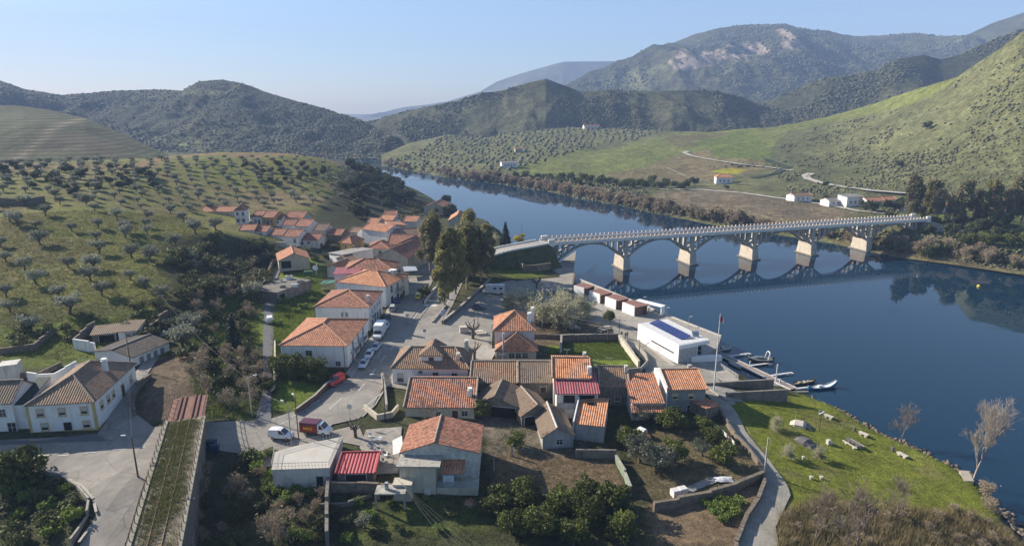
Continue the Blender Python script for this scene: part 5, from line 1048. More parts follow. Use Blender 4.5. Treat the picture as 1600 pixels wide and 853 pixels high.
r, W, D, rf = house('white house with yellow base and blue double door at the far left edge', (-78, 632), (17, 627), 7.5, 6.2, 6.2, 'gx', 2.4, W_WHITE, T_BRN, [('f', .82, 3.4, 1.0, 1.4, 'w'), ('f', .93, .1, 1.3, 2.1, 'w'), ('f', .5, 3.4, 1, 1.4, 'w')], plinth=YEL, rm=RIDGEO)
house('narrow white link with dark green roof between the two yellow-trimmed houses', (19, 632), (40, 631), 8, 6.1, 5.4, 'sf', 1.6, W_WHITE, SM('dark_green_sheet', (0.03, 0.05, 0.045)), [], o=.05, plinth=YEL)
r, W, D, rf = house('long white outbuilding with dark grey tiled roof behind the corner house', (147, 548), (207, 557), (233, 529), 7.6, 3.0, 'gy', 1.0, W_WHITE, T_SLATE, [('f', .5, .6, .5, .7, 'd')] + row('r', 4, .2, 1.0, 2.0, 'g') , rp=.5, name='outbuilding', cat='outbuilding', rm=SM('grey_ridge', (.3, .28, .26)))
r, W, D, rf = house('small white shed with brown roof and pale blue doors behind the grey-roofed outbuilding', (184, 518), (213, 516), 6, 9.0, 2.6, 'sf', .6, W_WHITE, T_BRN, [('f', .5, 0, .9, 2, 'g'), ('f', .75, 0, .9, 2, 'w')], name='shed', cat='shed')
r, W, D, rf = house('half-ruined shed with sagging brown roof beside the roofless white walls', (143, 523), (181, 519), 5, 9.0, 2.4, 'sf', .5, W_STONE, T_BRN, [('f', .6, 0, 3.2, 2.0, 'o')], name='shed', cat='shed')
wall([(117, 545), (141, 550), (150, 552)], 2.4, .35, W_WHITE, 'roofless white ruin wall below the terraces'); wall([(117, 545), (138, 524), (150, 515)], 2.2, .35, W_STONE, 'rough side wall of the roofless ruin')
wall([(46, 600), (60, 604), (88, 604), (122, 583)], 2.6, .3, W_WHITE, 'white courtyard wall behind the corner house')
wall([(8, 590), (30, 588)], 3, 3, W_DIRTY, 'flat-topped small white tank house behind the left edge house', cat='outbuilding', name='outbuilding')
# --- far bank
def far(label, px, py, w, d, h, rh, kind='gx', wm=W_WHITE, tile=T_OR, rz=0.2, z=None, dist=None, grp=None):
    o = None
    for dd in range(280, 1100, 4):
        pt = PD(px, py, dd)
        if pt.z < hz(pt.x, pt.y): break
    root = empty('house', (pt.x, pt.y, hz(pt.x, pt.y)), rz, label, 'house', grp)
    gab, rf = make_roof(root, w, d, h, kind, rh, tile, .4); wl = MB(); wl.add([(0, 0, -3), (w, 0, -3), (w, d, -3), (0, d, -3), (0, 0, h), (w, 0, h), (w, d, h), (0, d, h)], [(0, 1, 5, 4), (1, 2, 6, 5), (2, 3, 7, 6), (3, 0, 4, 7), (4, 5, 6, 7)])
    for gface in gab: wl.add([Vector(q) - Vector((0, 0, .03)) for q in gface], [tuple(range(len(gface)))])
    wl.build('wall', wm, root)
    for q in row('f', max(2, int(w / 3.5)), h * .35, 1.1, 1.2, 'w'): opening(root, q[0], w, d, *q[1:], None)
    root.location.x -= w / 2
    return root
from mathutils.bvhtree import BVHTree
_dg = None
def _bvh(o):
    me = o.data; return BVHTree.FromPolygons([v.co for v in me.vertices], [tuple(p.vertices) for p in me.polygons])
_hb = [_bvh(LA['o'])]; HB2 = [_bvh(LG['o']), _bvh(LB['o'])]
def hz(x, y):
    r_ = _hb[0].ray_cast(Vector((x, y, 900)), Vector((0, 0, -1))); return r_[0].z if r_[0] is not None else -50
def HR(px, py, extra=False):                              # photo pixel -> far bank surface
    d, f = _df(py); dr = Vector(((px - 800) / f, 1, -d / f)).normalized(); best = None
    for b_ in _hb + (HB2 if extra else []):
        r_ = b_.ray_cast(Vector((0, 0, CAMZ)), dr)
        if r_[0] is not None and (best is None or r_[3] < best[1]): best = (r_[0], r_[3])
    return best[0] if best else None
far('lone white farmhouse with orange roof on the far slope by the yellow patch', 1131, 288, 12, 8, 5.0, 2.0, 'hip', tile=T_NEW, rz=-.1)
far('low white villa nearest the vineyard end on the far bank', 1256, 316, 12, 8, 3.6, 1.2, 'gx', tile=T_OLD)
far('white bungalow with grey roof on the far bank beside the two-storey villa', 1311, 324, 12, 8, 3.2, 1.2, 'gx', tile=T_GREY)
far('white two-storey villa with roof terrace on the far bank', 1337, 325, 11, 8, 5.6, .6, 'sf', tile=T_GREY)
far('white cottage with orange roof on the far bank right of the villa', 1370, 323, 11, 7, 3.2, 1.6, tile=T_NEW)
far('low house with orange roof half hidden left of the far eucalyptus', 1392, 321, 8, 7, 3.2, 1.6, tile=T_NEW, wm=W_DIRTY)
far('white house glimpsed low behind the first far eucalyptus', 1436, 334, 12, 7, 4.0, 1, tile=T_GREY)
far('white house glimpsed between the far eucalyptus trunks', 1474, 334, 11, 7, 4.0, 1, tile=T_RED)
far('pink walled house at the right edge among the far eucalyptus', 1590, 328, 12, 7, 4.6, 1.6, wm=SM('pink_render', (0.62, 0.16, 0.36)), tile=T_OR)
far('orange-roofed house near the right edge among the far eucalyptus', 1560, 326, 9, 7, 4, 1.6, tile=T_OR)
far('white riverside boathouse on the far bank at the meadow foot', 797, 263, 15, 9, 4.5, 1.2, 'gx', tile=T_GREY)
far('small stone hut on the olive knoll across the river', 810, 238, 7, 6, 4, 1.2, wm=W_BEIGE)
far('white manor with orange roof on the crest of the olive knoll', 861, 198, 18, 10, 7, 2.5, 'hip')
far('long low white house on the crest right of the manor', 925, 202, 22, 8, 4, 2, tile=T_RED)
far('white and orange farm block on the far crest', 1010, 198, 26, 9, 6, 2.5, tile=T_OR); far('small orange-roofed hut left of the crest farm block', 990, 198, 10, 7, 4, 1.5, tile=T_NEW)
# ================================================================ VEGETATION
NR = np.random.RandomState(11)
def leafcloud(blobs, n, size, shell=0.55, flat=0.0, tone=0.35, seed=0, asp=0.6):
    """many small leaf sprays through the volume of several uneven clumps; returns V, F, tint"""
    r = np.random.RandomState(seed); B = np.array(blobs, float); vol = B[:, 3] * B[:, 4] * B[:, 5]; pr = vol ** .67; pr /= pr.sum()
    k = r.choice(len(B), n, p=pr); d = r.normal(size=(n, 3)); d /= np.linalg.norm(d, axis=1)[:, None]
    rad = shell + (1 - shell) * r.rand(n) ** .7; rad *= 1 + .22 * np.sin(d[:, 0] * 5 + k) * np.cos(d[:, 1] * 4 + k * 2) + .12 * r.normal(size=n)
    c = B[k, :3] + d * B[k, 3:6] * rad[:, None]
    nrm = d * .6 + r.normal(size=(n, 3)) * .7; nrm[:, 2] += flat; nrm /= np.linalg.norm(nrm, axis=1)[:, None]
    a = np.cross(nrm, r.normal(size=(n, 3))); a /= np.linalg.norm(a, axis=1)[:, None] + 1e-9; b = np.cross(nrm, a)
    s = size * (.6 + .8 * r.rand(n))[:, None]
    V = np.stack([c - a * s - b * s * asp, c + a * s - b * s * asp * .6, c + a * s * .9 + b * s * asp, c - a * s * .7 + b * s * asp * .8], 1).reshape(-1, 3)
    bt = r.rand(len(B)); t = np.clip(bt[k] * tone * 1.6 + r.rand(n) * .6 * (1 - tone) + (1 - tone) * .2 + .0, 0, 1)
    T = np.repeat(t, 4)[:, None].repeat(3, 1)
    return V, np.arange(4 * n).reshape(-1, 4), T
def branches(segs, sides=4):
    """tapered limbs from (a, b, r0, r1) segments"""
    V = []; F = []; 
    A = np.array([s[0] for s in segs], float); B = np.array([s[1] for s in segs], float); R0 = np.array([s[2] for s in segs]); R1 = np.array([s[3] for s in segs])
    d = B - A; L = np.linalg.norm(d, axis=1)[:, None] + 1e-9; d = d / L; up = np.where(np.abs(d[:, 2:3]) > .9, np.array([[1., 0, 0]]), np.array([[0., 0, 1]])); x = np.cross(d, up); x /= np.linalg.norm(x, axis=1)[:, None]; y = np.cross(d, x)
    vs = []
    for P_, R_ in ((A, R0), (B, R1)):
        for k in range(sides):
            t = 2 * math.pi * k / sides; vs.append(P_ + (x * math.cos(t) + y * math.sin(t)) * R_[:, None])
    V = np.stack(vs, 1).reshape(-1, 3); n = len(A); base = (np.arange(n) * 2 * sides)[:, None]
    F = np.concatenate([base + np.array([[k, (k + 1) % sides, sides + (k + 1) % sides, sides + k]]) for k in range(sides)], 0)
    return V, F
def grow(r, p, d, L, rad, depth, segs, spread=.5, up=.15, nb=3, ratio=.72, wig=.15, minr=.012):
    n = 2 if depth > 0 else 1
    for i in range(n):
        d2 = d + r.normal(size=3) * wig; d2[2] += up * .3; d2 /= np.linalg.norm(d2); q = p + d2 * L / n; r2 = max(rad * (1 - .28 / n), minr); segs.append((p, q, rad, r2)); p, d, rad = q, d2, r2
        if depth > 0 and i == 0 and n > 1:
            e = d + r.normal(size=3) * spread; e[2] += up; e /= np.linalg.norm(e); grow(r, p, e, L * ratio * .8, max(rad * .55, minr), depth - 1, segs, spread, up, nb, ratio, wig, minr)
    if depth > 0:
        for k in range(nb):
            e = d + r.normal(size=3) * spread; e[2] += up; e /= np.linalg.norm(e)
            grow(r, p, e, L * ratio * (.8 + .4 * r.rand()), max(rad * .66, minr), depth - 1, segs, spread, up, nb, ratio, wig, minr)
LM_ = {'olive': leafmat('olive_leaves', (0.085, 0.095, 0.065), (0.30, 0.31, 0.235), .25), 'euc': leafmat('eucalyptus_leaves', (0.10, 0.105, 0.035), (0.32, 0.29, 0.11), .38), 'dkeuc': leafmat('dusty_leaves', (0.075, 0.075, 0.038), (0.24, 0.215, 0.115), .33),
      'citrus': leafmat('citrus_leaves', (0.03, 0.045, 0.01), (0.13, 0.15, 0.03), .2), 'dark': leafmat('conifer_leaves', (0.012, 0.022, 0.012), (0.035, 0.055, 0.03), .1), 'oak': leafmat('evergreen_leaves', (0.022, 0.032, 0.012), (0.085, 0.095, 0.035), .15),
      'bush': leafmat('bush_leaves', (0.04, 0.05, 0.018), (0.13, 0.14, 0.05), .2), 'lush': leafmat('fresh_leaves', (0.07, 0.11, 0.02), (0.19, 0.25, 0.05), .3), 'yellow': leafmat('yellow_blossom', (0.45, 0.33, 0.02), (0.75, 0.6, 0.05), .3),
      'bud': leafmat('pale_buds', (0.34, 0.34, 0.21), (0.58, 0.56, 0.38), .5), 'brown': leafmat('dry_twigs', (0.22, 0.175, 0.115), (0.42, 0.34, 0.235), .35), 'reed': leafmat('dry_reeds', (0.16, 0.13, 0.06), (0.30, 0.25, 0.13), .3), 'pink': leafmat('pink_blossom', (0.35, 0.2, 0.18), (0.5, 0.33, 0.3), .3)}
BARK = SM('bark', (0.12, 0.095, 0.07), .95, .35, 3, .5); BARKP = SM('pale_bark', (0.34, 0.29, 0.23), .9, .3, 2.5, .4); TWIG = SM('grey_twigs', (0.24, 0.19, 0.15), .95, .25, 2, 0); TWIGL = SM('tan_twigs', (0.36, 0.29, 0.205), .95, .3, 2, 0); TWIGD = SM('brown_twigs', (0.16, 0.12, 0.09), .95, .3, 2, 0)
PRO = {}
def add_proto(key, name, crown=None, mat=None, segs=None, bark=None, sides=5):
    """a tree, kept apart until it is planted: parts are trunk and crown"""
    P_ = []
    if segs: V, F = branches(segs, sides); me = npmesh('trunk', V, F, smooth=True); me.materials.append(bark or BARK); P_.append(('trunk', me))
    if crown: V, F, T = crown; me = npmesh('crown', V, F, T); me.materials.append(mat); P_.append(('crown', me))
    PRO.setdefault(key, []).append((name, P_))
_pc = {}
def plant(key, pos, h=1.0, label=None, cat='tree', group=None, rz=None, i=None, sx=1.0):
    name, parts = PRO[key][random.randrange(len(PRO[key])) if i is None else i]
    root = bpy.data.objects.new(name, None); COL.objects.link(root); root.location = pos; root.rotation_euler = (0, 0, random.uniform(0, 6.28) if rz is None else rz)
    root.scale = (h * sx, h * sx, h); root.empty_display_size = .3; tag(root, label, cat, group)
    for nm, me in parts:
        o = bpy.data.objects.new(nm, me); COL.objects.link(o); o.parent = root
    return root
def blobs_round(r, R_, z, n, br=.5, sq=.8):
    out = [(0, 0, z, R_ * .7, R_ * .7, R_ * .7 * sq)]
    for k in range(n):
        t = k * 2.4 + r.rand(); q = R_ * (.45 + .35 * r.rand()); zz = z + (r.rand() - .4) * R_ * sq * 1.1; s = R_ * br * (.6 + .6 * r.rand()); out.append((math.cos(t) * q, math.sin(t) * q, zz, s, s, s * .8))
    return out
def limbs(r, h, rad, n, reach, zt, lean=0.1):
    p = np.array([0, 0, -.3]); t = np.array([r.normal() * lean, r.normal() * lean, h]); segs = [(p, t * .5, rad * 1.25, rad * .95), (t * .5, t, rad * .95, rad * .8)]
    for k in range(n):
        a = k * 2.4 + r.rand(); m = t + np.array([math.cos(a) * reach * .45, math.sin(a) * reach * .45, (zt - h) * .5]); e = t + np.array([math.cos(a) * reach, math.sin(a) * reach, (zt - h) * (.7 + .4 * r.rand())])
        segs += [(t, m, rad * .6, rad * .4), (m, e, rad * .4, rad * .12)]
    return segs
for k in range(4):
    r = np.random.RandomState(20 + k); add_proto('olive', 'olive_tree', leafcloud(blobs_round(r, 2.3, 2.9, 8, .5, .6), 850, .2, .45, seed=k), LM_['olive'], limbs(r, 1.1, .28, 5, 1.5, 2.9, .3), BARK, 6)
for k in range(3):
    r = np.random.RandomState(30 + k); add_proto('citrus', 'orange_tree', leafcloud(blobs_round(r, 2.2, 2.3, 11, .5, .85), 2600, .15, .6, seed=k), LM_['citrus'], limbs(r, .9, .2, 5, 1.3, 2.6), BARK)
for k in range(3):
    r = np.random.RandomState(40 + k); add_proto('oak', 'evergreen_oak', leafcloud(blobs_round(r, 3.4, 3.6, 12, .5, .8), 1300, .33, .55, seed=k), LM_['oak'], limbs(r, 1.8, .3, 5, 2.3, 3.8), BARK)
for k in range(3):
    r = np.random.RandomState(50 + k); add_proto('bush', 'bush', leafcloud(blobs_round(r, 1.5, .9, 8, .5, .7), 620, .16, .4, seed=k), LM_['bush'], limbs(r, .3, .06, 6, .9, 1.1), BARK)
    add_proto('lushbush', 'leafy_bush', leafcloud(blobs_round(r, 1.3, .7, 8, .5, .6), 620, .15, .4, seed=k + 9), LM_['lush'], limbs(r, .3, .05, 6, .9, .9), BARK)
for k in range(2):
    r = np.random.RandomState(25 + k); add_proto('bigolive', 'olive_tree', leafcloud(blobs_round(r, 2.3, 2.7, 12, .5, .7), 3600, .1, .45, seed=k + 3), leafmat('dark_olive_leaves', (0.055, 0.065, 0.042), (0.17, 0.18, 0.13), .2), limbs(r, 1.1, .28, 5, 1.5, 2.9, .3), BARK, 6)
def eucal(seed, H_, mat, key, nbl=19, wd=3.7, leaf=.32, n=9000, base=.2):
    r = np.random.RandomState(seed); segs = []; p = np.array([0, 0, -.5]); d = np.array([r.normal() * .05, r.normal() * .05, 1.0]); pts = [p]
    for i in range(8): d = d + np.r_[r.normal(size=2) * .05, 0]; d /= np.linalg.norm(d); q = p + d * H_ * .95 / 8; segs.append((p, q, .42 * (1 - i / 8.6), .42 * (1 - (i + 1) / 8.6))); p = q; pts.append(q)
    bl = []
    for k in range(nbl):
        f = base + (1 - base) * (k + .5) / nbl; i = min(int(f * 8), 7); c = pts[i] + (pts[i + 1] - pts[i]) * (f * 8 - i); a = k * 2.4 + r.rand(); q = wd * (1 - .55 * max(0, (f - .55)) / .45) * (.35 + .75 * r.rand())
        e = c + np.array([math.cos(a) * q, math.sin(a) * q, .8 + r.rand() * 1.5]); segs += [(c - np.array([0, 0, 1.2]), e, .14, .04)]; s = wd * (.34 + .22 * r.rand()); bl.append((*e, s, s, s * 1.25))
    bl.append((*(pts[-1]), wd * .35, wd * .35, wd * .6)); add_proto(key, 'eucalyptus_tree', leafcloud(bl, n, leaf, .25, seed=seed, tone=.45), mat, segs, BARKP, 6)
for k in range(3): eucal(60 + k, 22, LM_['euc'], 'euc')
for k in range(2): eucal(70 + k, 22, LM_['dkeuc'], 'dkeuc', 24, 4.1, .30, 8500, .22)
r = np.random.RandomState(80); bl = [(0, 0, z, 2.6 * (1 - z / 10.5) + .3, 2.6 * (1 - z / 10.5) + .3, 1.1) for z in np.linspace(1.2, 9.6, 9)]
add_proto('conifer', 'conifer', leafcloud(bl, 3000, .25, .5, seed=1), LM_['dark'], [((0, 0, -.5), (0, 0, 9.5), .25, .05)], BARK)
bl = [(0, 0, z, 1.7 * (1 - (z / 11) ** 2) + .2, 1.7 * (1 - (z / 11) ** 2) + .2, 1.1) for z in np.linspace(.8, 9.6, 9)]
add_proto('cypress', 'cypress', leafcloud(bl, 2400, .24, .5, seed=2), LM_['dark'], [((0, 0, -.5), (0, 0, 9), .2, .05)], BARK)
add_proto('mimosa', 'mimosa_tree', leafcloud(blobs_round(np.random.RandomState(3), 2.6, 3.0, 9, .5, .8), 2000, .18, .5, seed=3), LM_['yellow'], limbs(np.random.RandomState(3), 1.2, .15, 5, 1.5, 3), BARK)
add_proto('clipped', 'clipped_tree', leafcloud([(0, 0, 2.6, 1.5, 1.5, 1.0), (0, 0, 3.1, .9, .9, .9)], 1600, .12, .8, seed=4), LM_['citrus'], [((0, 0, -.2), (0, 0, 2.4), .1, .08)], BARK)
def bare(seed, key, name, L, rad, depth, spread, up, nb=3, mat=None, buds=None, minr=.02, nbud=0, bs=.1, ratio=.72, trunk=1):
    r = np.random.RandomState(seed); segs = []; grow(r, np.array([0, 0, -.3]), np.array([0, 0, 1.0]), L, rad, depth, segs, spread, up, nb, ratio, .12, minr); cr = None
    if nbud:
        tips = np.array([s[1] for s in segs if s[3] < max(rad * .3, minr * 1.3)]); idx = r.randint(0, len(tips), nbud); c = tips[idx] + r.normal(size=(nbud, 3)) * .22; a = r.normal(size=(nbud, 3)) * bs; b = r.normal(size=(nbud, 3)) * bs
        V = np.stack([c - a, c + b, c + a, c - b], 1).reshape(-1, 3); T = np.repeat(r.rand(nbud), 4)[:, None].repeat(3, 1); cr = (V, np.arange(4 * nbud).reshape(-1, 4), T)
    add_proto(key, name, cr, buds, segs, mat or TWIG, 4)
for k in range(3):
    bare(90 + k, 'bare', 'bare_tree', 2.9, .14, 5, .40, .22, 3, TWIG, minr=.016, ratio=.74)
    bare(100 + k, 'budding', 'budding_tree', 1.75, .2, 5, .58, .05, 3, SM('buff_bark', (0.36, 0.32, 0.24), .95, .3, 2), LM_['bud'], .016, 4200, .075, .8)
    bare(110 + k, 'twiggy', 'bare_shrub', .95, .05, 4, .5, .22, 4, TWIGL, LM_['brown'], .012, 260, .05, .76)
    bare(120 + k, 'willow', 'bare_willow', 1.7, .12, 4, .45, .16, 4, TWIGL, LM_['brown'], .035, 900, .15, .78)
bare(130, 'poplar', 'bare_poplar', 5.2, .17, 6, .34, .3, 3, SM('pale_poplar_bark', (0.36, 0.31, 0.26), .9, .3, 2), minr=.013, ratio=.70)
for k in range(2):
    r = np.random.RandomState(140 + k); segs = [((0, 0, -.3), (.1, 0, 1.6), .42, .36), ((.1, 0, 1.6), (.1, 0, 2.3), .4, .42)]
    for j in range(7):
        a = j * .9 + r.rand() * .4; e = np.array([math.cos(a) * 1.5, math.sin(a) * 1.5, 2.9 + r.rand()]); segs += [(np.array([.1, 0, 2.2]), e, .2, .14), (e, e * np.array([1.3, 1.3, 1.0]) + np.array([0, 0, .8]), .12, .05), (e, e + np.array([r.normal() * .5, r.normal() * .5, 1.2]), .07, .02), (e, e + np.array([r.normal() * .6, r.normal() * .6, 1.0]), .06, .02)]
    add_proto('pollard', 'pollarded_tree', None, None, segs, BARK, 6)
add_proto('rosebush', 'pink_shrub', *(lambda: (leafcloud([(0, 0, 1.6, .9, .9, .7)], 260, .07, .2, seed=5), LM_['pink'], limbs(np.random.RandomState(5), .8, .05, 7, .8, 1.8), BARK))())
# a simpler small mesh for far masses
def ico():
    t = (1 + 5 ** .5) / 2; v = np.array([(-1, t, 0), (1, t, 0), (-1, -t, 0), (1, -t, 0), (0, -1, t), (0, 1, t), (0, -1, -t), (0, 1, -t), (t, 0, -1), (t, 0, 1), (-t, 0, -1), (-t, 0, 1)], float); v /= np.linalg.norm(v[0])
    f = np.array([(0, 11, 5), (0, 5, 1), (0, 1, 7), (0, 7, 10), (0, 10, 11), (1, 5, 9), (5, 11, 4), (11, 10, 2), (10, 7, 6), (7, 1, 8), (3, 9, 4), (3, 4, 2), (3, 2, 6), (3, 6, 8), (3, 8, 9), (4, 9, 5), (2, 4, 11), (6, 2, 10), (8, 6, 7), (9, 8, 1)]); return v, f
IV, IF = ico()
def clumps(name, pts, size, mat, flat=.6, seed=0, jit=.35):
    """woodland or scrub read as one mass: a lumpy crown at every point, one object"""
    r = np.random.RandomState(seed); pts = np.asarray(pts); n = len(pts); size = np.asarray(size) * (.55 + .9 * r.rand(n)); V = IV[None] * (1 + r.normal(size=(n, 12, 1)) * jit) * size[:, None, None]; V[:, :, 2] *= flat; V[:, :, 2] += size[:, None] * .45
    V = (V + pts[:, None, :]).reshape(-1, 3); F = (IF[None] + (np.arange(n) * 12)[:, None, None]).reshape(-1, 3); T = np.repeat(r.rand(n), 12)[:, None].repeat(3, 1)
    o = link(name, npmesh(name, V, F, T), None, mat); tag(o, kind='stuff'); return o
def loft_pts(Lf, n, v0, v1, seed, dens=None, u0=0, u1=1):
    r = np.random.RandomState(seed); B = Lf['B']; nv, nu = B.shape[:2]; v = (v0 + (v1 - v0) * r.rand(n)) * (nv - 1.001); u = (u0 + (u1 - u0) * r.rand(n)) * (nu - 1.001); i = v.astype(int); j = u.astype(int); a = (v - i)[:, None]; b = (u - j)[:, None]
    p = (B[i, j] * (1 - b) + B[i, j + 1] * b) * (1 - a) + (B[i + 1, j] * (1 - b) + B[i + 1, j + 1] * b) * a
    if dens is not None: p = p[r.rand(n) < dens(p[:, 0], p[:, 1], p[:, 2])]
    return p
scrubm = leafmat('scrub_leaves', (0.045, 0.052, 0.024), (0.12, 0.12, 0.058), .0); farm = leafmat('far_woods', (0.055, 0.062, 0.033), (0.085, 0.09, 0.046), .0)
dn = lambda f, k, o_: (lambda x, y, z: np.clip(fbm(x / f, y / f, 3) * k + o_, 0, 1))
def pxof(x, y, z):
    t = (CAMZ - z) / np.maximum(y, 1); th = np.arctan(t) - R(PITCH); py = 426.5 + FPX * np.tan(th); return 800 + x / np.maximum(y, 1) * (FPX * _c - (py - 426.5) * _s), py
MEAD = [(800, 268), (860, 240), (960, 230), (1050, 208), (1290, 178), (1500, 114), (1470, 150), (1370, 182), (1300, 192), (1225, 212), (1210, 250), (1100, 262), (1200, 262), (1240, 312), (1340, 332), (1300, 355), (1120, 340), (1030, 322), (1000, 290), (940, 275), (860, 276)]
def dens_A(x, y, z):
    px, py = pxof(x, y, z); ok = ~pnpoly(px, py, MEAD); ok &= ~((px < 1060) & (py < 275)); return np.where(ok, np.clip(fbm(x / 35, y / 35, 3) * 3.0 + .42, .04, 1), 0) * np.where(y < 400, .35, 1)
p_ = loft_pts(LA, 60000, .10, 1, 1, dens_A); clumps('scrub', p_, np.where(p_[:, 1] < 420, .55, .85), scrubm, .8, 1)
p_ = loft_pts(LB, 20000, .1, 1, 2, dn(60, 3, .65)); clumps('wooded_scrub', p_, np.full(len(p_), 1.8), scrubm, .8, 2)
p_ = loft_pts(LG, 40000, .05, 1, 3, dn(130, 3, .55)); clumps('far_woodland', p_, np.full(len(p_), 1.6), farm, .42, 3)
p_ = loft_pts(LM, 46000, .0, 1, 4, dn(200, 1.0, .7)); clumps('far_woodland', p_, np.full(len(p_), 1.4), farm, .36, 4)
p_ = loft_pts(LD, 36000, .1, 1, 5, lambda x, y, z: np.where(pnpoly(*pxof(x, y, z), cliffs) | pnpoly(*pxof(x, y, z), [(1200, 46), (1225, 42), (1270, 78), (1225, 84)]), 0.04, dn(250, 2.5, .5)(x, y, z))); clumps('far_woodland', p_, np.full(len(p_), 3.0), farm, .7, 5)
# olive plantation rows on the knoll across the river
def dens_K(x, y, z):
    px, py = pxof(x, y, z); return np.where(pnpoly(px, py, [(600, 246), (680, 206), (860, 200), (1060, 196), (1010, 215), (900, 238), (820, 262), (760, 272), (640, 262)]), 1.0, 0)
q_ = []
for a in np.arange(-200, 320, 8.0):
    for b in np.arange(480, 980, 9.5):
        x, y = a + b * .12 + 5 * math.sin(b / 60) + NR.normal() * 1.3, b + 6 * math.sin(a / 45) + NR.normal() * 1.3; 
        px, py = pxof(np.array([x]), np.array([y]), np.array([20.0])); z = hz(x, y)
        if z > 1.5 and NR.rand() > .14 and dens_K(np.array([x]), np.array([y]), np.array([z]))[0] > 0: q_.append((x, y, z))
clumps('olive_plantation', q_, np.full(len(q_), 1.45), leafmat('far_olives', (0.07, 0.085, 0.05), (0.16, 0.17, 0.11), 0), .8, 6)

def PX(v):
    a, b = pxof(np.array([v[0]]), np.array([v[1]]), np.array([v[2]])); return float(a[0]), float(b[0])
# ---- olive trees of the near hill
OL = [(80, 222), (218, 175), (345, 250), (195, 315), (30, 395), (330, 425), (475, 355), (600, 280), (697, 228), (835, 320), (722, 395), (620, 480), (175, 500), (330, 640), (487, 555), (118, 128), (550, 172), (930, 262), (1030, 245), (690, 520), (30, 560), (150, 725), (870, 200), (470, 235), (285, 120), (410, 120)]
ol = [H(x * .328, 280 + y * .328) for x, y in OL]
regO = [(-60, 262), (0, 256), (280, 250), (480, 246), (560, 272), (575, 292), (520, 318), (300, 330), (296, 348), (330, 364), (262, 480), (200, 492), (-60, 505)]
cand = []
for a in np.arange(-420, 120, 9.2):
    for b in np.arange(150, 520, 9.6):
        x = a + (b % 19.2 > 9.6) * 4 + NR.normal() * .9 + b * -.1; y = b + a * .08 + NR.normal() * .9
        z = gz(x, y); px, py = PX((x, y, z))
        if not bool(pnpoly(np.array([px]), np.array([py]), regO)[0]): continue
        if min((math.hypot(x - v.x, y - v.y) for v in ol), default=99) < 7.5: continue
        if y < 262 and NR.rand() < .5: continue
        if fbm(np.array([x / 40.0]), np.array([y / 40.0]), 2)[0] > .42: continue
        cand.append(Vector((x, y, z)))
def vis(v): 
    h_ = H(*PX((v.x, v.y, v.z + 2.5))); return (h_ - v).length < 60 or h_.y > v.y - 8
cand = [v for v in cand if vis(v)]; cand.sort(key=lambda v: v.y); allo = ol + cand
ONE = allo[:300]; REST = allo[300:]
def side(px, a=533, b=1067): return 'left' if px < a else ('middle' if px < b else 'right')
NAMED = {0: 'round grey olive with dark crown high on the left slope', 3: 'wide olive in the second slope row near the left edge', 10: 'bushy olive at the brink of the dark ravine', 13: 'grey olive alone above the roofless ruin', 9: 'olive leaning over the ravine top beside its long shadow', 17: 'large dark olive just before the village terrace', 18: 'broad olive right at the left end of the village'}
for k, v in enumerate(ONE):
    big = k < len(ol); near = v.y < 260
    lb = NAMED.get(k) or ('grey-green olive tree on the open lower part of the grassy olive slope' if near else 'small grey-green olive tree in the planted rows of the hilltop')
    if k in NAMED: plant('olive', v, random.uniform(1.0, 1.25), lb, 'olive tree', 'olive trees on the near slope')
    elif near: plant('olive', v, random.uniform(.7, 1.1), lb, 'olive tree', 'olive trees on the near slope')
    else: plant('olive', v, random.uniform(.55, .88), lb, 'olive tree', 'olive trees of the hilltop rows')
def mass(name, key, pts, sc, every=1, mat=None):
    """the rest of a kind as one object"""
    VV = []; FF = []; TT = []; n0 = 0
    for k, v in enumerate(pts):
        me = PRO[key][k % len(PRO[key])][1][1][1]; nv = len(me.vertices); co = np.empty(nv * 3, np.float32); me.vertices.foreach_get('co', co); co = co.reshape(-1, 4, 3)[::every]
        a = random.uniform(0, 6.28); s = sc * random.uniform(.75, 1.2); c, s_ = math.cos(a), math.sin(a); m = np.array([[c, -s_, 0], [s_, c, 0], [0, 0, 1]]) * s
        grown = co.mean(1, keepdims=True) + (co - co.mean(1, keepdims=True)) * (every ** .5)
        w_ = grown.reshape(-1, 3) @ m.T + np.array(v); VV.append(w_); FF.append(np.arange(len(w_)).reshape(-1, 4) + n0); n0 += len(w_); TT.append(np.repeat(NR.rand(len(w_) // 4), 4))
    T = np.concatenate(TT)[:, None].repeat(3, 1); o = link(name, npmesh(name, np.concatenate(VV), np.concatenate(FF), T), None, mat); tag(o, kind='stuff')
if REST: mass('distant_olive_trees', 'olive', REST, .68, 3, LM_['olive'])
# darker wood on the upper left and along the hill end
def scatter(poly, n, seed, mind=0, zmin=-1):
    r = np.random.RandomState(seed); W_ = [H(*q) for q in poly]; xs = [q.x for q in W_]; ys = [q.y for q in W_]; out = []
    k = 0
    while len(out) < n and k < n * 60:
        k += 1; x = r.uniform(min(xs), max(xs)); y = r.uniform(min(ys), max(ys))
        if pnpoly(np.array([x]), np.array([y]), W_)[0] and all((x - o.x) ** 2 + (y - o.y) ** 2 > mind * mind for o in out): out.append(G(x, y, -.05))
    return out
OAKG = 'dark trees on the wooded hill end'
for v in scatter([(525, 330), (535, 285), (560, 262), (600, 280), (640, 305), (648, 322), (600, 334), (560, 345)], 58, 1, 4.0): plant('oak', v, random.uniform(.8, 1.25), 'dark evergreen tree in the wood on the steep hill end above the river', 'tree', OAKG)
for v in scatter([(0, 285), (0, 262), (130, 262), (250, 268), (240, 300), (100, 312)], 46, 2, 6): plant('oak', v, random.uniform(.42, .68), 'dark rounded tree in the denser wood on the upper left hill', 'tree', 'dark trees on the upper left hill')
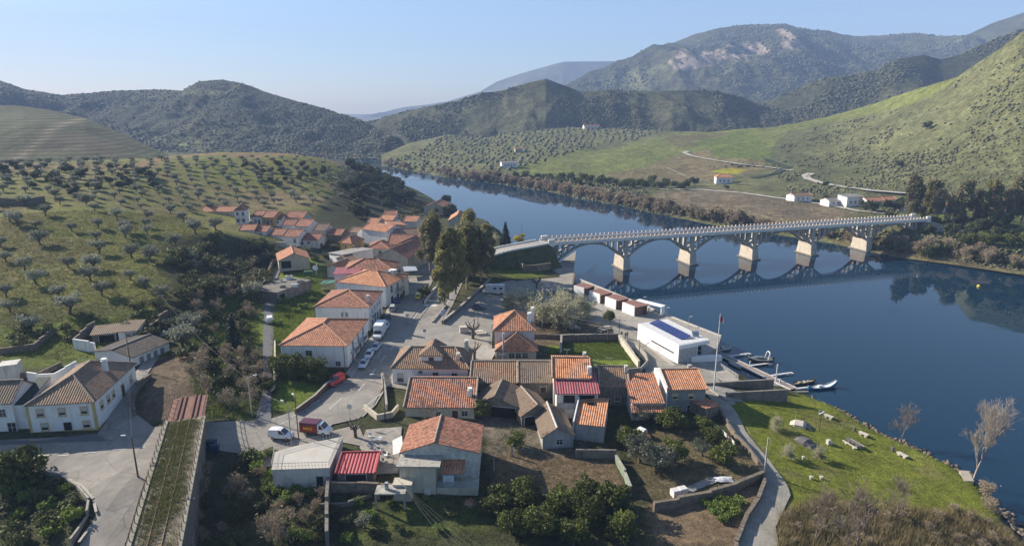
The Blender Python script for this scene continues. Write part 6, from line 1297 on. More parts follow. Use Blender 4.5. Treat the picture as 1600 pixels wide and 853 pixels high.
for v in scatter([(380, 262), (500, 262), (540, 290), (470, 300), (400, 290)], 22, 3, 6): plant('oak', v, random.uniform(.4, .7), 'low dark oak among the hilltop olive rows', 'tree', 'low oaks among the hilltop olives')
# ravine brambles, bushes, bare shrubs
for v in scatter([(275, 400), (330, 364), (380, 374), (436, 385), (425, 420), (410, 470), (330, 470), (270, 470)], 60, 4, 2.5): plant('bush', v, random.uniform(1.1, 2.2), 'dark bramble bush filling the shaded ravine below the olive slope', 'bush', 'bramble bushes in the ravine')
for v in scatter([(300, 420), (400, 410), (405, 480), (350, 540), (300, 500)], 26, 5, 3): plant('twiggy', v, random.uniform(1.0, 1.5), 'leafless brown shrub on the ravine slope', 'shrub', 'bare shrubs on the ravine slope')
for v in scatter([(290, 590), (330, 545), (410, 545), (415, 640), (340, 650)], 18, 6, 2.5): plant('twiggy', v, random.uniform(1.1, 1.7), 'tall leafless shrub in the thicket left of the back lane', 'shrub', 'bare thicket by the back lane')
for v in scatter([(280, 500), (400, 480), (405, 600), (300, 600)], 22, 7, 4): plant('bush', v, random.uniform(.8, 1.5), 'green bush on the overgrown plot left of the back lane', 'bush', 'bushes on the overgrown plot')
for v in scatter([(430, 480), (480, 440), (500, 480), (460, 530), (430, 540)], 10, 8, 3): plant('lushbush', v, random.uniform(.7, 1.2), 'fresh green bush on the grassy plot behind the street houses', 'bush', 'fresh bushes behind the street houses')
for v in scatter([(325, 740), (420, 700), (425, 853), (300, 853)], 26, 9, 3): plant(random.choice(['twiggy', 'bush']), v, random.uniform(.6, 1.1), 'dark tangled shrub in the shaded gully beside the viaduct', 'shrub', 'gully shrubs beside the viaduct')
for v in scatter([(0, 853), (0, 750), (60, 745), (115, 770), (125, 800), (100, 853)], 16, 10, 2.5): plant(random.choice(['bush', 'lushbush']), v, random.uniform(.8, 1.3), 'green bush inside the road bend at the lower left', 'bush', 'bushes inside the road bend')
for v in scatter([(430, 853), (430, 770), (505, 770), (505, 853)], 20, 11, 2): plant(random.choice(['bush', 'lushbush', 'twiggy']), v, random.uniform(.7, 1.2), 'untidy shrub in the garden below the terrace building', 'shrub', 'shrubs below the terrace building')
for v in scatter([(395, 715), (425, 700), (425, 770), (395, 770)], 5, 12, 2): plant('lushbush', v, random.uniform(.7, 1.1), 'bright yellow-green bush at the corner left of the terrace building', 'bush', 'yellow-green bushes at the corner')
for v in scatter([(180, 495), (280, 470), (290, 520), (240, 550), (150, 520), (20, 560), (20, 510)], 22, 13, 4): plant('bush', v, random.uniform(.8, 1.5), 'grey-green bush near the ruined sheds on the lower slope', 'bush', 'bushes around the ruined sheds')
for v in scatter([(520, 380), (600, 345), (660, 330), (660, 345), (600, 372)], 16, 14, 4): plant('bush', v, random.uniform(.8, 1.6), 'green garden bush among the lower village houses', 'bush', 'garden bushes in the lower village')
for v in scatter([(640, 325), (700, 318), (725, 335), (690, 345), (650, 335)], 26, 15, 3): plant(random.choice(['bush', 'oak']), v, random.uniform(.6, 1.1), 'green tree by the river beyond the village', 'tree', 'riverside trees beyond the village')
for v in scatter([(440, 385), (530, 372), (560, 395), (500, 412)], 12, 16, 3): plant('bush', v, random.uniform(.7, 1.2), 'dark bush between the garage and the village gardens', 'bush', 'bushes by the garage')
for v in scatter([(510, 790), (740, 780), (760, 800), (700, 830), (560, 845), (512, 850)], 14, 17, 3): plant(random.choice(['bush', 'lushbush']), v, random.uniform(.4, .8), 'low bush on the sloping lawn under the balcony house', 'bush', 'low bushes under the balcony house')
# eucalyptus stand and neighbours
for k, (x, y, s, kk) in enumerate([(672, 428, .92, 'dkeuc'), (688, 425, .84, 'dkeuc'), (700, 468, .98, 'euc'), (712, 460, .92, 'euc'), (738, 432, .95, 'euc'), (748, 428, .86, 'euc'), (722, 440, .9, 'dkeuc'), (760, 425, .72, 'euc'), (696, 480, .72, 'euc'), (730, 452, .85, 'euc'), (752, 440, .8, 'dkeuc')]):
    plant(kk, H(x, y), s, ['tall dusty-leaved eucalyptus leftmost beside the parking street', 'slightly shorter dusty eucalyptus second from the left of the stand', 'tall sunlit eucalyptus nearest the camera in the central stand', 'thick sunlit eucalyptus beside the upper road', 'tall eucalyptus at the back right of the central stand', 'eucalyptus with leaning crown at the back of the stand', 'dark eucalyptus in the middle of the central stand', 'shortest eucalyptus at the right end of the stand', 'slender eucalyptus in front of the central stand by the road', 'full-crowned eucalyptus on the grassy bank side of the stand', 'dusty eucalyptus behind the full-crowned one on the bank'][k], 'tree', 'central eucalyptus stand')
plant('bush', H(664, 462), 1.6, 'round bush on the verge between parking street and upper road', 'bush')
plant('conifer', PD(790, 384, 262), .95, 'dark green conical conifer beside the bridge approach', 'tree'); plant('mimosa', PD(811, 383, 258), .9, 'small bright yellow blossoming mimosa by the bridge approach', 'tree')
plant('budding', PD(775, 388, 262), 1.1, 'greyish leafless tree left of the dark conifer', 'tree')
for k, (x, y, s) in enumerate([(893, 514, 1.6), (847, 510, 1.35), (820, 496, 1.25), (796, 488, 1.15), (866, 500, 1.3), (918, 500, 1.2), (880, 488, 1.25)]): plant('budding', H(x, y), s, ['wide pale budding tree by the picnic tables', 'pale budding tree right of the station house chimney', 'pale budding tree in the garden row behind the station house', 'leftmost pale budding tree of the garden row', 'pale budding tree in the middle of the square garden', 'rightmost pale budding tree near the kiosks', 'pale budding tree at the back of the square garden'][k], 'tree', 'budding trees in the square garden')
plant('clipped', H(952, 508), 1.05, 'clipped round-topped dark green tree on the kiosk lawn', 'tree')
plant('pollard', H(739, 530), 1.05, 'thick pollarded plane tree left of the station house', 'tree', i=0); plant('pollard', H(741, 562), .9, 'pollarded tree stump crown behind the dormer house', 'tree', i=1); plant('pollard', H(848, 566), .7, 'small pollarded tree beside the station house wall', 'tree', i=0)
plant('pollard', H(838, 452), .9, 'bare pollarded tree on the parking ground by the platform', 'tree', i=1); plant('bare', H(664, 665), .6, 'small gnarled bare tree at the cream house front', 'tree'); plant('pollard', H(556, 684), .75, 'gnarled bare tree beside the van parking', 'tree', i=0)
for k, (x, y, s) in enumerate([(450, 592, 1.1), (470, 588, 1.25), (488, 590, 1.2), (500, 596, 1.0), (438, 580, 1.0)]): plant('citrus', H(x, y), s, ['dense orange tree at the left of the front garden', 'tallest dense orange tree in the front garden', 'dense orange tree before the big white house', 'right-hand orange tree of the front garden by the wall', 'orange tree half hidden at the back of the front garden'][k], 'tree', 'front garden orange trees')
for k, v in enumerate(scatter([(780, 853), (775, 800), (800, 792), (850, 800), (930, 782), (985, 780), (1000, 853)], 17, 18, 4.2)): plant('citrus', v, random.uniform(.95, 1.25), 'dense dark green orange tree in the grove behind the garden wall', 'orange tree', 'orange grove behind the garden wall')
for k, (x, y, s, kk, lb) in enumerate([(975, 690, 1.0, 'twiggy', 'dark leafless shrub against the small orange-roofed building'), (985, 700, 1.0, 'citrus', 'orange tree beside the small orange-roofed building'), (1005, 660, .8, 'bigolive', 'slim olive before the porch of the cottage'), (1000, 722, 1.1, 'bigolive', 'large grey olive in the middle garden'), (1026, 735, 1.2, 'bigolive', 'spreading grey olive nearest the white covered sheets'), (1046, 672, 1.15, 'citrus', 'round dark orange tree before the blue-grey house'), (1054, 722, 1.0, 'citrus', 'sunlit yellowish-green tree in the middle garden'), (1099, 676, .8, 'citrus', 'small orange tree under the blue-grey house'), (1113, 694, .8, 'citrus', 'small round bush tree by the washing line'), (1128, 726, .95, 'citrus', 'orange tree by the cobbled path wall'), (1097, 712, .7, 'bigolive', 'small grey olive on the bare plot'), (805, 700, .7, 'citrus', 'leafy shrub beside the stone basin'), (752, 650, .85, 'citrus', 'dark leafy tree at the corner of the open barn')]): plant(kk, H(x, y), s, lb, 'tree')
for k, v in enumerate(scatter([(1098, 790), (1120, 778), (1155, 785), (1158, 812), (1135, 818), (1105, 800)], 12, 19, 1.2)): plant('lushbush', v, random.uniform(.6, .8), 'bright leafy vegetable clump on the lower bare plot', 'plant', 'leafy vegetable patch')
plant('citrus', H(32, 752), 1.45, 'dark spreading tree inside the road bend', 'tree'); plant('citrus', H(6, 760), 1.3, 'dark tree cut by the left edge inside the road bend', 'tree')
plant('cypress', H(366, 548), .85, 'dark cone-shaped cypress on the overgrown plot', 'tree'); plant('olive', H(287, 545), 1.4, 'large silvery olive above the old track bed', 'olive tree'); plant('olive', H(300, 520), 1.2, 'silvery olive behind the larger one by the ravine foot', 'olive tree'); plant('olive', H(395, 470), 1.3, 'silvery olive beside the back lane top', 'olive tree')
plant('citrus', H(420, 612), .7, 'dark hedge bush at the lane side of the front garden', 'bush'); plant('rosebush', H(734, 800), 1.0, 'small pink-budded shrub below the balcony', 'shrub'); plant('olive', H(569, 824), .5, 'small silvery bush on the lawn slope', 'bush'); plant('bush', H(879, 790), .6, 'small round shrub on the long garden wall', 'bush')
plant('twiggy', H(372, 775), 1.5, 'pale leafless shrub in the shaded gully', 'shrub'); plant('twiggy', H(440, 850), 2.0, 'large brown leafless shrub at the bottom edge', 'shrub')
# meadow trees
plant('poplar', P(1520, 750, .8), .92, 'tall pale bare tree leaning at the tip of the meadow', 'tree', i=0, rz=1.0); plant('bare', P(1406, 690, .4), .8, 'small bare tree standing at the meadow waterline', 'tree'); plant('bare', H(1337, 862), 1.15, 'bare grey tree at the bottom among the reeds', 'tree'); plant('bare', H(1272, 852), .95, 'thin bare tree left of the reeds by the path', 'tree'); plant('bare', H(1398, 812), .8, 'thin bare sapling behind the reed fringe', 'tree')
plant('twiggy', P(1538, 785, .5), 1.3, 'orange-brown shrub at the meadow tip below the tall bare tree', 'shrub'); plant('twiggy', P(1548, 806, .4), 1.2, 'low brown shrub leaning over the water', 'shrub')
for k, (x, y) in enumerate([(1205, 668), (1230, 718), (1278, 720)]): plant('budding', H(x, y), .42, ['tiny white-blossomed sapling near the ramp wall', 'tiny blossoming sapling by the cobbled path bend', 'tiny sapling in the middle of the meadow'][k], 'sapling')
for v in scatter([(1215, 815), (1260, 800), (1330, 812), (1420, 806), (1520, 800), (1570, 830), (1640, 900), (1215, 900)], 48, 20, 2.0): plant('twiggy', v, random.uniform(.4, .8), 'brown leafless shrub in the thicket along the bottom of the meadow', 'shrub', 'brown thicket below the meadow')
def reeds(name, pts, h, n, mat, seed=0, wd=.03):
    r = np.random.RandomState(seed); P_ = np.repeat(np.array(pts), n, 0); m = len(P_); P_[:, :2] += r.normal(size=(m, 2)) * .35; L = h * (.5 + r.rand(m)); d = r.normal(size=(m, 2)) * .25 * L[:, None]; a = r.rand(m) * 6.28; w_ = np.stack([np.cos(a), np.sin(a), a * 0], 1) * wd * (.6 + .8 * r.rand(m))[:, None]
    tip = P_ + np.c_[d, L]; V = np.stack([P_ - w_, P_ + w_, tip], 1).reshape(-1, 3); T = np.repeat(r.rand(m), 3)[:, None].repeat(3, 1)
    o = link(name, npmesh(name, V, np.arange(3 * m).reshape(-1, 3), T), None, mat); tag(o, kind='stuff')
reeds('dry_reeds', [tuple(v) for v in scatter([(1215, 810), (1260, 785), (1420, 795), (1520, 805), (1570, 835), (1660, 900), (1215, 900)], 1100, 21)], 1.3, 22, LM_['reed'], 1, .04)
# grass tufts over meadow, plots and slopes
gt = [tuple(v) for v in scatter([(1140, 640), (1320, 640), (1420, 690), (1548, 780), (1570, 853), (1240, 853), (1240, 780), (1205, 715)], 9000, 22)]
reeds('meadow_grass', gt, .16, 6, leafmat('meadow_blades', (0.15, 0.18, 0.025), (0.29, 0.31, 0.07), .3), 2, .05)
def tuftfield(name, n, poly, h, mat, seed, wd=.06, k=5, cond=None):
    pts = scatter(poly, n, seed); reeds(name, [tuple(v) for v in pts], h, k, mat, seed, wd)
hg_ = leafmat('slope_blades', (0.10, 0.115, 0.03), (0.24, 0.23, 0.09), .3)
tuftfield('slope_grass', 12000, [(0, 560), (0, 340), (300, 340), (330, 364), (270, 400), (260, 470), (250, 560)], .35, hg_, 23, .09)
tuftfield('plot_grass', 3500, [(290, 500), (405, 430), (400, 660), (320, 650), (300, 600)], .5, leafmat('plot_blades', (0.08, 0.11, 0.02), (0.18, 0.22, 0.05), .3), 24, .07, 7)
tuftfield('garden_grass', 5000, [(500, 770), (760, 700), (800, 640), (960, 640), (1170, 680), (1200, 740), (1020, 790), (900, 780), (700, 853), (430, 853)], .25, hg_, 25, .05)
tuftfield('lot_grass', 2500, [(876, 562), (878, 536), (966, 534), (986, 562)], .3, leafmat('lot_blades', (0.10, 0.14, 0.02), (0.19, 0.24, 0.05), .3), 26, .06, 6)
tuftfield('plot_grass', 3000, [(425, 480), (500, 430), (500, 500), (440, 560), (425, 560)], .5, leafmat('yard_blades', (0.10, 0.14, 0.02), (0.2, 0.25, 0.05), .3), 27, .08, 6)
tp = []
for k in range(1900):
    x = random.uniform(-28, vL - 1); y = random.choice([random.gauss(-1.2, .6), random.gauss(.2, .5), random.gauss(1.6, .6)])
    if x > 12 or random.random() < .35: c_ = vc + vd * x + Vector((-vd.y, vd.x, 0)) * max(-2.5, min(2.5, y)); tp.append((c_.x, c_.y, RZ_ + .05))
reeds('track_weeds', tp, .45, 16, leafmat('track_weed_blades', (0.07, 0.085, 0.025), (0.19, 0.18, 0.07), .25), 28, .035)
# ---- the far bank: bare willows at the water, groves, tall eucalyptus
wl_ = []
for k in range(230):
    u = random.uniform(600, 1340); y = np.interp(u, cA, sh); v = HR(u, y - random.uniform(.5, 5))
    if v is not None and v.y < 900 and v.z > -.5: wl_.append(v)
for v in wl_[:230]: plant('willow', v, random.uniform(.8, 1.5) * (1.0 if v.y > 330 else .6), 'brown leafless willow along the far riverbank', 'tree', 'bare willows on the far riverbank')
for k in range(70):
    u = random.uniform(1340, 1720); y = np.interp(u, cA, sh); v = HR(u, y - random.uniform(1, 16))
    if v is not None: plant(random.choice(['twiggy', 'bush', 'twiggy']), v, random.uniform(1.2, 2.2), 'olive-brown shrub on the bank right of the bridge end', 'shrub', 'bank shrubs right of the bridge')
for k in range(60):
    u = random.uniform(760, 1085); t = (u - 760) / 325; v = HR(u, 284 + t * 12 - random.uniform(0, 10) + 2)
    if v is not None: plant('citrus', v, random.uniform(.9, 1.5), 'dark green orchard tree behind the far riverbank willows', 'tree', 'dark orchard on the far bank')
for k, (x, y, s, kk) in enumerate([(1424, 352, 1.0, 'dkeuc'), (1446, 350, .86, 'euc'), (1462, 352, .95, 'dkeuc'), (1486, 356, 1.0, 'dkeuc'), (1502, 350, .8, 'euc'), (1532, 352, .75, 'dkeuc'), (1550, 356, .95, 'euc'), (1568, 354, 1.05, 'dkeuc'), (1594, 356, .95, 'dkeuc'), (1622, 358, 1.0, 'euc'), (1652, 360, 1.0, 'dkeuc')]):
    v = HR(x, y)
    if v is not None: plant(kk, v, s, 'tall dark eucalyptus in the far stand right of the bridge', 'tree', 'far eucalyptus stand')
for v_ in [HR(random.uniform(1448, 1610), random.uniform(350, 378)) for _ in range(26)]:
    if v_ is not None: plant('oak', v_, random.uniform(.6, .9), 'dark undergrowth tree beneath the far eucalyptus stand', 'tree', 'undergrowth trees beneath the far eucalyptus')
for x in (1508, 1523, 1546, 1572, 1598): plant('citrus', HR(x, 384), 1.3, 'round green orchard tree on the field right of the bridge', 'tree', 'orchard trees right of the bridge')
for k, (x, y, s) in enumerate([(1352, 330, .9), (1362, 332, 1.0), (1385, 328, .9), (1405, 330, 1.1), (1290, 314, .6), (1325, 318, .6), (1345, 318, .7), (1390, 345, .7), (1136, 296, .5), (1085, 290, 1.0), (1448, 203, 1.0), (1290, 292, .6), (1405, 262, .8)]): plant('oak', HR(x, y), s, ['dark tree in front of the white two-storey villa', 'large dark tree right of the villa', 'dark tree before the orange cottage roofs', 'dark tree at the foot of the far eucalyptus', 'small tree between the low villa and bungalow', 'small tree behind the grey bungalow', 'small dark tree behind the villa', 'dark tree above the right part of the bridge', 'small tree below the lone farmhouse', 'dark tree at the end of the far orchard', 'lone round dark tree on the open far slope', 'small dark tree beside the white road bend', 'round dark tree on the slope above the far eucalyptus'][k], 'tree')
# roads and tracks on the far side, a little above the slope
def far_ribbon(px, wd, mat, nm='far_road', off=.25):
    q = []
    for a, b in zip(px[:-1], px[1:]):
        n_ = max(1, int(math.hypot(b[0] - a[0], b[1] - a[1]) / 3))
        for k in range(n_): v = HR(a[0] + (b[0] - a[0]) * k / n_, a[1] + (b[1] - a[1]) * k / n_); q.append(v) if v is not None else None
    mb = MB(); L = []
    for i, p in enumerate(q):
        d = q[min(i + 1, len(q) - 1)] - q[max(i - 1, 0)]; d.z = 0
        if d.length < .01: continue
        d.normalize(); n = Vector((-d.y, d.x, 0)) * wd / 2; z = max(hz(*(p + n).xy), hz(*(p - n).xy), p.z) + off; L.append([Vector(((p + n).x, (p + n).y, z)), Vector(((p - n).x, (p - n).y, z))])
    for a, b in zip(L[:-1], L[1:]):
        if (a[0] - b[0]).length < 60: mb.quad(a[1], b[1], b[0], a[0])
    tag(mb.build(nm, mat), kind='structure')
FR = SM('far_road_gravel', (0.42, 0.39, 0.34), .95, .15, .3)
far_ribbon([(1440, 306), (1400, 303), (1360, 299), (1320, 293), (1280, 286), (1262, 280), (1258, 275), (1270, 270)], 6, FR); far_ribbon([(1240, 268), (1200, 262), (1160, 258), (1110, 250), (1080, 244), (1068, 239), (1078, 235)], 4.5, FR)
far_ribbon([(1030, 296), (1100, 297), (1160, 302), (1230, 312), (1290, 320), (1340, 330), (1400, 336)], 4, FR); far_ribbon([(1040, 262), (1070, 275), (1110, 285), (1180, 290)], 2.5, SM('dirt_track', (0.3, 0.25, 0.17)))
far_ribbon([(1195, 250), (1230, 262), (1210, 272), (1170, 280)], 6, scrubm, 'far_hedge', .5)
# ================================================================ VEHICLES, BOATS, STREET FURNITURE, PEOPLE
def paint(nm, c, r=.35): return SM('paint_' + nm, c, r, .06, 2, 0, spec=.6)
TYRE = SM('tyre', (0.02, 0.02, 0.02), .9, .2, 4, 0); RIM = SM('wheel_rim', (0.4, 0.4, 0.42), .4, .1, 4, 0, metal=.5); CGL = SM('car_glass', (0.015, 0.02, 0.03), .08, .1, 4, 0, spec=.9); LAMPW = SM('headlight_glass', (0.6, 0.62, 0.65), .2, .1, 4, 0); LAMPR = SM('tail_light_red', (0.4, 0.02, 0.02), .3, .1, 4, 0); BLK = SM('black_plastic', (0.03, 0.03, 0.032), .7, .1, 4, 0)
def loftbody(mb, st, close=True):
    """stations (x, [(y, z) ...half ring from bottom to top centre]) mirrored and skinned"""
    rings = []
    for x, hr in st: rings.append([(x, -y, z) for y, z in hr] + [(x, y, z) for y, z in hr[::-1]])
    n = len(rings[0])
    for a, b in zip(rings[:-1], rings[1:]): mb.add(a + b, [(k, (k + 1) % n, n + (k + 1) % n, n + k) for k in range(n)])
    mb.add(rings[0], [tuple(range(n))[::-1]]); mb.add(rings[-1], [tuple(range(n))]); return mb
_vc = {}
PROF = {   # body line: (x, top of lower body), roof line: (x, height, half width) in metres for a 4.2 m car
 'hatch': ([(-2.05, .62), (-2.0, .92), (-1.2, .95), (.75, .95), (1.7, .82), (2.05, .60)], [(-1.95, .94, .70), (-1.6, 1.40, .58), (-.2, 1.46, .60), (.35, 1.38, .60), (1.05, .93, .72)], 4.1, 1.7),
 'sedan': ([(-2.2, .62), (-2.15, .92), (-1.4, .96), (.75, .95), (1.8, .80), (2.2, .58)], [(-1.75, .95, .70), (-1.05, 1.36, .58), (0, 1.42, .60), (.4, 1.36, .60), (1.15, .93, .72)], 4.4, 1.72),
 'estate': ([(-2.2, .62), (-2.2, .96), (-1.4, .98), (.75, .98), (1.8, .85), (2.15, .62)], [(-2.15, .98, .72), (-1.9, 1.52, .62), (0, 1.62, .64), (.5, 1.54, .64), (1.3, .96, .74)], 4.35, 1.76),
 'smallvan': ([(-2.1, .62), (-2.1, 1.05), (-1.2, 1.08), (.75, 1.08), (1.7, .95), (2.1, .66)], [(-2.08, 1.06, .76), (-2.0, 1.78, .68), (-.3, 1.84, .70), (.25, 1.76, .70), (1.05, 1.06, .76)], 4.2, 1.75)}
def vehicle(label, kind, front, back, col, name='parked_car', cat='car', group=None, length=None, at=None, rz=None, zoff=0):
    A = H(*front); B = H(*back); d = A - B; c = (A + B) / 2; z = max(TZ(c.x, c.y), c.z) + .06 + zoff
    root = empty(name, (c.x, c.y, z), math.atan2(d.y, d.x) if rz is None else rz, label, cat, group)
    bl, rl, L, Wd = PROF[kind]; hw = Wd / 2
    if kind not in _vc:
        st = []
        for x, t in bl:
            e = 1 - .12 * (abs(x) / (L / 2)) ** 4; st.append((x, [(hw * .8 * e, .28), (hw * e, .42), (hw * e, t - .16), (hw * .93 * e, t), (0.0, t + .03)]))
        body = loftbody(MB(), st)
        st = [(x, [(w_, min(z_, .9)), (w_, z_ - .02), (w_ * .9, z_)]) for x, z_, w_ in rl]; glass = loftbody(MB(), [(x, [(w_ + (.0 if z_ > 1.2 else .02), .86), (w_, z_ - .03), (0, z_)]) for x, z_, w_ in rl])
        roof = MB(); q = rl[1:-1]; x0, z0_, w0 = q[0]; x1, z1, w1 = q[-1]; xm, zm, wm_ = q[1]
        roof.add([(x0 - .03, -w0, z0_), (x0 - .03, w0, z0_), (xm, wm_, zm + .04), (xm, -wm_, zm + .04), (x1, -w1, z1 + .02), (x1, w1, z1 + .02)], [(0, 3, 2, 1), (3, 4, 5, 2)])
        for s in (-1, 1):
            for (xa, za, wa), (xb, zb, wb) in zip(rl[:-1], rl[1:]):
                if za < 1.1 or zb < 1.1: roof.tube((xa, s * (wa + .0), max(za, .95)), (xb, s * (wb), max(zb, .95)), .05, n=4)
            roof.tube((-.3, s * (.74 if Wd < 1.74 else .76), .95), (-.3, s * .60, 1.45), .05, n=4)
            if kind == 'smallvan': roof.add([(-2.06, s * .775, 1.0), (-.1, s * .775, 1.0), (-.2, s * .715, 1.8), (-2.0, s * .70, 1.76)], [(0, 1, 2, 3)])
        if kind == 'smallvan': roof.add([(-2.13, -.74, 1.0), (-2.13, .74, 1.0), (-2.03, .68, 1.78), (-2.03, -.68, 1.78)], [(0, 1, 2, 3)])
        wl = MB(); wl.tube((0, -.1, 0), (0, .1, 0), .31, n=14); rm = MB(); rm.tube((0, -.11, 0), (0, .11, 0), .18, n=10); hl = MB(); hl.box((0, 0, 0), (.12, .32, .16)); bp = MB(); bp.bb(L / 2 - .12, L / 2 - .0, -hw * .8, hw * .8, .3, .46); bp.bb(-L / 2 - .0, -L / 2 + .12, -hw * .8, hw * .8, .3, .48)
        _vc[kind] = [m_.mesh(n_) for m_, n_ in ((body, 'body'), (glass, 'cabin_glass'), (roof, 'roof_panel'), (wl, 'wheel'), (rm, 'rim'), (hl, 'headlight'), (bp, 'bumper'))]
    ms = _vc[kind]
    def put_(nm, me, mat, loc=(0, 0, 0), par=None):
        o = bpy.data.objects.new(nm, me.copy() if nm in ('body', 'roof_panel') else me); COL.objects.link(o); o.parent = par or root; o.location = loc
        if nm in ('body', 'roof_panel') or not me.materials: o.data.materials.clear(); o.data.materials.append(mat)
        return o
    put_('body', ms[0], col); put_('cabin_glass', ms[1], CGL); put_('roof_panel', ms[2], col); put_('bumper', ms[6], BLK)
    for x in (L * .31, -L * .30):
        for s in (-1, 1): w_ = put_('wheel', ms[3], TYRE, (x, s * (hw - .1), .31)); put_('rim', ms[4], RIM, (0, 0, 0), w_)
    for s in (-1, 1): put_('headlight', ms[5], LAMPW, (L / 2 - .09, s * hw * .68, .62))
    for s in (-1, 1):
        m2 = MB(); m2.box((-L / 2 + .03, s * hw * .78, .82), (.1, .2, .22)); m2.build('tail_light', LAMPR, root)
    return root
WHT = paint('white', (0.72, 0.73, 0.74)); SIL = paint('pale_blue', (0.50, 0.56, 0.64)); REDC = paint('red', (0.55, 0.03, 0.03)); BLUE = paint('blue', (0.02, 0.06, 0.25)); DKB = paint('dark', (0.03, 0.035, 0.05)); YELC = paint('yellow', (0.65, 0.55, 0.03)); GRN = paint('silver', (0.4, 0.42, 0.43))
SG = 'cars parked along the street'
vehicle('bright red small van turning by the garden wall', 'smallvan', (513, 607), (537, 594), REDC, 'parked_car', 'car')
vehicle('white small delivery van parked beside the lamp poles', 'smallvan', (461, 687), (420, 684), WHT, 'parked_van', 'van')
vehicle('pale blue car, nearest of the three parked cars below the white truck', 'sedan', (564, 580), (573, 565), SIL, group=SG); vehicle('white hatchback, middle of the three parked cars below the truck', 'hatch', (573, 565), (581, 551), WHT, group=SG); vehicle('light blue car parked directly behind the white box truck', 'sedan', (583, 552), (592, 540), SIL, group=SG)
vehicle('pale car parked just up the street from the white box truck', 'hatch', (600, 520), (606, 506), SIL, group=SG); vehicle('dark car tucked in front of the second white house', 'hatch', (602, 506), (607, 497), DKB, group=SG)
vehicle('silver people carrier parked with its back to the lit strip of street', 'estate', (617, 478), (611, 492), GRN, group=SG); vehicle('blue car parked in the shaded street row', 'hatch', (623, 467), (618, 479), BLUE, group=SG); vehicle('dark car at the head of the shaded street row', 'hatch', (629, 460), (624, 470), DKB, group=SG)
vehicle('small dark grey car driving up the shaded street', 'hatch', (637, 440), (633, 451), DKB); vehicle('yellow car with pale roof beside the low wall of the upper road', 'estate', (655, 457), (652, 475), YELC)
vehicle('white van parked at the top end of the street', 'smallvan', (640, 404), (638, 416), WHT, 'parked_van', 'van'); vehicle('white pickup-like car crosswise at the top end of the street', 'hatch', (661, 410), (646, 411), WHT); vehicle('dark car beyond the white one at the street top', 'hatch', (676, 409), (663, 409), DKB)
vehicle('dark blue car parked by the tree bank on the square', 'sedan', (757, 484), (737, 483), paint('dark_blue', (0.04, 0.06, 0.12))); vehicle('small white van climbing the narrow back lane', 'smallvan', (422, 496), (422, 512), WHT, 'parked_van', 'van'); vehicle('dark car standing on the parking ground before the platform', 'hatch', (826, 465), (838, 467), DKB)
# box vans, truck and motorhome
def boxvan(label, front, back, boxc, cabc, L=5.6, bh=2.6, bw=2.1, name='box_van', cat='van', motor=False, boxlen=.62):
    A = H(*front); B = H(*back); d = A - B; c = (A + B) / 2; root = empty(name, (c.x, c.y, TZ(c.x, c.y) + .06), math.atan2(d.y, d.x), label, cat); x0 = -L / 2; xb = x0 + L * boxlen; h = bw / 2
    mb = loftbody(MB(), [(x0, [(h, .5), (h, bh - .08), (h - .1, bh)]), (xb, [(h, .5), (h, bh - .08), (h - .1, bh)])]) if not motor else loftbody(MB(), [(x0, [(h, .5), (h, bh - .1), (h - .12, bh)]), (xb, [(h, .5), (h, bh - .1), (h - .12, bh)]), (xb + .9, [(h * .95, 1.6), (h * .95, bh - .25), (h - .15, bh - .1)])])
    mb.build('cargo_box' if not motor else 'body', boxc, root)
    mb = loftbody(MB(), [(xb + .0, [(h * .9, .4), (h * .95, .6), (h * .93, 1.2), (h * .84, 2.15), (0, 2.2)]), (L / 2 - 1.45, [(h * .9, .4), (h * .95, .6), (h * .93, 1.2), (h * .82, 2.1), (0, 2.14)]), (L / 2 - .75, [(h * .9, .4), (h * .95, .6), (h * .9, 1.12), (h * .86, 1.3), (0, 1.34)]), (L / 2, [(h * .8, .4), (h * .85, .6), (h * .8, .9), (h * .75, .95), (0, 1.0)])])
    mb.build('cab', cabc, root)
    mb = MB(); mb.add([(L / 2 - 1.40, -h * .78, 2.09), (L / 2 - 1.40, h * .78, 2.09), (L / 2 - .80, h * .84, 1.37), (L / 2 - .80, -h * .84, 1.37)], [(0, 3, 2, 1)]); mb.v = [(x_ + .03, y_, z_ + .02) for x_, y_, z_ in mb.v]; mb.build('windscreen', CGL, root)
    for s in (-1, 1):
        mb = MB(); mb.add([(xb + .25, s * (h * .95), 1.28), (L / 2 - .95, s * (h * .93), 1.28), (L / 2 - 1.45, s * (h * .86 + .02), 2.02), (xb + .3, s * (h * .87 + .02), 2.02)], [(0, 1, 2, 3)]); mb.build('side_window', CGL, root)
        mb = MB(); mb.box((L / 2 - .1, s * h * .62, .82), (.14, .3, .2)); mb.build('headlight', LAMPW, root)
        for x in (L / 2 - 1.0, -L / 2 + 1.1):
            mb = MB(); mb.tube((x, s * (h - .24), .36), (x, s * (h - .0), .36), .36, n=14); o = mb.build('wheel', TYRE, root); mb = MB(); mb.tube((x, s * (h - .02), .36), (x, s * (h + .02), .36), .2, n=10); mb.build('rim', RIM, o)
    return root, L, h, x0, xb, bh
r, L, h, x0, xb, bh = boxvan('delivery van with maroon cargo body, fiery lettering and white cab', (517, 680), (473, 676), paint('maroon', (0.10, 0.02, 0.035)), WHT, 5.4, 2.4, 2.0)
mb = MB(); y = -h - .012; mb.add([(x0 + .15, y, .75), (xb - .2, y, .75), (xb - .2, y, 1.5), (xb - .9, y, 1.95), (x0 + .4, y, 1.9), (x0 + .1, y, 1.4)], [(0, 1, 2, 3, 4, 5)]); mb.build('flame_graphic', SM('flame_red', (0.38, 0.06, 0.02), .5, .5, 3, 0), r)
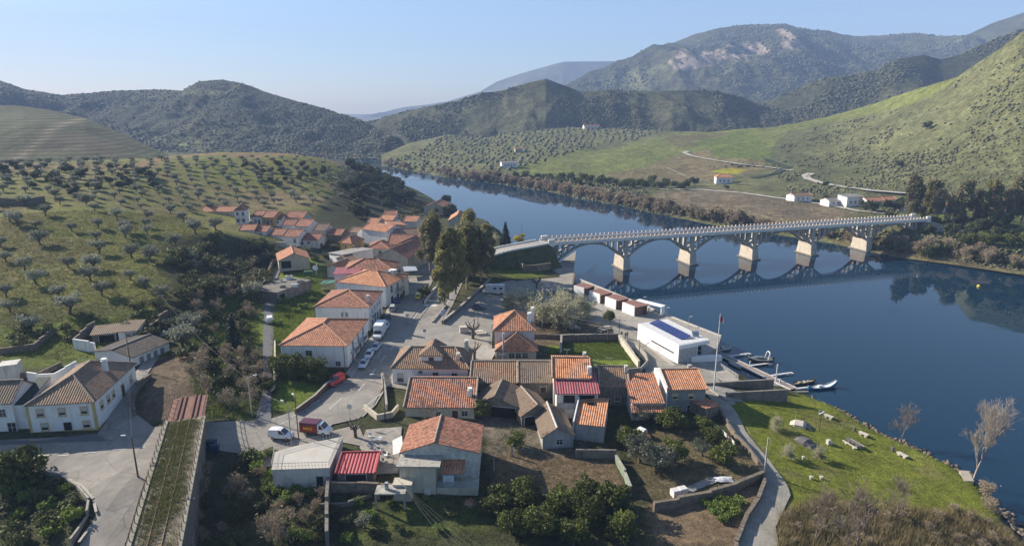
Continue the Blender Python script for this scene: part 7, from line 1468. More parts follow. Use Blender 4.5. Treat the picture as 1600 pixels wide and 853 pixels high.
tc = bpy.data.curves.new('lettering', 'FONT'); tc.body = 'MIG'; tc.size = .85; tc.extrude = .005; tc.offset = .02; o = link('tmp', tc); bpy.context.view_layer.update(); me_ = bpy.data.meshes.new_from_object(o.evaluated_get(bpy.context.evaluated_depsgraph_get())); bpy.data.objects.remove(o); o = link('lettering', me_, r); me_.materials.clear(); me_.materials.append(SM('yellow_lettering', (0.75, 0.45, 0.05), .5, .1, 2, 0)); o.location = (x0 + .75, -h - .03, 1.1); o.rotation_euler = (R(90), 0, 0); o.scale = (1.15, .8, 1)
for s in (-1, 1): mb = MB(); mb.bb(-.2, .9, s * (h * .97) - .012, s * (h * .97) + .012, .9, 1.0); mb.build('side_marking', DKB, r)
boxvan('large white box truck parked before the big white house', (586, 538), (600, 514), WHT, WHT, 6.6, 3.3, 2.3, 'box_truck', 'truck', boxlen=.74)
r, L, h, x0, xb, bh = boxvan('white motorhome parked below the tree bank at the square edge', (757, 458), (786, 460), SM('motorhome_white', (0.55, 0.56, 0.57), .4, .08, 2, 0), WHT, 6.8, 2.9, 2.3, 'motorhome', 'motorhome', True, .74)
for s in (-1, 1):
    for x in (-2.2, -.4): mb = MB(); mb.bb(x - .45, x + .45, s * (h + .01) - .01, s * (h + .01) + .01, 1.6, 2.2); mb.build('side_window', CGL, r)
# wheelie containers by the viaduct
DB = SM('dark_blue_plastic', (0.01, 0.03, 0.09), .5, .2, 3, 0)
for k, (x, y) in enumerate([(332, 700), (336, 708)]):
    p_ = H(x, y); root = empty('rubbish_container', (p_.x, p_.y, TZ(p_.x, p_.y) + .05), .1 * k, ['blue rubbish container nearer the lane under the viaduct wall', 'blue rubbish container at the edge of the gully'][k], 'container')
    mb = MB(); mb.add([(-.6, -.45, .15), (.6, -.45, .15), (.6, .45, .15), (-.6, .45, .15), (-.7, -.55, 1.2), (.7, -.55, 1.2), (.7, .55, 1.2), (-.7, .55, 1.2)], [(0, 3, 2, 1), (0, 1, 5, 4), (1, 2, 6, 5), (2, 3, 7, 6), (3, 0, 4, 7), (4, 5, 6, 7)]); mb.build('bin', DB, root)
    mb = loftbody(MB(), [(-.72, [(.56, 1.2), (.5, 1.32), (.2, 1.42)]), (.72, [(.56, 1.2), (.5, 1.32), (.2, 1.42)])]); mb.build('lid', DB, root)
    for s in (-1, 1):
        for t in (-1, 1): mb = MB(); mb.tube((s * .5, t * .35 - .04, .08), (s * .5, t * .35 + .04, .08), .09, n=8); mb.build('wheel', TYRE, root)
# ---- poles, lamps and wires
GALV = SM('galvanised_pole', (0.36, 0.36, 0.35), .6, .2, 2); CPOLE = SM('concrete_pole', (0.42, 0.40, 0.36), .9, .15, 1.5); WPOLE = SM('wooden_pole', (0.14, 0.11, 0.085), .95, .3, 3)
def pole(label, base, h, r0=.13, r1=None, mat=None, lamp=None, arm=1.2, adir=0.0, name='utility_pole', cat='pole', cross=False, group=None, z=None):
    p_ = H(*base) if len(base) == 2 else Vector(base)
    root = empty(name, (p_.x, p_.y, p_.z), adir, label, cat, group); mb = MB(); mb.tube((0, 0, -.5), (0, 0, h), r0, r1 or r0 * .6, n=7); mb.build('pole', mat or WPOLE, root)
    if lamp:
        n_ = 2 if lamp == 2 else 1
        for k in range(n_):
            s = 1 if k == 0 else -1; mb = MB(); mb.tube((0, 0, h - .4), (s * arm, 0, h + .1), .04); mb.build('lamp_arm', GALV, root)
            mb = MB(); mb.box((s * (arm + .25), 0, h + .1), (.7, .25, .14)); mb.build('lamp_head', SM('lamp_head_grey', (0.6, 0.62, 0.64), .4), root)
    if cross:
        mb = MB(); mb.bb(-.9, .9, -.06, .06, h - .6, h - .48)
        mb.build('crossarm', WPOLE, root)
        for x in (-.8, -.3, .3, .8): mb = MB(); mb.tube((x, 0, h - .48), (x, 0, h - .25), .05); mb.build('insulator', FRAME, root)
    return root
pole('dark leaning pole beside the railway fence with a small lamp', (216, 746), 7.2, .15, .1, WPOLE, 1, 1.0, math.pi)
pole('tall pale concrete pole at the bend of the cobbled path', (1194, 742), 6.8, .17, .11, CPOLE)
pole('grey lamp pole left of the parked vans', (456, 697), 8.2, .11, .07, GALV, 1, 1.2, 2.6, 'street_lamp', 'street lamp'); pole('dark utility pole between the two parked vans', (467, 688), 8.4, .12, .09, WPOLE, 1, .8, 2.2)
pole('dark lamp pole at the junction below the dormer house', (602, 655), 9.0, .13, .09, WPOLE, 1, 1.8, math.pi, 'street_lamp', 'street lamp')
pole('grey pole at the street corner of the big white house', (540, 587), 7.0, .13, .1, WPOLE); pole('pale pole between the first and second street houses', (573, 530), 7.2, .13, .1, CPOLE)
pole('slim dark lamp pole standing on the square by the parked car', (747, 509), 8.0, .08, .06, BLK, None, 1, 0, 'street_lamp', 'street lamp'); pole('dark post on the lane where people walk', (967, 531), 6.0, .08, .06, BLK); pole('dark post beside the left wall of the boat station', (998, 570), 6.4, .09, .07, WPOLE)
pole('short lamp post with small head on the boat station lane', (1008, 560), 3.8, .05, .04, GALV, 1, .3, 0, 'street_lamp', 'street lamp'); pole('slim lamp post on the kiosk lane by the trees', (949, 533), 5, .05, .04, GALV); pole('slim pole rising behind the ruined sheds', (257, 505), 7.5, .12, .08, WPOLE, None, cross=True); pole('leaning pole in front of the dark cypress lane', (205, 575), 8, .12, .09, WPOLE)
pole('pole beside the steep lane top behind the sheds', (272, 530), 7.5, .12, .08, WPOLE); pole('concrete pole in the bare thicket by the back lane', (394, 650), 8, .13, .09, CPOLE, 1, 1.0, .5); pole('steel pole with insulators in the dark gully at the bottom', (305, 853), 8, .12, .1, GALV, cross=True)
for k, (x, y) in enumerate([(1140, 556), (1190, 560), (900, 468), (1000, 500)]): pass
for k, (x, y) in enumerate([(1075, 520), (1004, 487), (1040, 505)]):
    q = P(x, y, QZ); pole(['thin lamp post at the outer end of the quay', 'thin lamp post on the quay nearest the kiosks', 'thin lamp post in the middle of the open quay'][k], (q.x, q.y, q.z), 4.5, .05, .04, GALV, 1, .3, 0, 'street_lamp', 'street lamp')
pole('thin double lamp post near the upper edge of the meadow', (1280, 674), 3.8, .06, .04, BLK, 2, .25, .6, 'street_lamp', 'street lamp'); pole('thin bare post close to the ramp wall on the meadow', (1240, 676), 4.5, .04, .03, GALV); pole('slim post on the far riverbank beside the white villa', tuple(HR(1235, 318)), 10, .2, .12, CPOLE)
# flag mast
q = P(1115, 613, 3.6); mast = empty('flag_mast', (q.x, q.y, 3.4), .3, 'tall white mast with a small red and white flag beside the ramp', 'flagpole')
mb = MB(); mb.tube((0, 0, -.5), (0, 0, 9), .16, .12, 8); mb.tube((0, 0, 9), (0, 0, 17.6), .12, .06, 8); mb.build('mast', SM('white_mast', (0.62, 0.62, 0.63), .4), mast)
for x0_, x1_, mt, nm in ((.06, .75, SM('flag_red', (0.55, 0.03, 0.05), .8), 'flag'), (.75, 1.2, SM('flag_white', (0.7, 0.7, 0.7), .8), 'flag_end')):
    mb = MB(); n = 5
    for i in range(n):
        a, b = x0_ + (x1_ - x0_) * i / n, x0_ + (x1_ - x0_) * (i + 1) / n; w_ = lambda v: (v * .8, .25 * math.sin(v * 5), -v * .9); A_, B_ = w_(a), w_(b)
        mb.quad((A_[0], A_[1], 17.4 + A_[2]), (B_[0], B_[1], 17.4 + B_[2]), (B_[0], B_[1], 16.3 + B_[2]), (A_[0], A_[1], 16.3 + A_[2]))
    mb.build(nm, mt, mast)
# road signs
def sign(label, base, h, kind, adir):
    p_ = H(*base); root = empty('road_sign', (p_.x, p_.y, p_.z), adir, label, 'road sign'); mb = MB(); mb.tube((0, 0, -.3), (0, 0, h), .04); mb.build('pole', GALV, root)
    if kind == 'round': mb = MB(); mb.tube((0, -.03, h - .35), (0, -.06, h - .35), .36, n=16); mb.build('sign_plate', SM('sign_red', (0.5, .04, .04), .5), root); mb = MB(); mb.tube((0, -.061, h - .35), (0, -.075, h - .35), .25, n=16); mb.build('sign_face', FRAME, root)
    elif kind == 'white': mb = MB(); mb.bb(-.4, .4, -.07, -.04, h - .9, h); mb.build('sign_plate', FRAME, root)
    elif kind == 'blue': mb = MB(); mb.bb(-.35, .35, -.07, -.04, h - .7, h); mb.build('sign_plate', SM('sign_blue', (0.03, 0.09, 0.35), .5), root); mb = MB(); mb.bb(-.1, .1, -.085, -.071, h - .55, h - .15); mb.build('sign_symbol', FRAME, root)
    else: mb = MB(); mb.bb(-.6, .6, -.12, .12, h - 1.6, h - .2); mb.build('sign_board', SM('notice_board', (0.35, 0.38, 0.5), .6), root)
sign('white square sign on a thin post by the van parking', (548, 664), 4.2, 'white', 0); sign('blue parking sign on the near corner of the street', (664, 532), 3.0, 'blue', 0); sign('green-grey back of a sign at the street island', (637, 502), 2.2, 'white', 0); sign('blue notice board on the lamp post island', (693, 508), 4.5, 'board', 0.3)
pole('lamp post on the narrow island at the upper road mouth', (694, 506), 7.5, .08, .05, GALV, 1, .8, math.pi, 'street_lamp', 'street lamp')
# overhead wires
def wire(label, a, b, sag=1.2, r_=.012):
    mb = MB(); a, b = Vector(a), Vector(b); pts = [a.lerp(b, k / 14) - Vector((0, 0, 4 * sag * (k / 14) * (1 - k / 14))) for k in range(15)]; mb.path(pts, r_, 4); tag(mb.build('overhead_wire', SM('wire', (0.10, 0.10, 0.10), .6)), label, 'wire')
for k in range(4): wire(['uppermost cable crossing the garden from the terrace wall to the bottom right', 'second cable crossing the garden to the bottom edge', 'third cable crossing the garden to the bottom edge', 'lowest cable crossing the garden to the bottom edge'][k], P(612 + k * 5, 740 + k * 4, 8.5 - k * .3), P(800 - k * 22, 885, 7.0), .8)
wire('long cable from the lane pole to the leaning railway pole', H(216, 746) + Vector((0, 0, 7.0)), H(205, 575) + Vector((0, 0, 7.6)), 1.0); wire('cable from the shed pole toward the thicket pole', H(257, 505) + Vector((0, 0, 7.2)), H(394, 650) + Vector((0, 0, 7.6)), 1.4); wire('cable from the van parking pole to the big white house', H(467, 688) + Vector((0, 0, 8.2)), H(540, 587) + Vector((0, 0, 6.8)), .7); wire('cable between the van parking lamp and thicket pole', H(456, 697) + Vector((0, 0, 8)), H(394, 650) + Vector((0, 0, 7.4)), .8); wire('cable from the junction pole to the street pole', H(602, 655) + Vector((0, 0, 8.6)), H(540, 587) + Vector((0, 0, 6.6)), .8)
# ---- pontoon, boats
PA, PBp = P(1101, 541, .5), P(1240, 607, .5); pd = PBp - PA; pa = math.atan2(pd.y, pd.x); PLN = pd.length
pt = empty('pontoon', (PA.x, PA.y, 0), pa, 'long floating pontoon walkway with white edges and short finger jetties', 'pontoon'); mb = MB(); mb.bb(0, PLN, -.85, .85, .42, .5); mb.build('deck', SM('deck_boards', (0.27, 0.22, 0.19), .9, .2, 1.5), pt)
for s in (-1, 1): mb = MB(); mb.bb(0, PLN, s * .97 - .12, s * .97 + .12, .3, .56); mb.build('edge_beam', SM('pale_alu', (0.62, 0.60, 0.58), .5), pt)
for k in range(int(PLN / 3)): mb = MB(); mb.bb(k * 3 + .4, k * 3 + 2.0, -.9, .9, -.3, .29); mb.build('float', BLK, pt)
for a, b in (((1140, 556), (1169, 552)), ((1171, 571), (1203, 567)), ((1201, 587), (1235, 582)), ((1243, 607), (1284, 602))):
    A_, B_ = P(*a, .4), P(*b, .4); d = B_ - A_; c = (A_ + B_) / 2 ; inv = Matrix.Rotation(-pa, 4, 'Z') @ Matrix.Translation(-Vector((PA.x, PA.y, 0))); mb = MB(); mb.box((c.x, c.y, .38), (d.length, .55, .14), math.atan2(d.y, d.x)); mb.box((B_.x, B_.y, .15), (1.4, .9, .34), math.atan2(d.y, d.x)); o = mb.build('finger_jetty', SM('pale_alu', (0.62, 0.60, 0.58)), pt); o.matrix_parent_inverse = inv
for k, (x, y, hh) in enumerate([(1212, 598, 4.6), (1171, 576, 2.0), (1218, 602, 1.6)]):
    q = P(x, y, 0); tag(MB().tube((q.x, q.y, -3), (q.x, q.y, hh), .16, n=8).build('mooring_pile', SM('white_mast', (0.62, 0.62, 0.63))), ['tall white mooring pile near the end of the pontoon', 'short white mooring pile in the middle of the pontoon', 'short white post beside the tall mooring pile'][k], 'pile')
gw = empty('gangway', P(1099, 541, 2.0).to_tuple(), 0, 'sloping white railed gangway from the quay to the pontoon', 'gangway'); mb = MB(); g0 = P(1108, 530, 3.0) - gw.location; g1 = P(1119, 547, .6) - gw.location; dd = g1 - g0
mb.path([g0, g1], .35, 4); mb.build('deck', SM('pale_alu', (0.62, 0.60, 0.58)), gw)
for s in (-.5, .5): mb = MB(); o_ = Vector((s, s * .4, 1.0)); mb.path([g0 + o_, g1 + o_], .04, 4); [mb.tube(g0.lerp(g1, k / 5) + Vector((s, s * .4, 0)), g0.lerp(g1, k / 5) + o_, .03, n=4) for k in range(6)]; mb.build('railing', FRAME, gw)
mb = MB(); ra, rb_ = P(1119, 570, RL), P(1153, 592, RL)
for k in range(9): p_ = ra.lerp(rb_, k / 8); mb.tube(p_, p_ + Vector((0, 0, 1.0)), .04, n=4)
for z in (.35, .7, 1.0): mb.tube(ra + Vector((0, 0, z)), rb_ + Vector((0, 0, z)), .035, n=4)
tag(mb.build('railing', SM('pale_alu', (0.62, 0.60, 0.58))), 'white metal railing along the edge of the dock apron', 'railing')
def boat(label, stern, bow, L, B_, hgt, hull, inner, rise=.5, name='boat', cat='boat', deckz=None):
    A_, C_ = P(*stern, 0), P(*bow, 0); d = C_ - A_; c = (A_ + C_) / 2; root = empty(name, (c.x, c.y, 0), math.atan2(d.y, d.x), label, cat); L = L or d.length; st = []; n = 14
    for k in range(n + 1):
        t = k / n; x = -L / 2 + L * t; w_ = B_ / 2 * (math.sin(math.pi * min(1, .22 + t * .78)) ** .7 if rise < 1 else math.sin(math.pi * (.04 + .92 * t)) ** .75); w_ = max(w_, .04); z = hgt + rise * max(0, (t - .6) / .4) ** 2 + (rise * .4 * max(0, (.2 - t) / .2) ** 2 if rise >= 1 else 0); keel = -.25 + (z * .8 + .1) * max(0, (t - .85) / .15) ** 2
        st.append((x, w_, z, keel))
    mb = MB(); rings = [[(x, -w_, z), (x, -w_ * .85, z * .3), (x, 0, kl), (x, w_ * .85, z * .3), (x, w_, z)] for x, w_, z, kl in st]
    for a, b in zip(rings[:-1], rings[1:]): mb.add(a + b, [(k, 5 + k, 6 + k, k + 1) for k in range(4)])
    mb.add(rings[0], [(0, 1, 2, 3, 4)]); mb.build('hull', hull, root)
    mb = MB(); dz = [((x, -w_ * .9, (z - .18) if deckz is None else z * deckz), (x, w_ * .9, (z - .18) if deckz is None else z * deckz)) for x, w_, z, kl in st]
    for a, b in zip(dz[:-1], dz[1:]): mb.quad(a[0], b[0], b[1], a[1])
    mb.build('deck', inner, root); mb = MB()
    for s in (0, 4): mb.path([r_[s] for r_ in rings], .05, 4)
    mb.build('gunwale', SM('pale_alu', (0.62, 0.60, 0.58)) if hull != BLK else WPOLE, root); return root, L
r, L = boat('long blue and white pointed boat at the end of the pontoon', (1262, 609), (1306, 604), None, 1.7, .55, SM('hull_blue', (0.04, 0.20, 0.36), .4), SM('deck_white', (0.6, 0.63, 0.66), .6), 1.1)
for x in (-1.2, .3): mb = MB(); mb.box((x, 0, .45), (.5, 1.3, .08)); mb.build('thwart', SM('deck_white', (0.6, 0.63, 0.66)), r)
mb = MB(); mb.box((-.6, 0, .65), (.9, .6, .35)); mb.build('engine_cover', FRAME, r)
r, L = boat('dark wooden boat with cluttered pale deck moored behind the pontoon end', (1240, 601), (1274, 597), None, 1.5, .4, BLK, SM('boat_clutter', (0.25, 0.2, 0.14), .9, .5, 3), .6)
for x in (-1.4, 0, 1.2): mb = MB(); mb.box((x, 0, .45), (.6, .9, .18), x); mb.build('crate', SM('boat_crate', (0.4, 0.36, 0.28)), r)
r, L = boat('covered grey motorboat with white radar arch at the middle jetty', (1206, 566), (1168, 565), None, 2.6, .95, SM('hull_dark_grey', (0.05, 0.055, 0.065), .4), SM('boat_cover', (0.13, 0.14, 0.155), .8), .5, 'motorboat', 'motorboat', 1.02)
mb = loftbody(MB(), [(-.6, [(.9, .9), (.6, 1.5), (.3, 1.6)]), (.9, [(.9, .9), (.5, 1.45), (.2, 1.5)]), (2.3, [(.4, 1.0), (.2, 1.1), (.1, 1.12)])]); mb.build('cover', SM('boat_cover', (0.13, 0.14, 0.155)), r)
mb = MB(); mb.path([(-1.6, -1.2, .9), (-1.9, -1.1, 2.3), (-2.1, -.6, 2.7), (-2.1, .6, 2.7), (-1.9, 1.1, 2.3), (-1.6, 1.2, .9)], .14, 6); mb.build('arch', FRAME, r); mb = MB(); mb.box((-L / 2 - .2, 0, .9), (.5, .6, 1.1)); mb.build('outboard', BLK, r)
r, L = boat('small white open boat at the quay corner', (1120, 548), (1142, 545), None, 2.0, .6, FRAME, SM('deck_grey', (0.4, 0.4, 0.4)), .3); mb = MB(); mb.box((-.5, 0, .8), (.8, .7, .5)); mb.build('console', FRAME, r)
r, L = boat('white rubber dinghy on the near side of the pontoon', (1141, 567), (1158, 577), None, 1.6, .45, FRAME, SM('deck_grey', (0.4, 0.4, 0.4)), .2)
# ---- meadow furniture
STN = SM('pale_stone', (0.50, 0.46, 0.40), .9, .2, 2, .3); STD = SM('dark_stone_slab', (0.13, 0.12, 0.12), .8, .25, 2, .2)
for k, (a, b) in enumerate([((1288, 650), (1301, 656)), ((1342, 677), (1356, 684)), ((1402, 709), (1417, 717))]):
    A_, B_ = H(*a), H(*b); d = B_ - A_; root = empty('stone_bench', A_.to_tuple(), math.atan2(d.y, d.x), ['long pale stone bench nearest the boat ramp', 'long pale stone bench in the middle of the waterside row', 'long pale stone bench farthest right along the meadow'][k], 'bench', 'stone benches by the water'); L_ = d.length
    mb = MB(); mb.bb(0, L_, -.4, .4, .38, .52); mb.build('seat', STN, root)
    for x in (.4, L_ - .4): mb = MB(); mb.bb(x - .2, x + .2, -.3, .3, -.2, .379); mb.build('leg', STN, root)
    q = A_ + d.normalized() * -.9; mb = MB(); mb.lathe([(.0, -.1), (.22, -.1), (.28, .5), (.3, .85), (.26, .9), (0, .9)], (q.x, q.y, q.z), 10); tag(mb.build('litter_bin', STD), ['dark litter bin beside the bench nearest the ramp', 'dark litter bin beside the middle waterside bench', 'dark litter bin beside the farthest waterside bench'][k], 'litter bin')
A_, B_ = H(1322, 689), H(1344, 703); d = B_ - A_; root = empty('picnic_table', A_.to_tuple(), math.atan2(d.y, d.x), 'long picnic table with two pale benches and a dark end in the meadow', 'picnic table'); L_ = d.length
for y, z, w_, nm, mt in ((0, .74, .7, 'table_top', STD), (.85, .42, .35, 'bench', STN), (-.85, .42, .35, 'bench', STN)): mb = MB(); mb.bb(0, L_, y - w_ / 2, y + w_ / 2, z - .08, z); mb.bb(.5, .9, y - w_ * .3, y + w_ * .3, -.2, z - .081); mb.bb(L_ - .9, L_ - .5, y - w_ * .3, y + w_ * .3, -.2, z - .081); mb.build(nm, mt, root)
def stone_shelter(label, px, w_, mat1, mat2, rz):
    p_ = H(*px); root = empty('stone_monument', p_.to_tuple(), rz, label, 'monument'); mb = loftbody(MB(), [(-w_, [(.7, -.2), (.9, .15), (.3, .3)]), (-w_ * .5, [(1.2, -.2), (1.2, .6), (.4, .95)]), (w_ * .3, [(1.2, -.2), (1.2, .6), (.4, .95)]), (w_ * .6, [(1.0, -.2), (1.0, .4), (.3, .6)])]); mb.build('stone_slab', mat1, root)
    mb = MB(); mb.add([(w_ * .4, -1.1, -.1), (w_ * 1.2, -1.0, -.1), (w_ * 1.2, .9, -.1), (w_ * .4, 1.0, -.1), (w_ * .45, -.9, .62), (w_ * 1.0, -.8, .3), (w_ * 1.0, .7, .3), (w_ * .45, .8, .62)], [(0, 1, 5, 4), (1, 2, 6, 5), (2, 3, 7, 6), (3, 0, 4, 7), (4, 5, 6, 7)]); mb.build('dark_slab', mat2, root)
stone_shelter('rounded pale stone slab with dark end on the upper meadow', (1250, 665), 1.8, STN, STD, -.5); stone_shelter('dark broken stone slab on the meadow below the pale one', (1257, 692), 1.7, STD, STD, -1.0)
for k, (x, y) in enumerate([(1240, 717), (1255, 717), (1267, 748), (1283, 748)]): p_ = H(x, y); mb = MB(); mb.lathe([(0, -.1), (.22, -.1), (.2, .3), (.3, .34), (.3, .5), (0, .52)], p_, 10); tag(mb.build('stone_stool', STN), ['pale stone stool left in the upper meadow pair', 'pale stone stool right in the upper meadow pair', 'pale stone stool left in the lower meadow pair', 'pale stone stool right in the lower meadow pair'][k], 'stool')
p_ = H(1294, 694); root = empty('drinking_fountain', p_.to_tuple(), .3, 'small grey stone fountain block in the middle of the meadow', 'fountain'); mb = MB(); mb.bb(-.3, .3, -.3, .3, -.1, .95); mb.build('column', STN, root); mb = MB(); mb.bb(.31, .8, -.3, .3, -.1, .4); mb.build('basin', STN, root)
q = [P(*c, 1.2) for c in ((1499, 735), (1513, 736), (1522, 752), (1506, 752))]; mb = MB(); n = 4; zt = 1.3; mb.add([Vector((c.x, c.y, zt)) for c in q] + [Vector((c.x, c.y, -1)) for c in q], [(3, 2, 1, 0), (0, 1, 5, 4), (1, 2, 6, 5), (2, 3, 7, 6), (3, 0, 4, 7)]); tag(mb.build('fishing_platform', SM('platform_concrete', (0.38, 0.34, 0.27))), 'small square concrete platform at the tip of the meadow', 'platform')
# ---- picnic tables under the trees, yard clutter, garden things
for k, (x, y) in enumerate([(890, 508), (900, 514), (939, 518), (948, 514)]): 
    p_ = H(x, y); root = empty('picnic_table', p_.to_tuple(), .4 + k, ['stone picnic table under the wide budding tree, farther one', 'stone picnic table under the wide budding tree, nearer one', 'pale stone picnic table on the bare ground near the lane', 'small picnic table farthest right on the bare ground'][k], 'picnic table'); mb = MB(); mb.bb(-.9, .9, -.4, .4, .68, .78); mb.build('table_top', STN, root)
    mb = MB(); mb.bb(-.3, .3, -.2, .2, -.1, .679); mb.build('leg', STN, root)
    for s in (-1, 1): mb = MB(); mb.bb(-.8, .8, s * .85 - .18, s * .85 + .18, .36, .44); mb.bb(-.5, -.3, s * .85 - .15, s * .85 + .15, -.1, .359); mb.bb(.3, .5, s * .85 - .15, s * .85 + .15, -.1, .359); mb.build('bench', STN, root)
WC = SM('white_plastic', (0.62, 0.63, 0.63), .5, .05, 3, 0)
def chair(label, p_, rz, g):
    root = empty('garden_chair', p_.to_tuple(), rz, label, 'chair', g); mb = MB(); mb.bb(-.25, .25, -.25, .25, .40, .45); mb.build('seat', WC, root); mb = MB(); mb.bb(-.25, .25, .22, .27, .46, .95); mb.build('backrest', WC, root)
    for sx in (-1, 1):
        for sy in (-1, 1): mb = MB(); mb.tube((sx * .22, sy * .2, 0), (sx * .22, sy * .2, .4), .025, n=4); mb.build('leg', WC, root)
for k, (x, y) in enumerate([(578, 684), (583, 692), (589, 700), (596, 706), (603, 714), (586, 708), (577, 700), (600, 722)]): chair('white plastic garden chair scattered in the yard left of the balcony house', H(x, y) , k * 1.3, 'white chairs in the yard')
p_ = H(592, 690); root = empty('garden_table', p_.to_tuple(), .4, 'white plastic table among scattered chairs in the yard', 'table'); mb = MB(); mb.tube((0, 0, .7), (0, 0, .75), .6, n=14); mb.build('table_top', WC, root)
for k in range(4): mb = MB(); a = k * 1.57 + .7; mb.tube((math.cos(a) * .45, math.sin(a) * .45, 0), (math.cos(a) * .4, math.sin(a) * .4, .7), .03, n=4); mb.build('leg', WC, root)
sheet('yard_paving', [(572, 672), (628, 668), (622, 740), (588, 742), (562, 700)], SM('pale_yard', (0.33, 0.30, 0.26), .9, .35, .7, .3), .05)
sheet('yard_ground', [(405, 708), (560, 664), (575, 700), (525, 690), (470, 700), (420, 730), (400, 726)], PAVE, .04)
mb = MB(); a = [P(613, 688, 6.6), P(628, 680, 6.9), P(630, 705, 6.9), P(614, 710, 6.6)]; mb.add(a + [v_ - Vector((0, 0, .08)) for v_ in a], [(0, 1, 2, 3), (7, 6, 5, 4), (0, 4, 5, 1), (1, 5, 6, 2), (2, 6, 7, 3), (3, 7, 4, 0)]); o = mb.build('lean_to_roof', SM('white_sheet_roof', (0.6, 0.6, 0.58), .7)); tag(o, 'white sheet lean-to roof against the left side of the balcony house', 'lean-to')
for q in (a[0], a[3]): mb = MB(); mb.tube(Vector((q.x, q.y, 3)), Vector((q.x, q.y, q.z - .08)), .06); x = mb.build('post', GALV, o)
tp_ = H(540, 758); mb = MB(); gx, gy = np.meshgrid(np.linspace(-1.4, 1.4, 12), np.linspace(-.9, .9, 9)); 
o = link('blue_tarpaulin', gridmesh('blue_tarpaulin', gx + tp_.x, gy + tp_.y, tp_.z + .55 + .25 * fbm(gx * 1.5, gy * 1.5, 2) - .35 * (np.abs(gy) > .6)), None, SM('blue_plastic', (0.02, 0.14, 0.42), .5, .2, 2)); tag(o, 'crumpled bright blue tarpaulin on the wall below the red shed', 'tarpaulin')
# concrete stand in the lower garden
e0 = P(585, 772, 5.6); root = empty('concrete_stand', (e0.x, e0.y, 3.2), .02, 'raised concrete slab on four posts in the lower garden', 'stand'); mb = MB(); mb.bb(0, 4.6, 0, 2.4, 2.25, 2.45); mb.build('slab', SM('lichen_concrete', (0.42, 0.40, 0.35)), root)
for x in (.15, 4.45):
    for y in (.15, 2.2): mb = MB(); mb.bb(x - .14, x + .14, y - .14, y + .14, -1.5, 2.249); mb.build('post', CONC, root)
mb = MB(); mb.bb(1.4, 1.9, 1.0, 1.5, 2.451, 3.6); mb.build('pillar', SM('blue_grey_pillar', (0.35, 0.38, 0.42)), root)
wall([(500, 793), (545, 790), (580, 775)], .5, .3, CONCD, 'sloping concrete strip beside the raised stand')
for k, (x, y) in enumerate([(1055, 774), (1066, 771)]): p_ = H(x, y); mb = loftbody(MB(), [(-.62, [(.55, 0), (.62, .15), (.62, 1.0), (.5, 1.12)]), (.62, [(.55, 0), (.62, .15), (.62, 1.0), (.5, 1.12)])]); o = mb.build('wrapped_crate', SM('dull_white_wrap', (0.60, 0.58, 0.57), .7, .15, 2, .3)); o.location = p_; o.rotation_euler = (0, 0, .3); tag(o, ['left of the two white wrapped crates on the terrace wall', 'right of the two white wrapped crates on the terrace wall'][k], 'crate')
sheet('ground_sheet', [(1066, 765), (1110, 746), (1125, 752), (1078, 772)], SM('grey_plastic_sheet', (0.27, 0.26, 0.25), .6, .5, .8, .4, dirt=(.14, .11, .08)), .1)
p_ = H(1130, 750); gx, gy = np.meshgrid(np.linspace(-1.5, 1.5, 12), np.linspace(-.8, .8, 8)); o = link('white_tarpaulin', gridmesh('white_tarpaulin', gx + p_.x, gy + p_.y, p_.z + .2 + .35 * (1 - (gx / 1.5) ** 2) * (1 - (gy / .8) ** 2) + .15 * fbm(gx * 2, gy * 2, 2)), None, SM('white_tarp', (0.6, 0.61, 0.63), .6)); tag(o, 'white tarpaulin heap at the right end of the bare terrace', 'tarpaulin')
wl0, wl1 = H(1120, 680), H(1146, 706); root = empty('washing_line', wl0.to_tuple(), 0, 'washing line with green, pink and white cloths above the path wall', 'washing line'); dl = wl1 - wl0
for t in (0, 1): mb = MB(); q = dl * t; mb.tube(q, q + Vector((0, 0, 2.1)), .05); mb.build('post', GALV, root)
mb = MB(); mb.tube(Vector((0, 0, 2.05)), dl + Vector((0, 0, 2.05)), .015, n=4); mb.build('line', WC, root)
for t, w_, h_, c_, nm in ((.05, 1.1, 1.6, (0.10, 0.22, 0.15), 'green'), (.38, .8, .8, (0.6, 0.6, 0.6), 'white'), (.55, 1.2, 1.3, (0.6, 0.35, 0.42), 'pink'), (.85, .9, 1.1, (0.62, 0.6, 0.62), 'pale')):
    a_ = dl * t; b_ = a_ + dl.normalized() * w_; mb = MB(); mb.quad(a_ + Vector((0, 0, 2.05)), b_ + Vector((0, 0, 2.05)), b_ + Vector((.15, -.1, 2.05 - h_)), a_ + Vector((.1, -.15, 2.05 - h_))); mb.build('cloth', SM('cloth_' + nm, c_, .9), root)
p_ = H(1006, 682); root = empty('garden_tractor', p_.to_tuple(), -.9, 'small tractor under a white sheet with an orange nose in the garden', 'tractor')
mb = loftbody(MB(), [(-1.2, [(.6, .5), (.65, 1.2), (.3, 1.5)]), (.3, [(.6, .5), (.6, 1.3), (.3, 1.55)])]); mb.build('sheet_cover', WC, root); mb = loftbody(MB(), [(.31, [(.35, .5), (.38, .9), (.2, 1.0)]), (1.4, [(.3, .5), (.32, .8), (.2, .9)])]); mb.build('bonnet', SM('orange_paint', (0.5, 0.16, 0.04), .5), root)
for x, r_ in ((-.7, .55), (1.0, .35)):
    for s in (-1, 1): mb = MB(); mb.tube((x, s * .62, r_), (x, s * .85, r_), r_, n=12); mb.build('wheel', TYRE, root)
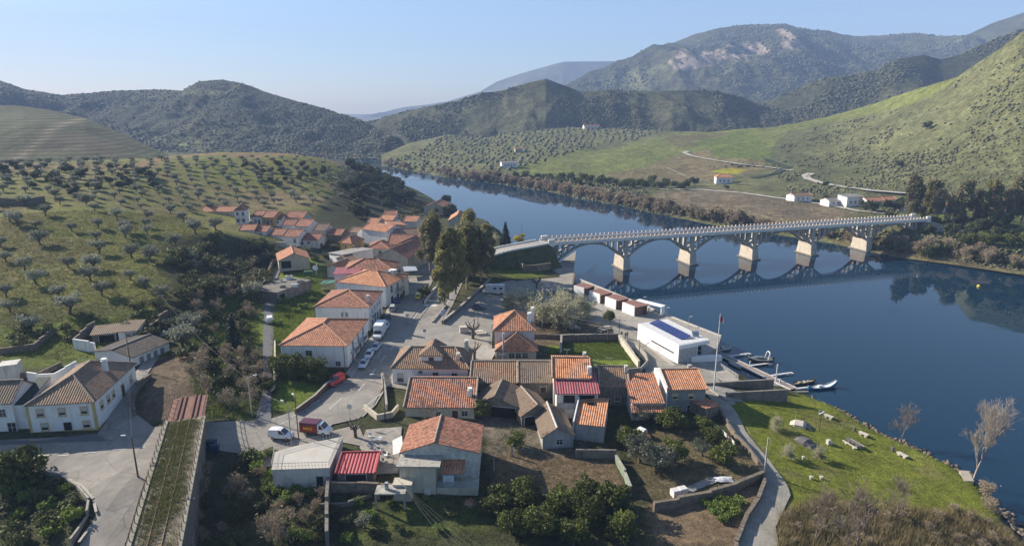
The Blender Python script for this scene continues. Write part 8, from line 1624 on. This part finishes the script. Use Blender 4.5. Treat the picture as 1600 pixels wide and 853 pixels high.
# stone basin beside the barn, outdoor shelter
q0 = P(757, 700, 3.6); root = empty('water_basin', (q0.x, q0.y, 3.1), .03, 'rectangular dark stone water basin beside the open barn', 'basin')
mb = MB(); 
for x0_, x1_, y0_, y1_ in ((0, 3.6, 0, .25), (0, 3.6, 6.0, 6.25), (0, .25, .251, 5.999), (3.35, 3.6, .251, 5.999)): mb.bb(x0_, x1_, y0_, y1_, -.8, .8)
mb.build('rim', CONCD, root); mb = MB(); mb.bb(.26, 3.34, .26, 5.98, -.7, .3); mb.build('water', m_w if 'm_w' in globals() else SM('still_water', (0.02, 0.03, 0.02), .1), root)
for k, (x, y) in enumerate([(803, 690), (800, 712), (772, 735), (820, 665)]): p_ = H(x, y); mb = MB(); mb.bb(-.12, .12, -.12, .12, -.3, 2.2); o = mb.build('garden_post', CONC); o.location = p_; tag(o, ['concrete post just right of the stone basin', 'concrete post below the stone basin', 'concrete post in front of the stone basin', 'concrete post before the brown gabled shed'][k], 'post')
# shop canopy at the street top
q0 = P(632, 424, 8.3); root = empty('canopy', (q0.x, q0.y, 5.4), .25, 'pale blue-grey flat canopy over the street beside the beige gabled house', 'canopy'); mb = MB(); mb.bb(0, 4.4, 0, 6.5, 2.8, 2.95); mb.build('roof', SM('blue_grey_awning', (0.33, 0.38, 0.45), .7), root)
for x in (.2, 4.2):
    for y in (.2, 6.3): mb = MB(); mb.tube((x, y, -.3), (x, y, 2.8), .06); mb.build('post', GALV, root)
# yard things beside the garage (standing on the littered roof terrace and yard)
ZT = 9.82
for k, (x, y, w_, d_, h_, mt, lb, nm) in enumerate([(440, 440, .8, .8, .9, WC, 'small white box on the littered yard roof', 'storage_box'), (452, 436, 1.8, 1.4, 1.1, WC, 'large white box with open dark top on the yard roof', 'storage_box'), (470, 441, 2.2, 1.2, .7, CONC, 'pale flat box at the back of the yard roof', 'storage_box'), (482, 430, 2.6, 2.0, 1.4, SM('green_net', (0.05, 0.12, 0.05), .9), 'green netted heap at the corner of the yard roof', 'covered_heap'), (442, 449, 1.6, .8, .6, SM('wood_stack', (0.25, 0.2, 0.14)), 'low stack of timber at the front of the yard roof', 'timber_stack')]):
    p_ = P(x, y, ZT); root = empty(nm, (p_.x, p_.y, ZT), .25, lb, nm.replace('_', ' ')); mb = loftbody(MB(), [(-w_ / 2, [(d_ / 2 * .95, 0), (d_ / 2, h_ * .85), (d_ / 2 * .8, h_)]), (w_ / 2, [(d_ / 2 * .95, 0), (d_ / 2, h_ * .85), (d_ / 2 * .8, h_)])]); mb.build('body', mt, root); mb = MB(); mb.bb(-w_ * .3, w_ * .3, -d_ * .3, d_ * .3, h_ + .002, h_ + .05); mb.build('lid', STD if nm != 'covered_heap' else mt, root)
p_ = P(460, 447, ZT + .5); root = empty('water_tank', (p_.x, p_.y, ZT + .5), .25, 'white cylindrical tank lying on the yard roof', 'tank'); mb = MB(); mb.tube((-.9, 0, .1), (.9, 0, .1), .6, n=14); mb.build('tank_body', WC, root)
for x in (-.6, .6): mb = MB(); mb.bb(x - .1, x + .1, -.5, .5, -.5, -.2); mb.build('cradle', STD, root)
vehicle('dark pickup parked on the yard before the stone garage', 'estate', (443, 427), (463, 423), DKB, zoff=1.4); 
p_ = H(494, 430); root = empty('satellite_antenna', (p_.x, p_.y, p_.z), .5, 'white satellite dish on a leaning white pole behind the yard', 'antenna'); mb = MB(); mb.tube((0, 0, 0), (.5, 0, 4.4), .12); mb.build('pole', WC, root); mb = MB(); mb.lathe([(.02, 0), (.4, .05), (.8, .2), (.95, .35)], n=14); o = mb.build('dish', WC, root); o.location = (-.2, -.3, 2.6); o.rotation_euler = (R(60), 0, 0)
o = link('green_awning', gridmesh('green_awning', *(lambda gx, gy: (gx + P(517, 440, 9).x, gy + P(517, 440, 9).y, 9 + gx * .1 + .1 * np.sin(gx * 2)))(*np.meshgrid(np.linspace(-3, 3, 14), np.linspace(-2, 2, 8)))), None, SM('green_awning_cloth', (0.03, 0.13, 0.10), .8)); tag(o, 'dark green awning stretched behind the second orange-roofed house', 'awning')
# ---- people on the lane
def person(label, px, col_top, col_leg, rz, stride=.18, h=1.72):
    p_ = H(*px); z = max(TZ(p_.x, p_.y) + .06, p_.z); J = {'pel': (0, 0, .93), 'che': (0, .02, 1.28), 'neck': (0, .02, 1.47), 'head': (0, .0, 1.60), 'top': (0, 0, 1.72), 'shl': (-.19, .02, 1.40), 'shr': (.19, .02, 1.40), 'ell': (-.25, .03 + stride * .4, 1.13), 'elr': (.25, .03 - stride * .4, 1.13), 'hal': (-.25, -.08 + stride * .7, .88), 'har': (.25, -.08 - stride * .7, .88),
        'hil': (-.1, 0, .90), 'hir': (.1, 0, .90), 'knl': (-.11, -stride * .6, .49), 'knr': (.11, stride * .5, .50), 'anl': (-.11, -stride, .08), 'anr': (.11, stride * 1.3, .10), 'tol': (-.12, -stride - .17, .04), 'tor': (.12, stride * 1.3 - .15, .04)}
    Rr = {'pel': .15, 'che': .16, 'neck': .06, 'head': .095, 'top': .07, 'shl': .08, 'shr': .08, 'ell': .048, 'elr': .048, 'hal': .035, 'har': .035, 'hil': .1, 'hir': .1, 'knl': .065, 'knr': .065, 'anl': .045, 'anr': .045, 'tol': .04, 'tor': .04}
    E = [('pel', 'che'), ('che', 'neck'), ('neck', 'head'), ('head', 'top'), ('che', 'shl'), ('che', 'shr'), ('shl', 'ell'), ('shr', 'elr'), ('ell', 'hal'), ('elr', 'har'), ('pel', 'hil'), ('pel', 'hir'), ('hil', 'knl'), ('hir', 'knr'), ('knl', 'anl'), ('knr', 'anr'), ('anl', 'tol'), ('anr', 'tor')]
    K = list(J); me = bpy.data.meshes.new('person'); me.from_pydata([J[k] for k in K], [(K.index(a), K.index(b)) for a, b in E], []); o = link('person', me); md = o.modifiers.new('skin', 'SKIN')
    sv = me.skin_vertices[0].data
    for k, v in zip(K, sv): v.radius = (Rr[k] * (1.15 if k in ('che', 'pel') else 1), Rr[k] * (.75 if k in ('che', 'pel') else 1)); v.use_root = (k == 'pel')
    o.modifiers.new('sub', 'SUBSURF').levels = 1; o.modifiers['sub'].render_levels = 1
    m, t, b = newmat('person_' + label[:12]); tc = nd(t, 'ShaderNodeTexCoord').outputs['Object']; s = nd(t, 'ShaderNodeSeparateXYZ', {0: tc}).outputs[2]
    f = nd(t, 'ShaderNodeMath', {0: s, 1: .95}, operation='GREATER_THAN').outputs[0]; g = nd(t, 'ShaderNodeMath', {0: s, 1: 1.49}, operation='GREATER_THAN').outputs[0]; c = mixc(t, f, col_leg, col_top); c = mixc(t, g, c, (0.4, 0.26, 0.19)); t.links.new(c, b.inputs['Base Color']); b.inputs['Roughness'].default_value = .9; me.materials.append(m)
    mb = MB(); mb.lathe([(0, 1.755), (.07, 1.74), (.108, 1.68), (.112, 1.62), (.1, 1.57)], (0, .015, 0), 10); hr_ = mb.build('hair', SM('dark_hair', (0.04, 0.03, 0.02), .8), o)
    o.location = (p_.x, p_.y, z); o.rotation_euler = (0, 0, rz); o.scale = (h / 1.72,) * 3; tag(o, label, 'person')
person('person in a dark red top walking on the lane by the trees, leftmost of three', (971, 528), (0.18, 0.05, 0.05), (0.04, 0.04, 0.05), .3); person('person in dark clothes in the middle of the walking group', (977, 530), (0.04, 0.045, 0.06), (0.05, 0.05, 0.06), .5, .12); person('person in blue-grey clothes at the right of the walking group', (980, 529), (0.10, 0.12, 0.17), (0.03, 0.03, 0.04), .2, .15)
# scattered stones and low walls on the square, rocks at the waterline
for k, (x, y, w_, d_, h_, lb) in enumerate([(725, 520, 2.2, 1.4, 1.7, 'pale square stone block left of the pollarded tree'), (747, 522, 2.6, 1.2, .8, 'low pale stone trough beside the pollarded tree'), (752, 524, 2.4, 1.2, .7, 'dark-sided stone trough nearest the station house')]): p_ = H(x, y); mb = MB(); mb.bb(-w_ / 2, w_ / 2, -d_ / 2, d_ / 2, -.2, h_); mb.bb(-w_ / 2 - .08, w_ / 2 + .08, -d_ / 2 - .08, d_ / 2 + .08, h_, h_ + .1); o = mb.build('stone_trough', STN); o.location = p_; o.rotation_euler = (0, 0, .2); tag(o, lb, 'stone trough')
rk = []
for k in range(420):
    i = random.randrange(0, 9); a, b = SHORE[i], SHORE[i + 1]; q = a.lerp(b, random.random()); rk.append((q.x + random.gauss(0, .5), q.y + random.gauss(0, .5), -.05))
for k in range(500):
    u = random.uniform(600, 1700); v = HR(u, float(np.interp(u, cA, sh)) - .3)
    if v is not None: rk.append((v.x, v.y, v.z))
clumps('shore_rocks', rk, np.full(len(rk), .3), SM('river_rock', (0.17, 0.14, 0.11), .9, .3, 1), .6, 9)
q = P(1487, 446, 0); 
p_ = P(1529, 448, 0); mb = MB(); mb.lathe([(0, -.4), (.5, -.2), (.62, .2), (.4, .6), (.12, .8), (0, .85)], (p_.x, p_.y, 0), 12); tag(mb.build('buoy', SM('buoy_yellow', (0.7, 0.5, 0.03), .5)), 'small yellow buoy floating right of the bridge', 'buoy')
# ---- the air: pale blue haze between the camera and the far hills
m = bpy.data.materials.new('haze'); m.use_nodes = True; t = m.node_tree; t.nodes.remove(t.nodes['Principled BSDF'])
pv = t.nodes.new('ShaderNodeVolumePrincipled'); pv.inputs['Color'].default_value = (0.42, 0.6, 1.0, 1); pv.inputs['Density'].default_value = 0.0002
pv.inputs['Anisotropy'].default_value = 0.0
t.links.new(pv.outputs[0], t.nodes['Material Output'].inputs['Volume']); m.cycles.homogeneous_volume = True
mb = MB(); mb.bb(-5200, 5200, -310, 5600, -7.5, 760); mb.build('haze', m, kind='stuff')
